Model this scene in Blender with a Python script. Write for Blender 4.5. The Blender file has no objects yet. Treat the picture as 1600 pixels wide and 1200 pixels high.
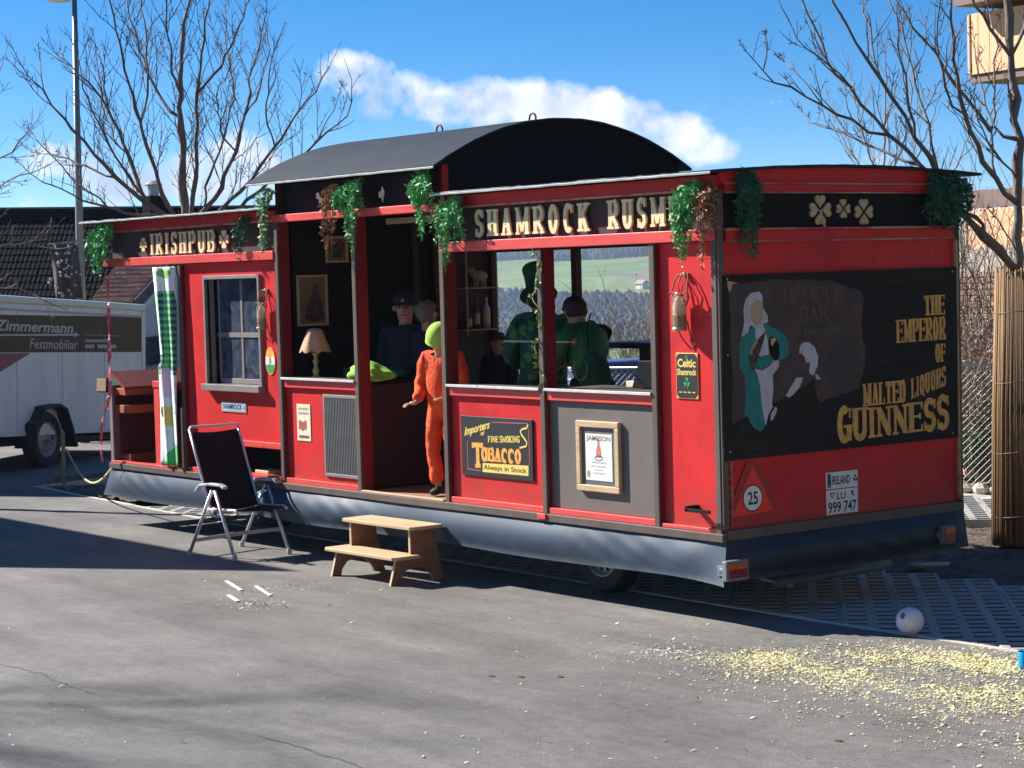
import bpy, bmesh, math, random
import numpy as np
from mathutils import Vector, Matrix
from mathutils.bvhtree import BVHTree
random.seed(7)
R = math.radians
scene = bpy.context.scene
COL = scene.collection

# ------------------------------------------------------------------ camera
FPX = 3310.6
CAM = Vector((10.572, -9.796, 1.804)); YAW, PITCH, ROLL = -0.922, -0.051, -0.027
fw = Vector((math.sin(YAW)*math.cos(PITCH), math.cos(YAW)*math.cos(PITCH), math.sin(PITCH)))
_r = Vector((math.cos(YAW), -math.sin(YAW), 0)); _u = _r.cross(fw)
rt = _r*math.cos(ROLL) + _u*math.sin(ROLL); up = -_r*math.sin(ROLL) + _u*math.cos(ROLL)
cd = bpy.data.cameras.new('camera'); cam = bpy.data.objects.new('camera', cd); COL.objects.link(cam)
cam.matrix_world = Matrix(((rt.x, up.x, -fw.x, CAM.x), (rt.y, up.y, -fw.y, CAM.y), (rt.z, up.z, -fw.z, CAM.z), (0, 0, 0, 1)))
cd.sensor_width = 36; cd.lens = 36*FPX/1600; cd.clip_start = .1; cd.clip_end = 9000
scene.camera = cam
GZ = -0.62                                   # ground level (wagon floor is z = 0)

def ray(px, py): return fw + rt*((px-800)/FPX) - up*((py-600)/FPX)
def hit(px, py, ax, v):
    d = ray(px, py); return CAM + d*((v-CAM[ax])/d[ax])
def at(px, py, D): return CAM + ray(px, py)*D
def S(px, py, y=0): p = hit(px, py, 1, y); return (p.x, p.z)
def RR(px, py, x=0): p = hit(px, py, 0, x); return (p.y, p.z)
def G(px, py, z=None): return hit(px, py, 2, GZ if z is None else z)

# ------------------------------------------------------------------ light
SUN_EL = R(35); sh = Vector((.92, .39, 0)).normalized()
sun_dir = Vector((sh.x*math.cos(SUN_EL), sh.y*math.cos(SUN_EL), -math.sin(SUN_EL)))
sd = bpy.data.lights.new('sun', 'SUN'); so = bpy.data.objects.new('sun', sd); COL.objects.link(so)
sd.energy = 5.0; sd.angle = R(.5); sd.color = (1, .955, .88)
so.rotation_euler = sun_dir.to_track_quat('-Z', 'Y').to_euler()
so.location = (-20, -10, 25)
scene.view_settings.view_transform = 'Standard'; scene.view_settings.look = 'None'
scene.view_settings.gamma = 1; scene.view_settings.use_curve_mapping = False
scene.view_settings.exposure = 1.12

world = bpy.data.worlds.new('World'); scene.world = world; world.use_nodes = True
wt = world.node_tree; wn = wt.nodes; wl = wt.links
for n in list(wn): wn.remove(n)
out = wn.new('ShaderNodeOutputWorld'); bg = wn.new('ShaderNodeBackground'); bg.inputs[1].default_value = .05
wl.new(bg.outputs[0], out.inputs[0])
tc = wn.new('ShaderNodeTexCoord')
def wmath(op, a, b=None, c=None, clamp=False):
    n = wn.new('ShaderNodeMath'); n.operation = op; n.use_clamp = clamp
    for i, v in enumerate((a, b, c)):
        if v is None: continue
        if isinstance(v, (int, float)): n.inputs[i].default_value = v
        else: wl.new(v, n.inputs[i])
    return n.outputs[0]
mp = wn.new('ShaderNodeMapping'); mp.vector_type = 'POINT'; mp.inputs['Scale'].default_value = (1, 1, 2.5)
mp.inputs['Location'].default_value = (0, 0, .02)
nrm = wn.new('ShaderNodeVectorMath'); nrm.operation = 'NORMALIZE'
wl.new(tc.outputs['Generated'], mp.inputs['Vector']); wl.new(mp.outputs[0], nrm.inputs[0])
sky = wn.new('ShaderNodeTexSky'); sky.sky_type = 'NISHITA'; sky.sun_disc = False
sky.sun_elevation = SUN_EL
sky.sun_rotation = math.atan2(-sh.x, -sh.y)
sky.air_density = 1.0; sky.dust_density = .3; sky.ozone_density = 2.0; sky.altitude = 600
wl.new(nrm.outputs[0], sky.inputs['Vector'])
hs = wn.new('ShaderNodeHueSaturation'); hs.inputs['Saturation'].default_value = 1.5; hs.inputs['Value'].default_value = 1.5
wl.new(sky.outputs[0], hs.inputs['Color'])
sep = wn.new('ShaderNodeSeparateXYZ'); wl.new(tc.outputs['Generated'], sep.inputs[0])
az = wmath('ARCTAN2', sep.outputs[1], sep.outputs[0]); el = wmath('ARCSINE', sep.outputs[2])
noi = wn.new('ShaderNodeTexNoise'); noi.inputs['Scale'].default_value = 30; noi.inputs['Detail'].default_value = 12
noi.inputs['Roughness'].default_value = .6; wl.new(tc.outputs['Generated'], noi.inputs['Vector'])
dens = None
CL = [(555, 118, 80, 42, 1), (620, 148, 75, 45, 1), (700, 165, 80, 38, .95), (765, 160, 75, 48, 1), (850, 165, 90, 48, 1), (940, 185, 100, 48, 1),
      (1030, 215, 90, 42, 1), (1105, 232, 65, 30, .8), (110, 252, 80, 34, .8), (200, 262, 90, 56, 1), (300, 275, 90, 48, 1), (375, 256, 80, 54, 1),
      (450, 290, 95, 46, .95), (1380, 258, 140, 26, .6), (1180, 165, 100, 10, .25), (60, 340, 200, 40, .5),
      (1900, -300, 260, 80, 1), (-600, 60, 240, 60, 1), (2600, 100, 300, 70, 1), (-1500, -250, 260, 90, 1)]
for (cx, cy, rx, ry, s) in CL:
    d = ray(cx, cy).normalized(); a0 = math.atan2(d.y, d.x); e0 = math.asin(d.z)
    A = wmath('MULTIPLY', wmath('SUBTRACT', az, a0), FPX/rx); B = wmath('MULTIPLY', wmath('SUBTRACT', el, e0), FPX/ry)
    q = wmath('ADD', wmath('MULTIPLY', A, A), wmath('MULTIPLY', B, B))
    v = wmath('MULTIPLY', wmath('SUBTRACT', 1.35, q, clamp=True), s)
    dens = v if dens is None else wmath('MAXIMUM', dens, v)
nz = wmath('MULTIPLY', wmath('SUBTRACT', noi.outputs[0], .5), 3.6)
cm = wmath('MULTIPLY', wmath('MULTIPLY', dens, 3.5, None, True), wmath('MULTIPLY', wmath('SUBTRACT', wmath('ADD', dens, wmath('MULTIPLY', nz, .9)), .42), 1.6, clamp=True))
noi2 = wn.new('ShaderNodeTexNoise'); noi2.inputs['Scale'].default_value = 30; noi2.inputs['Detail'].default_value = 6
mp2 = wn.new('ShaderNodeMapping'); mp2.inputs['Location'].default_value = (0, 0, .012)
wl.new(tc.outputs['Generated'], mp2.inputs['Vector']); wl.new(mp2.outputs[0], noi2.inputs['Vector'])
cr = wn.new('ShaderNodeValToRGB'); cr.color_ramp.elements[0].position = .36; cr.color_ramp.elements[0].color = (5.2, 6.1, 7.8, 1)
cr.color_ramp.elements[1].position = .6; cr.color_ramp.elements[1].color = (10.5, 10.7, 11.0, 1)
wl.new(noi2.outputs[0], cr.inputs[0])
mx = wn.new('ShaderNodeMixRGB'); wl.new(cm, mx.inputs[0]); wl.new(hs.outputs[0], mx.inputs[1]); wl.new(cr.outputs[0], mx.inputs[2])
wl.new(mx.outputs[0], bg.inputs[0])

# ------------------------------------------------------------------ materials
def N(nt, t, **k):
    n = nt.nodes.new(t)
    for a, b in k.items(): setattr(n, a, b)
    return n
def mat(name, col, rough=.6, var=.2, scale=4, bump=0, bscale=80, metal=0, spec=.5, col2=None, thr=(.55, .65), scale2=3, stretch=None, coat=0, detail=6, trans=0, emis=None):
    m = bpy.data.materials.new(name); m.use_nodes = True; nt = m.node_tree; p = nt.nodes['Principled BSDF']
    p.inputs['Roughness'].default_value = rough; p.inputs['Metallic'].default_value = metal
    p.inputs['Specular IOR Level'].default_value = spec; p.inputs['Coat Weight'].default_value = coat
    p.inputs['Transmission Weight'].default_value = trans
    co = N(nt, 'ShaderNodeTexCoord'); vec = co.outputs['Object']
    if stretch:
        mm = N(nt, 'ShaderNodeMapping'); mm.inputs['Scale'].default_value = stretch; nt.links.new(vec, mm.inputs[0]); vec = mm.outputs[0]
    n1 = N(nt, 'ShaderNodeTexNoise'); n1.inputs['Scale'].default_value = scale; n1.inputs['Detail'].default_value = detail; n1.inputs['Roughness'].default_value = .65
    nt.links.new(vec, n1.inputs['Vector'])
    rp = N(nt, 'ShaderNodeValToRGB'); c = Vector(col)
    rp.color_ramp.elements[0].position = .3; rp.color_ramp.elements[0].color = (*(c*(1-var)), 1)
    rp.color_ramp.elements[1].position = .7; rp.color_ramp.elements[1].color = (*(c*(1+var)), 1)
    nt.links.new(n1.outputs[0], rp.inputs[0]); cout = rp.outputs[0]
    if col2:
        n2 = N(nt, 'ShaderNodeTexNoise'); n2.inputs['Scale'].default_value = scale2; n2.inputs['Detail'].default_value = 8; n2.inputs['Roughness'].default_value = .7
        nt.links.new(vec, n2.inputs['Vector'])
        r2 = N(nt, 'ShaderNodeMapRange'); r2.inputs[1].default_value = thr[0]; r2.inputs[2].default_value = thr[1]; nt.links.new(n2.outputs[0], r2.inputs[0])
        mxx = N(nt, 'ShaderNodeMixRGB'); nt.links.new(r2.outputs[0], mxx.inputs[0]); nt.links.new(cout, mxx.inputs[1]); mxx.inputs[2].default_value = (*col2, 1)
        cout = mxx.outputs[0]
    nt.links.new(cout, p.inputs['Base Color'])
    if bump:
        n3 = N(nt, 'ShaderNodeTexNoise'); n3.inputs['Scale'].default_value = bscale; n3.inputs['Detail'].default_value = 4
        nt.links.new(vec, n3.inputs['Vector'])
        b = N(nt, 'ShaderNodeBump'); b.inputs['Strength'].default_value = bump; b.inputs['Distance'].default_value = .02
        nt.links.new(n3.outputs[0], b.inputs['Height']); nt.links.new(b.outputs[0], p.inputs['Normal'])
    if rough > .1:
        mr = N(nt, 'ShaderNodeMapRange'); mr.inputs[3].default_value = rough*.85; mr.inputs[4].default_value = min(1, rough*1.15)
        nt.links.new(n1.outputs[0], mr.inputs[0]); nt.links.new(mr.outputs[0], p.inputs['Roughness'])
    if emis:
        p.inputs['Emission Color'].default_value = (*emis, 1); p.inputs['Emission Strength'].default_value = 1
    return m
M = {}
M['red'] = mat('red_paint', (.62, .022, .023), .5, .10, 1.5, .03, 30, col2=(.42, .016, .022), thr=(.5, .72), scale2=2.2)
M['red'].node_tree.nodes['Principled BSDF'].inputs['Specular IOR Level'].default_value = .22
M['postshade'] = mat('red_paint_post_shade', (.19, .010, .012), .55, .15, 4, .05, 40, spec=.2, stretch=(2, 2, .4))  # same red as the panels, darkened in colour for shade on the post sides
M['redrail'] = mat('red_rail_paint', (.70, .062, .050), .45, .12, 5, .06, 40, col2=(.38, .13, .08), thr=(.68, .73), scale2=9, stretch=(.5, .5, 3))
M['redworn'] = mat('worn_red_edge', (.42, .03, .03), .5, .15, 6, .05, 40, col2=(.45, .27, .14), thr=(.42, .54), scale2=5, stretch=(1, .35, 1))
M['brown'] = mat('brown_post_paint', (.105, .072, .06), .55, .2, 5, .05, 50, col2=(.28, .2, .14), thr=(.66, .7), scale2=12, stretch=(1, 1, .3))
M['board'] = mat('dark_signboard', (.055, .043, .043), .7, .15, 4, .04, 60, spec=.2)
M['greypanel'] = mat('grey_brown_panel', (.135, .115, .105), .6, .1, 2, .04, 60, col2=(.11, .092, .085), thr=(.5, .7), scale2=3)
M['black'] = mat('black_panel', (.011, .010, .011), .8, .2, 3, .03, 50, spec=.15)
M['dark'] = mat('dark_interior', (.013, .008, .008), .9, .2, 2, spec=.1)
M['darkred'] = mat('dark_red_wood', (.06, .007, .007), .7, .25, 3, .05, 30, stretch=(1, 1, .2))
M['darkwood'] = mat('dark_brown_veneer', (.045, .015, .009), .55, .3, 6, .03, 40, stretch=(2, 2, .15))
M['felt'] = mat('bitumen_roof', (.016, .025, .038), .75, .2, 1.3, .08, 25, col2=(.036, .042, .05), thr=(.5, .75), scale2=3, stretch=(.5, 1.4, 1), spec=.18)
M['tiledark'] = None
M['roofedge'] = mat('roof_edge_strip', (.6, .6, .58), .4, .2, 8, .1, 30, col2=(.1, .1, .1), thr=(.62, .68), scale2=14)
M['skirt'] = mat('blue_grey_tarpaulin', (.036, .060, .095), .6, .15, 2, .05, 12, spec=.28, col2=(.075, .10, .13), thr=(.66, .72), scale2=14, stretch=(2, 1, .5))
M['navy'] = mat('rear_shaded_tarpaulin', (.009, .011, .022), .5, .2, 2, .05, 12)  # same tarpaulin as the side skirt, rear shade put into a darker colour
M['pinewood'] = mat('pine_wood', (.56, .39, .22), .55, .18, 5, .06, 30, stretch=(.6, 8, 8), col2=(.42, .26, .13), thr=(.6, .72), scale2=4)
M['plywood'] = mat('plywood', (.26, .13, .07), .6, .25, 4, .05, 30, stretch=(1, 1, 4))
M['floor'] = mat('floor_boards', (.36, .19, .10), .5, .25, 4, .05, 20, stretch=(.3, 6, 1))
M['gold'] = mat('gold_letter_paint', (.74, .36, .08), .6, .28, 12, .03, 40)
M['cream'] = mat('cream_letter_paint', (.82, .66, .38), .5, .12, 8)
M['plyletter'] = mat('light_plywood', (.52, .36, .21), .6, .2, 9, .05, 60)
M['metal'] = mat('aluminium_tube', (.68, .68, .69), .35, .08, 8, metal=.55)
M['lightgrey'] = mat('light_housing_grey', (.17, .185, .20), .5, .1, 8)
M['greyplastic'] = mat('grey_plastic', (.42, .43, .46), .5, .08, 8)
M['mesh'] = mat('dark_sling_fabric', (.013, .013, .015), .9, .15, 40, .3, 400, spec=.2)
M['rubber'] = mat('black_rubber', (.025, .025, .026), .75, .2, 8, .1, 60)
M['rim'] = mat('wheel_steel', (.32, .32, .33), .45, .15, 6, metal=.4, col2=(.14, .11, .09), thr=(.55, .7), scale2=6)
M['white'] = mat('white_paint', (.74, .74, .72), .45, .05, 3)
M['trailer'] = mat('trailer_white_panel', (.86, .80, .82), .45, .04, 1.2, col2=(.68, .63, .65), thr=(.45, .75), scale2=2, stretch=(1.5, 1.5, .2))
M['trbrown'] = mat('trailer_brown_print', (.115, .072, .045), .6, .05, 3, spec=.15)
M['trred'] = mat('trailer_red_print', (.28, .03, .05), .45, .05, 3)
M['letgrey'] = mat('silver_grey_print', (.52, .5, .48), .45, .05, 3)
M['ink'] = mat('black_ink', (.012, .012, .014), .5, .1, 8)
M['blueink'] = mat('blue_ink', (.02, .03, .18), .5, .1, 8)
M['redink'] = mat('red_ink', (.5, .02, .02), .5, .1, 8)
M['orangereflect'] = mat('red_orange_reflector', (.88, .028, .010), .5, .12, 20)
M['darkredreflect'] = mat('dark_red_border', (.36, .012, .012), .45, .1, 6)
M['amber'] = mat('amber_lens', (.5, .09, .02), .25, .15, 20, coat=.5)
M['redlens'] = mat('red_lens', (.22, .012, .012), .25, .2, 25, coat=.5)
M['teal'] = mat('teal_paint', (.008, .19, .18), .6, .3, 8, stretch=(1, 3, .7))
M['mural_white'] = mat('grey_white_paint', (.50, .48, .52), .6, .2, 7, stretch=(1, 3, .8), col2=(.33, .31, .35), thr=(.58, .72), scale2=8)
M['skinpaint'] = mat('beige_paint', (.45, .31, .18), .5, .08, 6)
M['maroon'] = mat('faded_maroon_paint', (.070, .038, .036), .7, .35, 5, col2=(.034, .025, .024), thr=(.5, .7), scale2=4)
M['dimletter'] = mat('faint_tan_lettering', (.13, .075, .045), .7, .25, 14)
M['maroonletter'] = mat('dull_maroon_letters', (.020, .013, .013), .6, .2, 8, col2=(.13, .085, .05), thr=(.50, .58), scale2=30)
M['muralboard'] = mat('painted_plywood_board', (.026, .022, .019), .8, .35, 5, .05, 40, spec=.15, stretch=(1, .4, 3))
M['green'] = mat('shamrock_green', (.02, .32, .10), .5, .1, 8)
M['paleGreen'] = mat('lime_fleece', (.27, .62, .07), .9, .12, 20, .3, 250)
M['neon'] = mat('lime_yellow_knit', (.42, .66, .09), .9, .1, 20, .35, 180, stretch=(3, 3, .6))
M['orange'] = mat('orange_overall_cotton', (.85, .085, .012), .85, .15, 14, .35, 45)
M['skin'] = mat('skin', (.50, .27, .19), .55, .08, 10)
M['hairbrown'] = mat('dark_brown_hair', (.03, .018, .012), .6, .3, 60, .4, 150)
M['hairgrey'] = mat('ash_blond_hair', (.20, .16, .12), .6, .3, 60, .4, 150)
M['navycloth'] = mat('navy_cloth', (.012, .014, .03), .85, .2, 8)
M['jacket'] = mat('green_jacket_nylon', (.025, .19, .05), .5, .15, 6, .1, 30)
M['greendark'] = mat('dark_green_cloth', (.008, .075, .03), .8, .2, 8)
M['shade'] = mat('peach_lampshade', (.62, .32, .18), .8, .1, 10)
M['brass'] = mat('dull_brass', (.42, .33, .17), .45, .2, 10, metal=.4)
M['rust'] = mat('rusty_red_iron', (.11, .022, .02), .6, .3, 12, col2=(.4, .3, .2), thr=(.62, .66), scale2=20)
M['glass'] = mat('jar_glass', (.8, .74, .6), .08, .05, 4, trans=.85)
M['candle'] = mat('cream_candle', (.75, .62, .45), .6, .05, 6)
M['winglass'] = mat('window_pane', (.045, .06, .09), .08, .5, 9, spec=.8, col2=(.12, .14, .18), thr=(.5, .7), scale2=12)
M['grille'] = mat('grey_grille_metal', (.11, .11, .115), .5, .15, 8)
M['frame_grey'] = mat('grey_window_frame', (.22, .19, .18), .5, .12, 6, .04, 40)
M['asphalt'] = None
M['concrete'] = mat('concrete_paver', (.35, .33, .30), .85, .14, 6, .25, 90, col2=(.27, .25, .22), thr=(.52, .7), scale2=3)
M['kerb'] = mat('kerb_concrete', (.52, .48, .42), .85, .15, 5, .2, 70)
M['holewall'] = mat('soil_stained_concrete', (.055, .046, .038), .95, .4, 9)
M['deepsoil'] = mat('soil_in_paver_holes', (.03, .024, .018), .95, .3, 5)
M['soil'] = mat('dark_soil', (.085, .065, .05), .95, .4, 5, .8, 30, col2=(.17, .13, .09), thr=(.5, .65), scale2=8)
M['mulch'] = mat('brown_mulch', (.16, .115, .075), .95, .4, 8, .8, 40, col2=(.05, .035, .025), thr=(.5, .6), scale2=16)
M['bark'] = mat('grey_brown_bark', (.17, .14, .115), .9, .35, 7, .7, 40, stretch=(1, 1, .3), col2=(.24, .22, .18), thr=(.58, .68), scale2=5)
M['barkdark'] = mat('dark_twig_bark', (.14, .105, .088), .9, .3, 9)
M['reed'] = mat('reed_mat', (.31, .185, .085), .8, .3, 6, .2, 60, stretch=(6, 6, .5))
M['reeddark'] = mat('reed_mat_dark_stems', (.20, .115, .055), .8, .3, 6, .2, 60, stretch=(6, 6, .5))  # darker reed tone, used for some stems at random and for the fill
M['peach'] = mat('peach_cladding_board', (.84, .48, .27), .7, .07, 3, .04, 40, stretch=(3, 3, .3))
M['peachpink'] = mat('pink_cladding_end', (.72, .40, .30), .7, .05, 3)
M['fascia'] = mat('brown_fascia', (.20, .13, .11), .7, .12, 4)
M['render'] = mat('white_render', (.55, .57, .62), .9, .08, 3, .2, 60)
M['tiledark'] = mat('dark_roof_tile', (.007, .008, .011), .95, .3, 3, spec=.05)
M['tilebrown'] = mat('weathered_brown_tile', (.42, .27, .19), .85, .35, 3, .2, 30, col2=(.26, .17, .12), thr=(.5, .7), scale2=5)
M['galv'] = mat('galvanised_steel', (.42, .43, .44), .45, .12, 6, metal=.5)
M['ribbon'] = mat('pink_red_tape', (.7, .10, .14), .5, .3, 30, col2=(.75, .6, .55), thr=(.55, .6), scale2=14)
M['rope'] = mat('pale_rope', (.6, .5, .28), .8, .2, 30)
M['grass'] = mat('dry_grass', (.15, .14, .045), .95, .4, 12, .6, 60, col2=(.24, .22, .09), thr=(.5, .65), scale2=4)
M['garland'] = mat('artificial_fern_green', (.10, .38, .11), .6, .45, 25)
M['garlandblue'] = mat('dark_fern_green', (.03, .12, .06), .7, .35, 25)
M['garlandpale'] = mat('pale_leaf_green', (.22, .38, .16), .6, .35, 25, col2=(.5, .5, .35), thr=(.62, .66), scale2=30)
M['autumn'] = mat('autumn_leaf_mix', (.28, .15, .07), .7, .5, 25, col2=(.45, .10, .05), thr=(.55, .6), scale2=30)
M['ivory'] = mat('cream_petal', (.75, .68, .5), .7, .15, 25)
M['vine'] = mat('ivy_leaf', (.16, .28, .06), .5, .4, 25)
M['chip'] = mat('yellow_wood_shaving', (.80, .71, .34), .85, .3, 90, col2=(.82, .78, .58), thr=(.5, .6), scale2=40)
M['litter'] = mat('pale_paper_confetti', (.6, .58, .52), .8, .3, 60)
M['addedbarn'] = mat('added_barn_timber', (.11, .08, .055), .9, .1, 2)
M['addedhouse'] = mat('added_house_timber', (.13, .10, .075), .9, .1, 2)
M['ball'] = mat('scuffed_white_ball', (.70, .66, .68), .55, .06, 8, .25, 70, col2=(.52, .5, .47), thr=(.56, .66), scale2=14)
M['rustpatch'] = mat('brown_scuff', (.26, .11, .06), .7, .2, 20)
M['blue'] = mat('bright_blue_plastic', (.0, .28, .62), .35, .05, 4)
M['carblue'] = mat('blue_cover', (.06, .10, .25), .5, .3, 5)
M['hedge'] = mat('dry_beech_leaves', (.30, .19, .13), .85, .4, 20)
M['twigpale'] = mat('pale_dry_twig', (.30, .22, .18), .9, .3, 12)
M['stone'] = mat('edging_stone', (.45, .40, .34), .9, .2, 6, .5, 40)
M['bottle'] = mat('dark_bottle_glass', (.02, .022, .015), .12, .1, 4, spec=.7)
M['label'] = mat('bottle_label', (.5, .4, .22), .6, .1, 8)
M['sheep'] = mat('cream_figurine', (.33, .25, .17), .7, .2, 20, .3, 80)
M['picture'] = mat('brown_picture_print', (.16, .10, .05), .6, .15, 6)
M['paleframe'] = mat('pale_wood_frame', (.38, .28, .17), .5, .1, 8)
M['terra'] = mat('orange_brown_panel', (.42, .115, .04), .5, .15, 4)
M['terradark'] = mat('red_brown_panel', (.20, .05, .03), .5, .2, 4)
M['mirror'] = mat('peach_sign_face', (.66, .47, .30), .6, .05, 6)
M['banner'] = mat('brown_banner_cloth', (.06, .045, .045), .8, .2, 4)
M['confetti'] = mat('banner_dots', (.5, .35, .35), .7, .5, 50, col2=(.15, .35, .4), thr=(.5, .52), scale2=30)
M['streetsteel'] = mat('grey_lamp_post_steel', (.22, .22, .23), .45, .1, 4, metal=.3)
M['tapegrey'] = mat('weathered_stake_wood', (.24, .18, .12), .85, .25, 12, .2, 60, stretch=(4, 4, .5))
M['leaf'] = mat('dry_dark_leaf', (.09, .04, .03), .8, .3, 30)

# asphalt: aggregate speckle, broad worn areas, faint streaks
def asphalt():
    m = bpy.data.materials.new('worn_asphalt'); m.use_nodes = True; nt = m.node_tree; p = nt.nodes['Principled BSDF']; L = nt.links
    co = N(nt, 'ShaderNodeTexCoord').outputs['Object']
    def noise(s, d=6, r=.6, vec=None):
        n = N(nt, 'ShaderNodeTexNoise'); n.inputs['Scale'].default_value = s; n.inputs['Detail'].default_value = d; n.inputs['Roughness'].default_value = r
        L.new(vec if vec is not None else co, n.inputs['Vector']); return n.outputs[0]
    def rampf(v, a, b, c, d):
        n = N(nt, 'ShaderNodeMapRange'); n.inputs[1].default_value = a; n.inputs[2].default_value = b; n.inputs[3].default_value = c; n.inputs[4].default_value = d
        L.new(v, n.inputs[0]); return n.outputs[0]
    def mul(a, b):
        n = N(nt, 'ShaderNodeMath', operation='MULTIPLY'); L.new(a, n.inputs[0]); L.new(b, n.inputs[1]); return n.outputs[0]
    mm = N(nt, 'ShaderNodeMapping'); mm.inputs['Rotation'].default_value = (0, 0, R(-50)); mm.inputs['Scale'].default_value = (.35, 2.2, 1); L.new(co, mm.inputs[0])
    big = rampf(noise(.55, 6, .65), .3, .7, .68, 1.3); st = rampf(noise(1.3, 8, .7, mm.outputs[0]), .3, .7, .74, 1.25)
    fine = rampf(noise(95, 4, .75), .28, .72, .42, 1.65); mid = rampf(noise(11, 7, .75), .3, .7, .78, 1.22)
    f = mul(mul(big, st), mul(fine, mid))
    sp = N(nt, 'ShaderNodeTexVoronoi'); sp.inputs['Scale'].default_value = 70; L.new(co, sp.inputs['Vector'])
    spk = rampf(sp.outputs['Distance'], .10, .16, 1, 0)
    pick = rampf(sp.outputs['Color'], .86, .88, 0, 1)
    spk = mul(spk, pick)
    rgb = N(nt, 'ShaderNodeMixRGB', blend_type='MULTIPLY'); rgb.inputs[0].default_value = 1; rgb.inputs[1].default_value = (.140, .130, .120, 1); L.new(f, rgb.inputs[2])
    mx2 = N(nt, 'ShaderNodeMixRGB'); L.new(spk, mx2.inputs[0]); L.new(rgb.outputs[0], mx2.inputs[1]); mx2.inputs[2].default_value = (.4, .38, .34, 1)
    L.new(mx2.outputs[0], p.inputs['Base Color']); p.inputs['Roughness'].default_value = .82
    b = N(nt, 'ShaderNodeBump'); b.inputs['Strength'].default_value = .6; b.inputs['Distance'].default_value = .006; L.new(noise(120, 4), b.inputs['Height']); L.new(b.outputs[0], p.inputs['Normal'])
    return m
M['asphalt'] = asphalt()
def weather(m, zlo, zhi, dirt, scratch):
    nt = m.node_tree; L = nt.links; p = nt.nodes['Principled BSDF']; src = p.inputs['Base Color'].links[0].from_socket; co = N(nt, 'ShaderNodeTexCoord').outputs['Object']
    s = N(nt, 'ShaderNodeSeparateXYZ'); L.new(co, s.inputs[0]); mr = N(nt, 'ShaderNodeMapRange'); mr.inputs[1].default_value = zhi; mr.inputs[2].default_value = zlo; mr.inputs[3].default_value = -.1; mr.inputs[4].default_value = .42; L.new(s.outputs[2], mr.inputs[0])
    n = N(nt, 'ShaderNodeTexNoise'); n.inputs['Scale'].default_value = 9; n.inputs['Detail'].default_value = 9; n.inputs['Roughness'].default_value = .7; L.new(co, n.inputs['Vector'])
    a = N(nt, 'ShaderNodeMath', operation='ADD'); L.new(n.outputs[0], a.inputs[0]); L.new(mr.outputs[0], a.inputs[1]); q = N(nt, 'ShaderNodeMapRange'); q.inputs[1].default_value = .62; q.inputs[2].default_value = .98; q.inputs[4].default_value = .55; L.new(a.outputs[0], q.inputs[0])
    x = N(nt, 'ShaderNodeMixRGB'); L.new(q.outputs[0], x.inputs[0]); L.new(src, x.inputs[1]); x.inputs[2].default_value = (*dirt, 1)
    prev = x.outputs[0]
    for sc, rot in (((40, 40, 1.2), .5), ((2, 2, 55), -.3)):
        mm = N(nt, 'ShaderNodeMapping'); mm.inputs['Scale'].default_value = sc; mm.inputs['Rotation'].default_value = (rot*.2, rot, 0); L.new(co, mm.inputs[0]); n2 = N(nt, 'ShaderNodeTexNoise'); n2.inputs['Scale'].default_value = 1; n2.inputs['Detail'].default_value = 3; L.new(mm.outputs[0], n2.inputs['Vector'])
        q2 = N(nt, 'ShaderNodeMapRange'); q2.inputs[1].default_value = .70; q2.inputs[2].default_value = .73; q2.inputs[4].default_value = .5; L.new(n2.outputs[0], q2.inputs[0]); y = N(nt, 'ShaderNodeMixRGB'); L.new(q2.outputs[0], y.inputs[0]); L.new(prev, y.inputs[1]); y.inputs[2].default_value = (*scratch, 1); prev = y.outputs[0]
    L.new(prev, p.inputs['Base Color'])
weather(M['red'], .62, 1.15, (.20, .07, .045), (.50, .12, .10)); weather(M['greypanel'], .62, 1.1, (.16, .12, .09), (.22, .2, .18)); weather(M['skirt'], .25, .50, (.10, .10, .10), (.12, .15, .18)); weather(M['navy'], .25, .55, (.05, .045, .04), (.04, .05, .06))

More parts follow.
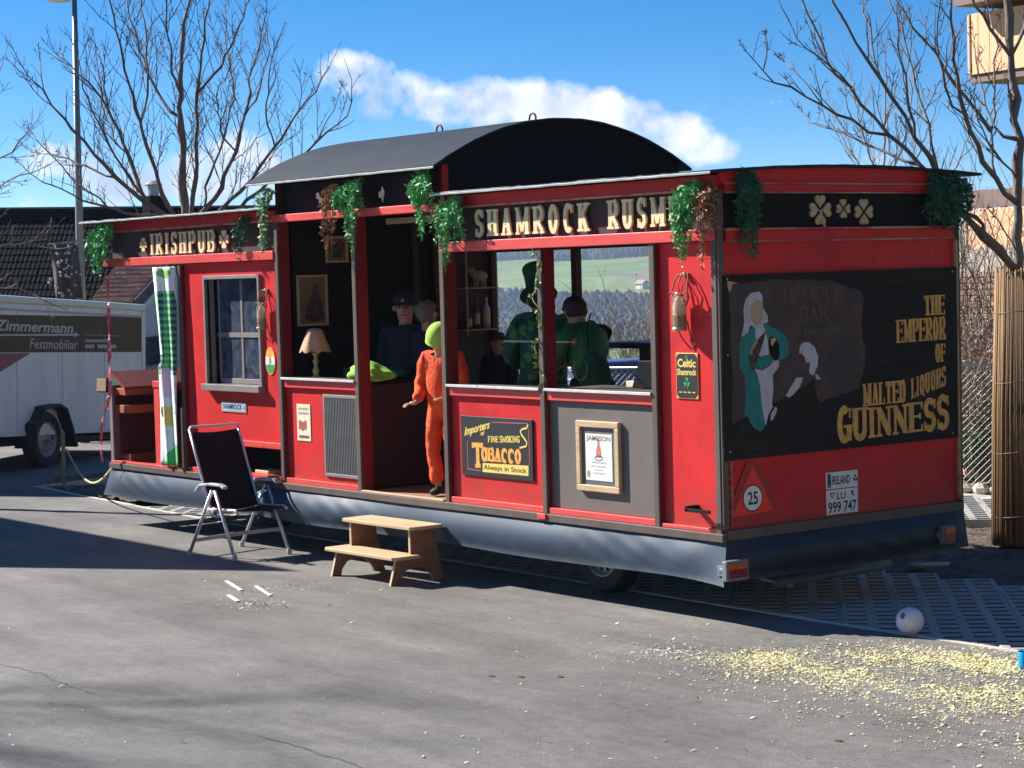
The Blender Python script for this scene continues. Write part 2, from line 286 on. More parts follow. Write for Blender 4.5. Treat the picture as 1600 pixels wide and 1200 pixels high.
# ------------------------------------------------------------------ mesh builder
def wloc(o):
    v = Vector((0, 0, 0))
    while o is not None: v += o.location; o = o.parent
    return v
class MB:
    def __init__(s): s.v = []; s.f = []
    def add(s, vs, fs):
        b = len(s.v); s.v += [tuple(p) for p in vs]; s.f += [tuple(i+b for i in f) for f in fs]; return s
    def box(s, x0, x1, y0, y1, z0, z1):
        x0, x1 = min(x0, x1), max(x0, x1); y0, y1 = min(y0, y1), max(y0, y1); z0, z1 = min(z0, z1), max(z0, z1)
        return s.add([(x0, y0, z0), (x1, y0, z0), (x1, y1, z0), (x0, y1, z0), (x0, y0, z1), (x1, y0, z1), (x1, y1, z1), (x0, y1, z1)],
                     [(0, 3, 2, 1), (4, 5, 6, 7), (0, 1, 5, 4), (1, 2, 6, 5), (2, 3, 7, 6), (3, 0, 4, 7)])
    def obox(s, c, ax, ay, az):
        c, ax, ay, az = map(Vector, (c, ax, ay, az)); vs = []
        for k in (-1, 1):
            for i, j in ((-1, -1), (1, -1), (1, 1), (-1, 1)): vs.append(c+ax*i+ay*j+az*k)
        return s.add(vs, [(0, 3, 2, 1), (4, 5, 6, 7), (0, 1, 5, 4), (1, 2, 6, 5), (2, 3, 7, 6), (3, 0, 4, 7)])
    def beam(s, a, b, w, h, upv=(0, 0, 1)):
        a, b = Vector(a), Vector(b); d = b-a; n = d.normalized(); sd_ = n.cross(Vector(upv))
        if sd_.length < 1e-4: sd_ = n.cross(Vector((1, 0, 0)))
        sd_.normalize(); u_ = sd_.cross(n)
        return s.obox((a+b)/2, d/2, sd_*w/2, u_*h/2)
    def tube(s, pts, rad, n=6, cap=True):
        pts = [Vector(p) for p in pts]; k = len(pts)
        if isinstance(rad, (int, float)): rad = [rad]*k
        b0 = len(s.v); prev = None
        for i, p in enumerate(pts):
            t = (pts[min(i+1, k-1)]-pts[max(i-1, 0)])
            if t.length < 1e-9: t = Vector((0, 0, 1))
            t.normalize()
            if prev is None:
                a = t.cross(Vector((0, 0, 1)));
                if a.length < .05: a = t.cross(Vector((1, 0, 0)))
            else:
                a = prev - t*prev.dot(t)
                if a.length < 1e-6: a = t.cross(Vector((0, 1, 0)))
            a.normalize(); prev = a; b = t.cross(a)
            for j in range(n):
                th = 2*math.pi*j/n; s.v.append(tuple(p+(a*math.cos(th)+b*math.sin(th))*rad[i]))
        for i in range(k-1):
            for j in range(n):
                q = b0+i*n; s.f.append((q+j, q+(j+1) % n, q+n+(j+1) % n, q+n+j))
        if cap:
            s.f.append(tuple(b0+j for j in range(n))[::-1]); s.f.append(tuple(b0+(k-1)*n+j for j in range(n)))
        return s
    def lathe(s, prof, c, n=20, axis='z', capb=True, capt=True):
        c = Vector(c); b0 = len(s.v)
        for (r, h) in prof:
            for j in range(n):
                th = 2*math.pi*j/n; a, b = r*math.cos(th), r*math.sin(th)
                v = {'z': (a, b, h), 'y': (a, h, b), 'x': (h, a, b)}[axis]; s.v.append(tuple(c+Vector(v)))
        for i in range(len(prof)-1):
            for j in range(n):
                q = b0+i*n; s.f.append((q+j, q+(j+1) % n, q+n+(j+1) % n, q+n+j))
        if capb: s.f.append(tuple(b0+j for j in range(n))[::-1])
        if capt: s.f.append(tuple(b0+(len(prof)-1)*n+j for j in range(n)))
        return s
    def sph(s, c, r, n=12, m=8, sc=(1, 1, 1)):
        pr = []; c = Vector(c); b0 = len(s.v)
        for i in range(m+1):
            ph = math.pi*i/m
            for j in range(n):
                th = 2*math.pi*j/n; s.v.append((c.x+r*sc[0]*math.sin(ph)*math.cos(th), c.y+r*sc[1]*math.sin(ph)*math.sin(th), c.z+r*sc[2]*math.cos(ph)))
        for i in range(m):
            for j in range(n):
                q = b0+i*n; s.f.append((q+j, q+n+j, q+n+(j+1) % n, q+(j+1) % n))
        return s
    def prism(s, pts, O, X, Y, d=.004, back=True):
        """2-D outline pts in the plane O + a X + b Y, thickness d along X x Y (front face at +d)"""
        O, X, Y = Vector(O), Vector(X), Vector(Y); n = X.cross(Y).normalized(); k = len(pts)
        ar = sum(pts[i][0]*pts[(i+1) % k][1]-pts[(i+1) % k][0]*pts[i][1] for i in range(k))
        if ar < 0: pts = pts[::-1]
        A = [O+X*p[0]+Y*p[1]+n*d for p in pts]; B = [O+X*p[0]+Y*p[1] for p in pts]
        fs = [tuple(range(k))] + [(i, i+k, (i+1) % k+k, (i+1) % k) for i in range(k)]
        if back: fs.append(tuple(range(2*k-1, k-1, -1)))
        return s.add(A+B, fs)
    def build(s, name, m, parent=None, label=None, bevel=0, smooth=False, kind=None, sub=0):
        me = bpy.data.meshes.new(name); off = wloc(parent) if parent else Vector((0, 0, 0))
        me.from_pydata([(x-off.x, y-off.y, z-off.z) for x, y, z in s.v], [], s.f); me.update()
        if m is not None: me.materials.append(M[m] if isinstance(m, str) else m)
        if smooth is True: me.polygons.foreach_set('use_smooth', [True]*len(me.polygons))
        o = bpy.data.objects.new(name, me); COL.objects.link(o)
        if parent: o.parent = parent
        if label: o['label'] = label
        if kind: o['kind'] = kind
        if bevel:
            b = o.modifiers.new('bevel', 'BEVEL'); b.width = bevel; b.segments = 2; b.limit_method = 'ANGLE'
        if sub:
            b = o.modifiers.new('sub', 'SUBSURF'); b.levels = sub; b.render_levels = sub
        if smooth == 'angle':
            me.polygons.foreach_set('use_smooth', [True]*len(me.polygons))
            for e_ in (): pass
            me.set_sharp_from_angle(angle=R(40)) if hasattr(me, 'set_sharp_from_angle') else None
        return o
def thing(name, label, cat, loc=(0, 0, 0), group=None):
    o = bpy.data.objects.new(name, None); COL.objects.link(o); o.location = loc; o.empty_display_size = .1
    o['label'] = label; o['category'] = cat
    if group: o['group'] = group
    return o
def tag(o, label, cat, group=None):
    o['label'] = label; o['category'] = cat
    if group: o['group'] = group
    return o
def struct(o): o['kind'] = 'structure'; return o
def box(name, m, x0, x1, y0, y1, z0, z1, parent=None, bevel=0, label=None):
    return MB().box(x0, x1, y0, y1, z0, z1).build(name, m, parent, label, bevel)
def recenter(o):
    """move a single-mesh thing's origin to its own base"""
    me = o.data; n = len(me.vertices); a = np.empty(n*3); me.vertices.foreach_get('co', a); a = a.reshape(-1, 3)
    c = Vector(((a[:, 0].min()+a[:, 0].max())/2, (a[:, 1].min()+a[:, 1].max())/2, a[:, 2].min()))
    a -= np.array(c); me.vertices.foreach_set('co', a.ravel()); o.location = o.location + c; me.update(); return o
def copy_tree(o, parent=None):
    c = o.copy(); COL.objects.link(c); c.parent = parent
    for ch in list(o.children): copy_tree(ch, c)
    return c

# ------------------------------------------------------------------ lettering
def arc(cx, cy, rx, ry, a0, a1, n=14):
    return [(cx+rx*math.cos(R(a0+(a1-a0)*i/n)), cy+ry*math.sin(R(a0+(a1-a0)*i/n))) for i in range(n+1)]
def stroke_poly(pts, t):
    k = len(pts); L_, R_ = [], []
    for i, p in enumerate(pts):
        a = Vector(pts[max(i-1, 0)]); b = Vector(pts[min(i+1, k-1)]); d = (b-a).normalized(); n = Vector((-d.y, d.x))
        tt = t if isinstance(t, (int, float)) else t[0]+(t[1]-t[0])*i/(k-1)
        L_.append((p[0]+n.x*tt/2, p[1]+n.y*tt/2)); R_.append((p[0]-n.x*tt/2, p[1]-n.y*tt/2))
    return L_, R_
def glyph(ch, w, T, t):
    """strokes (thickness, points) of a slab-serif capital, height 1, width w; T stem, t hairline"""
    l, r, c = T/2, w-T/2, w/2; o = []
    def st(x, serif=(1, 1), y0=0, y1=1):
        o.append((T, [(x, y0), (x, y1)]))
        if serif[0]: o.append((t, [(x-T*.85, y0+t/2), (x+T*.85, y0+t/2)]))
        if serif[1]: o.append((t, [(x-T*.85, y1-t/2), (x+T*.85, y1-t/2)]))
    if ch == 'I': st(c)
    elif ch == 'H': st(l); st(r); o.append((t*1.2, [(l, .5), (r, .5)]))
    elif ch == 'T': st(c, (1, 0)); o.append((t*1.2, [(0, 1-t*.6), (w, 1-t*.6)])); o += [(t, [(t/2, 1), (t/2, .78)]), (t, [(w-t/2, 1), (w-t/2, .78)])]
    elif ch == 'E': st(l); o += [(t, [(l, 1-t/2), (w, 1-t/2)]), (t, [(l, .52), (w*.8, .52)]), (t, [(l, t/2), (w, t/2)]), (t, [(w-t/2, 1), (w-t/2, .76)]), (t, [(w-t/2, 0), (w-t/2, .24)]), (t, [(w*.8, .62), (w*.8, .42)])]
    elif ch == 'F': st(l); o += [(t, [(l, 1-t/2), (w, 1-t/2)]), (t, [(l, .52), (w*.8, .52)]), (t, [(w-t/2, 1), (w-t/2, .76)]), (t, [(w*.8, .62), (w*.8, .42)])]
    elif ch == 'L': st(l); o += [(t, [(l, t/2), (w, t/2)]), (t, [(w-t/2, 0), (w-t/2, .28)])]
    elif ch in 'PRB':
        st(l, (1, 1)); rr = (w-l-T/2)
        y1, h = (.47, .53)
        o += [(t, [(l, 1-t/2), (w-rr*.45, 1-t/2)]), (t, [(l, y1+t/2), (w-rr*.45, y1+t/2)])]
        o.append((T*.9, arc(w-rr*.5-T*.2, (1+y1)/2, rr*.5-T*.2, (h-t)/2, 90, -90)))
        if ch == 'R': o.append((T*.9, [(l+rr*.35, y1), (w-T*.2, t)])); o.append((t, [(w-T*.8, t/2), (w+T*.3, t/2)]))
        if ch == 'B':
            o += [(t, [(l, t/2), (w-rr*.45, t/2)]), (T*.9, arc(w-rr*.5-T*.1, y1/2+t/2, rr*.5-T*.1, (y1-t/2)/2, 90, -90))]
    elif ch == 'D': st(l); o += [(t, [(l, 1-t/2), (w*.55, 1-t/2)]), (t, [(l, t/2), (w*.55, t/2)]), (T, arc(w*.5, .5, w*.5-T/2, .5-t/2, 90, -90))]
    elif ch in 'OQ':
        o.append((T*.92, arc(c, .5, c-T/2, .5-t*.6, 0, 360, 26)))
        if ch == 'Q': o.append((t*1.3, [(c, .18), (w, -.12)]))
    elif ch == 'C': o += [(T*.92, arc(c, .5, c-T/2, .5-t*.6, 50, 310, 20)), (t, [(w-t, .98), (w-t, .68)])]
    elif ch == 'G': o += [(T*.92, arc(c, .5, c-T/2, .5-t*.6, 50, 300, 20)), (t, [(w-t, .98), (w-t, .68)]), (T*.9, [(r, 0), (r, .44)]), (t, [(r-T, .44), (r+T*.6, .44)])]
    elif ch == 'S':
        o.append((T*.82, arc(c, .73, c-T*.42, .27-t*.5, 25, 270, 16) + arc(c, .27, c-T*.42, .27-t*.5, 90, -155, 16)[1:]))
        o += [(t, [(w-t*.8, 1), (w-t*.8, .7)]), (t, [(t*.8, 0), (t*.8, .3)])]
    elif ch == 'U': o += [(T, [(l, .3), (l, 1)]), (T*.75, [(r, .3), (r, 1)]), (T*.85, arc(c, .3, c-T/2, .3-t*.6, 180, 360)), (t, [(l-T*.7, 1-t/2), (l+T*.8, 1-t/2)]), (t, [(r-T*.8, 1-t/2), (r+T*.7, 1-t/2)])]
    elif ch == 'N': o += [(t*1.5, [(l, 0), (l, 1)]), (t*1.5, [(r, 0), (r, 1)]), (T, [(l, 1-t), (r, t)]), (t, [(l-T*.6, t/2), (l+T*.6, t/2)]), (t, [(l-T*.6, 1-t/2), (l+T*.4, 1-t/2)]), (t, [(r-T*.6, 1-t/2), (r+T*.6, 1-t/2)])]
    elif ch == 'M': o += [(t*1.5, [(l, 0), (l, 1)]), (T, [(r, 0), (r, 1)]), (T*.8, [(l, 1-t), (c, .12)]), (t*1.4, [(c, .12), (r, 1-t)]), (t, [(l-T*.6, t/2), (l+T*.6, t/2)]), (t, [(r-T*.7, t/2), (r+T*.7, t/2)]), (t, [(l-T*.6, 1-t/2), (l+T*.3, 1-t/2)]), (t, [(r-T*.3, 1-t/2), (r+T*.7, 1-t/2)])]
    elif ch == 'A': o += [(t*1.5, [(l*.8, 0), (c, 1)]), (T, [(r, 0), (c, 1)]), (t, [(w*.25, .33), (w*.78, .33)]), (t, [(-T*.2, t/2), (T*1.1, t/2)]), (t, [(w-T*1.3, t/2), (w+T*.2, t/2)])]
    elif ch == 'K': st(l); o += [(t*1.5, [(l, .42), (r, 1)]), (T, [(w*.42, .56), (r, 0)]), (t, [(r-T*.8, t/2), (r+T*.8, t/2)]), (t, [(r-T*.8, 1-t/2), (r+T*.7, 1-t/2)])]
    elif ch in '!':
        o.append((T, [(c, 0), (c, 1)]))
    return o
def letters(text, O, X, Y, w, h, m, parent, T=.2, t=.075, d=.006, gap=.12, widths=None, heights=None, base=None, name='letter', label=None):
    """each letter its own mesh, the word spanning width w and height h from O along X, Y"""
    rel = {'I': .5, 'M': 1.35, 'N': 1.08, ' ': .6, 'F': .9, 'L': .9, 'S': .9}
    ws = [rel.get(c, 1) for c in text]; tot = sum(ws)+gap*(len(text)-1); u = w/tot/h; x = 0; res = []
    O, X, Y = Vector(O), Vector(X).normalized(), Vector(Y).normalized(); n = X.cross(Y)
    for i, ch in enumerate(text):
        gw = ws[i]*u
        if ch != ' ':
            mb = MB(); hh = h*(heights(i/max(1, len(text)-1)) if heights else 1); yb = (base(i/max(1, len(text)-1)) if base else 0)
            TT = min(T, gw*.42) if ch != 'I' else min(T, gw*.6); lay = 0
            for (tk, pts) in glyph(ch, gw, TT, t):
                L_, R_ = stroke_poly(pts, tk); k = len(pts); lay += 1; dd = d+lay*.00025
                P = lambda q: O+X*(x*h+q[0]*h)+Y*(yb+q[1]*hh)
                A = [P(q)+n*dd for q in L_]; B = [P(q)+n*dd for q in R_]; C_ = [P(q) for q in L_]; D_ = [P(q) for q in R_]
                fs = []
                for q in range(k-1):
                    fs += [(k+q, k+q+1, q+1, q), (q, q+1, 2*k+q+1, 2*k+q), (k+q+1, k+q, 3*k+q, 3*k+q+1)]
                fs += [(0, 2*k, 3*k, k), (k-1, 2*k-1, 4*k-1, 3*k-1)]
                mb.add(A+B+C_+D_, fs)
            res.append(mb.build(name, m, parent, label))
        x += gw+gap*u
    return res
def text(s_, O, X, Y, w, h, m, parent, d=.002, bold=0, shear=0, name='lettering', label=None, space=1):
    cu = bpy.data.curves.new('tmp', 'FONT'); cu.body = s_; cu.size = 1; cu.offset = bold; cu.shear = shear; cu.resolution_u = 3; cu.space_character = space
    ob = bpy.data.objects.new('tmp', cu); COL.objects.link(ob); dg = bpy.context.evaluated_depsgraph_get()
    me = bpy.data.meshes.new_from_object(ob.evaluated_get(dg)); bpy.data.objects.remove(ob); bpy.data.curves.remove(cu)
    vs = [v.co.copy() for v in me.vertices]; x0, x1 = min(v.x for v in vs), max(v.x for v in vs); y0, y1 = min(v.y for v in vs), max(v.y for v in vs)
    O, X, Y = Vector(O), Vector(X).normalized(), Vector(Y).normalized(); n = X.cross(Y)
    mb = MB(); mb.add([O+X*((v.x-x0)/(x1-x0)*w)+Y*((v.y-y0)/(y1-y0)*h)+n*d for v in vs], [tuple(p.vertices) for p in me.polygons]); bpy.data.meshes.remove(me)
    return mb.build(name, m, parent, label)
SX, SZ = Vector((1, 0, 0)), Vector((0, 0, 1)); RX = Vector((0, 1, 0))
def clover(c, X, Y, r, m, parent, stem=True, leaves=4, d=.012, rot=45, name='clover', label=None):
    """heart-shaped leaves round a centre; c world point"""
    mb = MB(); n = Vector(X).cross(Vector(Y)).normalized()
    for k in range(leaves):
        a = R(90+rot*0+k*360/leaves); ca, sa = math.cos(a), math.sin(a)
        heart = []
        for q in range(22):
            tt = 2*math.pi*q/22; hx = 16*math.sin(tt)**3/17*.42; hy = (13*math.cos(tt)-5*math.cos(2*tt)-2*math.cos(3*tt)-math.cos(4*tt))/17*.42+.50
            heart.append((hx, hy+.02))
        pts = [((x*sa+y*ca)*r, (-x*ca+y*sa)*r) for x, y in heart]
        mb.prism(pts, Vector(c)+n*(k*.0006), X, Y, d)
    if stem:
        L_, R_ = stroke_poly([(0, 0), (.12*r, -.5*r), (.35*r, -1.05*r)], .13*r)
        mb.prism(L_+R_[::-1], Vector(c)+n*.003, X, Y, d)
    return mb.build(name, m, parent, label)
# ------------------------------------------------------------------ ground and terrain
rng = np.random.default_rng(5)
KERB = [(-13.6, 1.14), (-8.5, .76), (0, .54), (6, .62), (14, .8)]
def kerb_y(x):
    for (a, b), (c, d) in zip(KERB, KERB[1:]):
        if x <= c: return b+(d-b)*(x-a)/(c-a)
    return KERB[-1][1]
mb = MB(); pts = [(-60, -40), (40, -40), (40, 1.2)]+KERB[::-1]+[(-14.6, 1.9), (-14.6, 9), (-60, 12)]
mb.prism(pts, (0, 0, GZ-.1), (1, 0, 0), (0, 1, 0), .1, back=False)
struct(mb.build('road', 'asphalt'))

def hnoise(x, y, s, seed):
    r = np.random.default_rng(seed); v = 0; a = 1
    for o in range(5):
        ph = r.uniform(0, 6.28, 4); k = r.normal(0, 1, (4, 2))/s*2**o
        v = v+a*sum(np.sin(k[i, 0]*x+k[i, 1]*y+ph[i]) for i in range(4))/4; a *= .5
    return v
def smooth(e0, e1, v): t = np.clip((v-e0)/(e1-e0), 0, 1); return t*t*(3-2*t)
def terr(x, y):
    y = np.asarray(y, float); x = np.asarray(x, float)
    z = np.full(np.broadcast(x, y).shape, GZ-.09)
    z = z - smooth(12, 210, y)*30
    z = z + smooth(440, 1250, y)*(57+3*hnoise(x, y, 260, 3)) + smooth(380, 700, y)*3*hnoise(x, y, 90, 8)
    z = z - smooth(1350, 1700, y)*40
    return z
ys = np.concatenate([np.arange(-60, 12, 12), np.arange(12, 220, 8), np.arange(220, 440, 20), np.arange(440, 1360, 11), np.arange(1360, 2200, 60)])
xs = np.concatenate([np.arange(-3200, -200, 16), np.arange(-200, 60, 8), np.arange(60, 700, 40)])
XX, YY = np.meshgrid(xs, ys); ZZ = terr(XX, YY); nx, ny = len(xs), len(ys)
vs = np.stack([XX, YY, ZZ], -1).reshape(-1, 3); idx = np.arange(nx*ny).reshape(ny, nx)
fs = np.stack([idx[:-1, :-1], idx[:-1, 1:], idx[1:, 1:], idx[1:, :-1]], -1).reshape(-1, 4)
me = bpy.data.meshes.new('terrain'); me.from_pydata(vs.tolist(), [], fs.tolist()); me.polygons.foreach_set('use_smooth', [True]*len(me.polygons))
terrain = bpy.data.objects.new('hills', me); COL.objects.link(terrain); struct(terrain)
def field_mat():
    m = bpy.data.materials.new('winter_fields'); m.use_nodes = True; nt = m.node_tree; p = nt.nodes['Principled BSDF']; p.inputs['Roughness'].default_value = .95; p.inputs['Specular IOR Level'].default_value = .1
    co = N(nt, 'ShaderNodeTexCoord').outputs['Object']
    mm = N(nt, 'ShaderNodeMapping'); mm.inputs['Scale'].default_value = (.006, .012, .0); nt.links.new(co, mm.inputs[0])
    v = N(nt, 'ShaderNodeTexVoronoi'); v.inputs['Scale'].default_value = 1.4; nt.links.new(mm.outputs[0], v.inputs['Vector'])
    s = N(nt, 'ShaderNodeSeparateColor'); nt.links.new(v.outputs['Color'], s.inputs[0])
    r = N(nt, 'ShaderNodeValToRGB'); r.color_ramp.interpolation = 'CONSTANT'
    e = r.color_ramp.elements; e[0].color = (.13, .19, .055, 1); e[1].position = .3; e[1].color = (.17, .22, .075, 1)
    for p_, c in ((.5, (.20, .20, .09, 1)), (.65, (.12, .175, .05, 1)), (.82, (.19, .165, .10, 1))): q = e.new(p_); q.color = c
    nt.links.new(s.outputs[0], r.inputs[0])
    n = N(nt, 'ShaderNodeTexNoise'); n.inputs['Scale'].default_value = .05; n.inputs['Detail'].default_value = 8; nt.links.new(co, n.inputs['Vector'])
    mr = N(nt, 'ShaderNodeMapRange'); mr.inputs[1].default_value = .3; mr.inputs[2].default_value = .7; mr.inputs[3].default_value = .75; mr.inputs[4].default_value = 1.25; nt.links.new(n.outputs[0], mr.inputs[0])
    x = N(nt, 'ShaderNodeMixRGB', blend_type='MULTIPLY'); x.inputs[0].default_value = 1; nt.links.new(r.outputs[0], x.inputs[1]); nt.links.new(mr.outputs[0], x.inputs[2])
    nt.links.new(x.outputs[0], p.inputs['Base Color']); return m
terrain.data.materials.append(field_mat())

# bare woods on the far hillside: one mass of small crowns, plus hedgerow trees in the valley
ico = bmesh.new(); bmesh.ops.create_icosphere(ico, subdivisions=1, radius=1); iv = np.array([v.co[:] for v in ico.verts]); fi = np.array([[v.index for v in f.verts] for f in ico.faces]); ico.free()
def blobs(name, P, Rr, m, sq=(1, 1, 2.1)):
    n = len(P); k = len(iv); V = np.empty((n, k, 3))
    j = 1+rng.uniform(-.28, .28, (n, k, 1)); V = iv[None]*j*Rr[:, None, None]*np.array(sq)+P[:, None]
    F = (fi[None]+(np.arange(n)*k)[:, None, None]).reshape(-1, 3)
    me = bpy.data.meshes.new(name); me.from_pydata(V.reshape(-1, 3).tolist(), [], F.tolist()); me.materials.append(m)
    o = bpy.data.objects.new(name, me); COL.objects.link(o); o['kind'] = 'stuff'; return o
px_ = rng.uniform(-2000, -440, 420000); py_ = rng.uniform(455, 1280, 420000)
keep = (px_ < -1.04*py_) & (px_ > -1.46*py_-40)
px_, py_ = px_[keep], py_[keep]
msk = .8*hnoise(px_, py_*1.6, 55, 21) + 1.0*np.exp(-((py_-640)/85)**4) - .8*np.exp(-((py_-850)/90)**2) + .75*smooth(960, 1050, py_)*smooth(-.6, .2, np.sin(px_/55+py_/90)+.4)
k = msk > .35; px_, py_ = px_[k][:62000], py_[k][:62000]
P_ = np.stack([px_, py_, terr(px_, py_)+rng.uniform(1.0, 5.5, len(px_))], -1)
forest = blobs('forest', P_, rng.uniform(.8, 1.8, len(P_)), mat('bare_wood_crowns', (.045, .042, .038), .95, .6, .06))
px_ = rng.uniform(-900, -140, 1500); py_ = rng.uniform(230, 560, 1500); msk = hnoise(px_, py_, 60, 31); k = (msk > .5)
P_ = np.stack([px_[k], py_[k], terr(px_[k], py_[k])+1.5], -1)
hedges = blobs('hedgerows', P_, rng.uniform(.7, 1.5, len(P_)), mat('bare_hedge_crowns', (.10, .085, .07), .95, .4, .1))
for o in (forest, hedges):
    o['label'] = 'bare bluish woods covering the far hillside' if o is forest else 'bare brown hedgerow trees along the valley fields'; o['category'] = 'woods'
# farmhouses on the hillside
hk = [(815, 404, 1180), (985, 401, 1300), (962, 487, 640), (1003, 452, 900)]
for i, (qx, qy, D) in enumerate(hk):
    best = None
    for D_ in range(300, 2200, 6):
        p = at(qx, qy, D_)
        if p.z < float(terr(p.x, p.y)): best = p; break
    if best is None: continue
    zg = float(terr(best.x, best.y)); b = thing('farmhouse', ['small white farmhouse highest on the pale green slope', 'tiny farmhouse near the top right of the hill', 'low barn in the valley fields', 'small house half hidden by bare branches'][i], 'house', (best.x, best.y, zg), 'farmhouses on the far hillside')
    w_, d_, h_ = 6.5, 5, 3
    x, y = best.x, best.y
    box('wall', 'white', x-w_/2, x+w_/2, y-d_/2, y+d_/2, zg-2, zg+h_, b)
    MB().add([(x-w_/2-.6, y-d_/2-.6, zg+h_-.2), (x+w_/2+.6, y-d_/2-.6, zg+h_-.2), (x+w_/2+.6, y, zg+h_+2.0), (x-w_/2-.6, y, zg+h_+2.0), (x-w_/2-.6, y+d_/2+.6, zg+h_-.2), (x+w_/2+.6, y+d_/2+.6, zg+h_-.2)], [(0, 1, 2, 3), (3, 2, 5, 4), (0, 3, 4), (1, 5, 2), (0, 4, 5, 1)]).build('roof', 'tilebrown', b)

# kerb stones along the edge of the asphalt
kerb = bpy.data.objects.new('kerb', None); COL.objects.link(kerb); kerb['kind'] = 'structure'; kerb.location = (0, .6, GZ)
x = -13.5
while x < 6:
    x1 = x+.98; y0, y1 = kerb_y(x), kerb_y(x1); w = .055; j = random.uniform(-.004, .004)
    mb = MB(); A = [(x+.006, y0+.003), (x1-.006, y1+.003), (x1-.006, y1+w), (x+.006, y0+w)]
    mb.prism(A, (0, 0, GZ-.12), (1, 0, 0), (0, 1, 0), .128+j); mb.build('kerb_stone', 'kerb', kerb); x = x1
# left end: kerb running back from the asphalt corner
for i in range(5):
    a = Vector((-13.6-i*.3, 1.14+i*.95, 0)); b_ = a+Vector((-.29, .93, 0)); 
    MB().beam((a.x, a.y, GZ-.05), (b_.x, b_.y, GZ-.05), .06, .115).build('kerb_stone', 'kerb', kerb)

# grid pavers laid diagonally
def paver_mesh():
    mb = MB(); p1, p2 = .176, .198; n1, n2 = 4, 2; b1, b2 = .054, .056; H = .10; L1, L2 = p1*n1-.002, p2*n2-.002
    xs_ = [0]; 
    for i in range(n1): xs_ += [i*p1+b1/2, (i+1)*p1-b1/2]
    xs_.append(L1); ys_ = [0]
    for i in range(n2): ys_ += [i*p2+b2/2, (i+1)*p2-b2/2]
    ys_.append(L2)
    for i in range(len(xs_)-1):
        for j in range(len(ys_)-1):
            hole = (i % 2 == 1) and (j % 2 == 1)
            x0, x1, y0, y1 = xs_[i], xs_[i+1], ys_[j], ys_[j+1]
            if not hole: mb.add([(x0, y0, 0), (x1, y0, 0), (x1, y1, 0), (x0, y1, 0)], [(0, 1, 2, 3)])
            else:
                c = .008; q = [(x0, y0), (x1, y0), (x1, y1), (x0, y1)]; qi = [(x0+c, y0+c), (x1-c, y0+c), (x1-c, y1-c), (x0+c, y1-c)]
                mb.add([(*a, 0) for a in q]+[(*a, -.012) for a in qi]+[(*a, -H) for a in qi], [(0, 1, 5, 4), (1, 2, 6, 5), (2, 3, 7, 6), (3, 0, 4, 7), (4, 5, 9, 8), (5, 6, 10, 9), (6, 7, 11, 10), (7, 4, 8, 11)])
    mb.add([(0, 0, 0), (L1, 0, 0), (L1, L2, 0), (0, L2, 0), (0, 0, -H), (L1, 0, -H), (L1, L2, -H), (0, L2, -H)], [(0, 4, 5, 1), (1, 5, 6, 2), (2, 6, 7, 3), (3, 7, 4, 0)])
    me = bpy.data.meshes.new('paver'); me.from_pydata(mb.v, [], mb.f); me.materials.append(M['concrete']); me.materials.append(M['holewall']); [setattr(q, 'material_index', 1) for q in me.polygons if all(-.099 > me.vertices[v].co.z or abs(me.vertices[v].co.z+.012) < .001 for v in q.vertices)]; return me, p1*n1, p2*n2
pm, PL1, PL2 = paver_mesh()
paving = bpy.data.objects.new('paving', None); COL.objects.link(paving); paving['kind'] = 'structure'; paving.location = (0, 1.6, GZ)
ang = math.atan2(-.70, .71); e1 = Vector((math.cos(ang), math.sin(ang), 0)); e2 = Vector((-math.sin(ang), math.cos(ang), 0))
cnt = 0
for a in range(-60, 61):
    for b in range(-80, 81):
        c = e1*(a*PL1+(b % 2)*PL1*.5)+e2*(b*PL2); m_ = c+e1*PL1/2+e2*PL2/2
        strip1 = -10.6 < m_.x < 5 and kerb_y(m_.x)-.38 < m_.y < 2.62 and not (m_.x < -5 and m_.y > 2.0) and not (m_.x < -10.3 and m_.y > 1.5)
        strip2 = -6.5 < m_.x < -1.2 and 5.55 < m_.y < 7.3
        if not (strip1 or strip2): continue
        o = bpy.data.objects.new('paver', pm); COL.objects.link(o); o.parent = paving
        z = random.uniform(-.004, .004)
        o.location = Vector((c.x, c.y-1.6, z)); o.rotation_euler = (random.uniform(-.004, .004), random.uniform(-.004, .004), ang)
        if strip1 and m_.y < kerb_y(m_.x)+.45:       # cut flush with the kerb
            me2 = pm.copy(); bm = bmesh.new(); bm.from_mesh(me2); mw = Matrix.Translation((c.x, c.y, GZ)) @ Matrix.Rotation(ang, 4, 'Z')
            y0, y1 = kerb_y(m_.x-.5)+.062, kerb_y(m_.x+.5)+.062
            pc = Vector((m_.x-.5, y0, 0)); nn = Vector((-(y1-y0), 1, 0)).normalized(); inv = mw.inverted()
            bmesh.ops.bisect_plane(bm, geom=bm.verts[:]+bm.edges[:]+bm.faces[:], plane_co=inv @ pc, plane_no=inv.to_3x3() @ nn, clear_inner=True)
            bm.to_mesh(me2); nv = len(bm.verts); bm.free(); o.data = me2
            if nv == 0: bpy.data.objects.remove(o); continue
        cnt += 1
print('pavers', cnt)
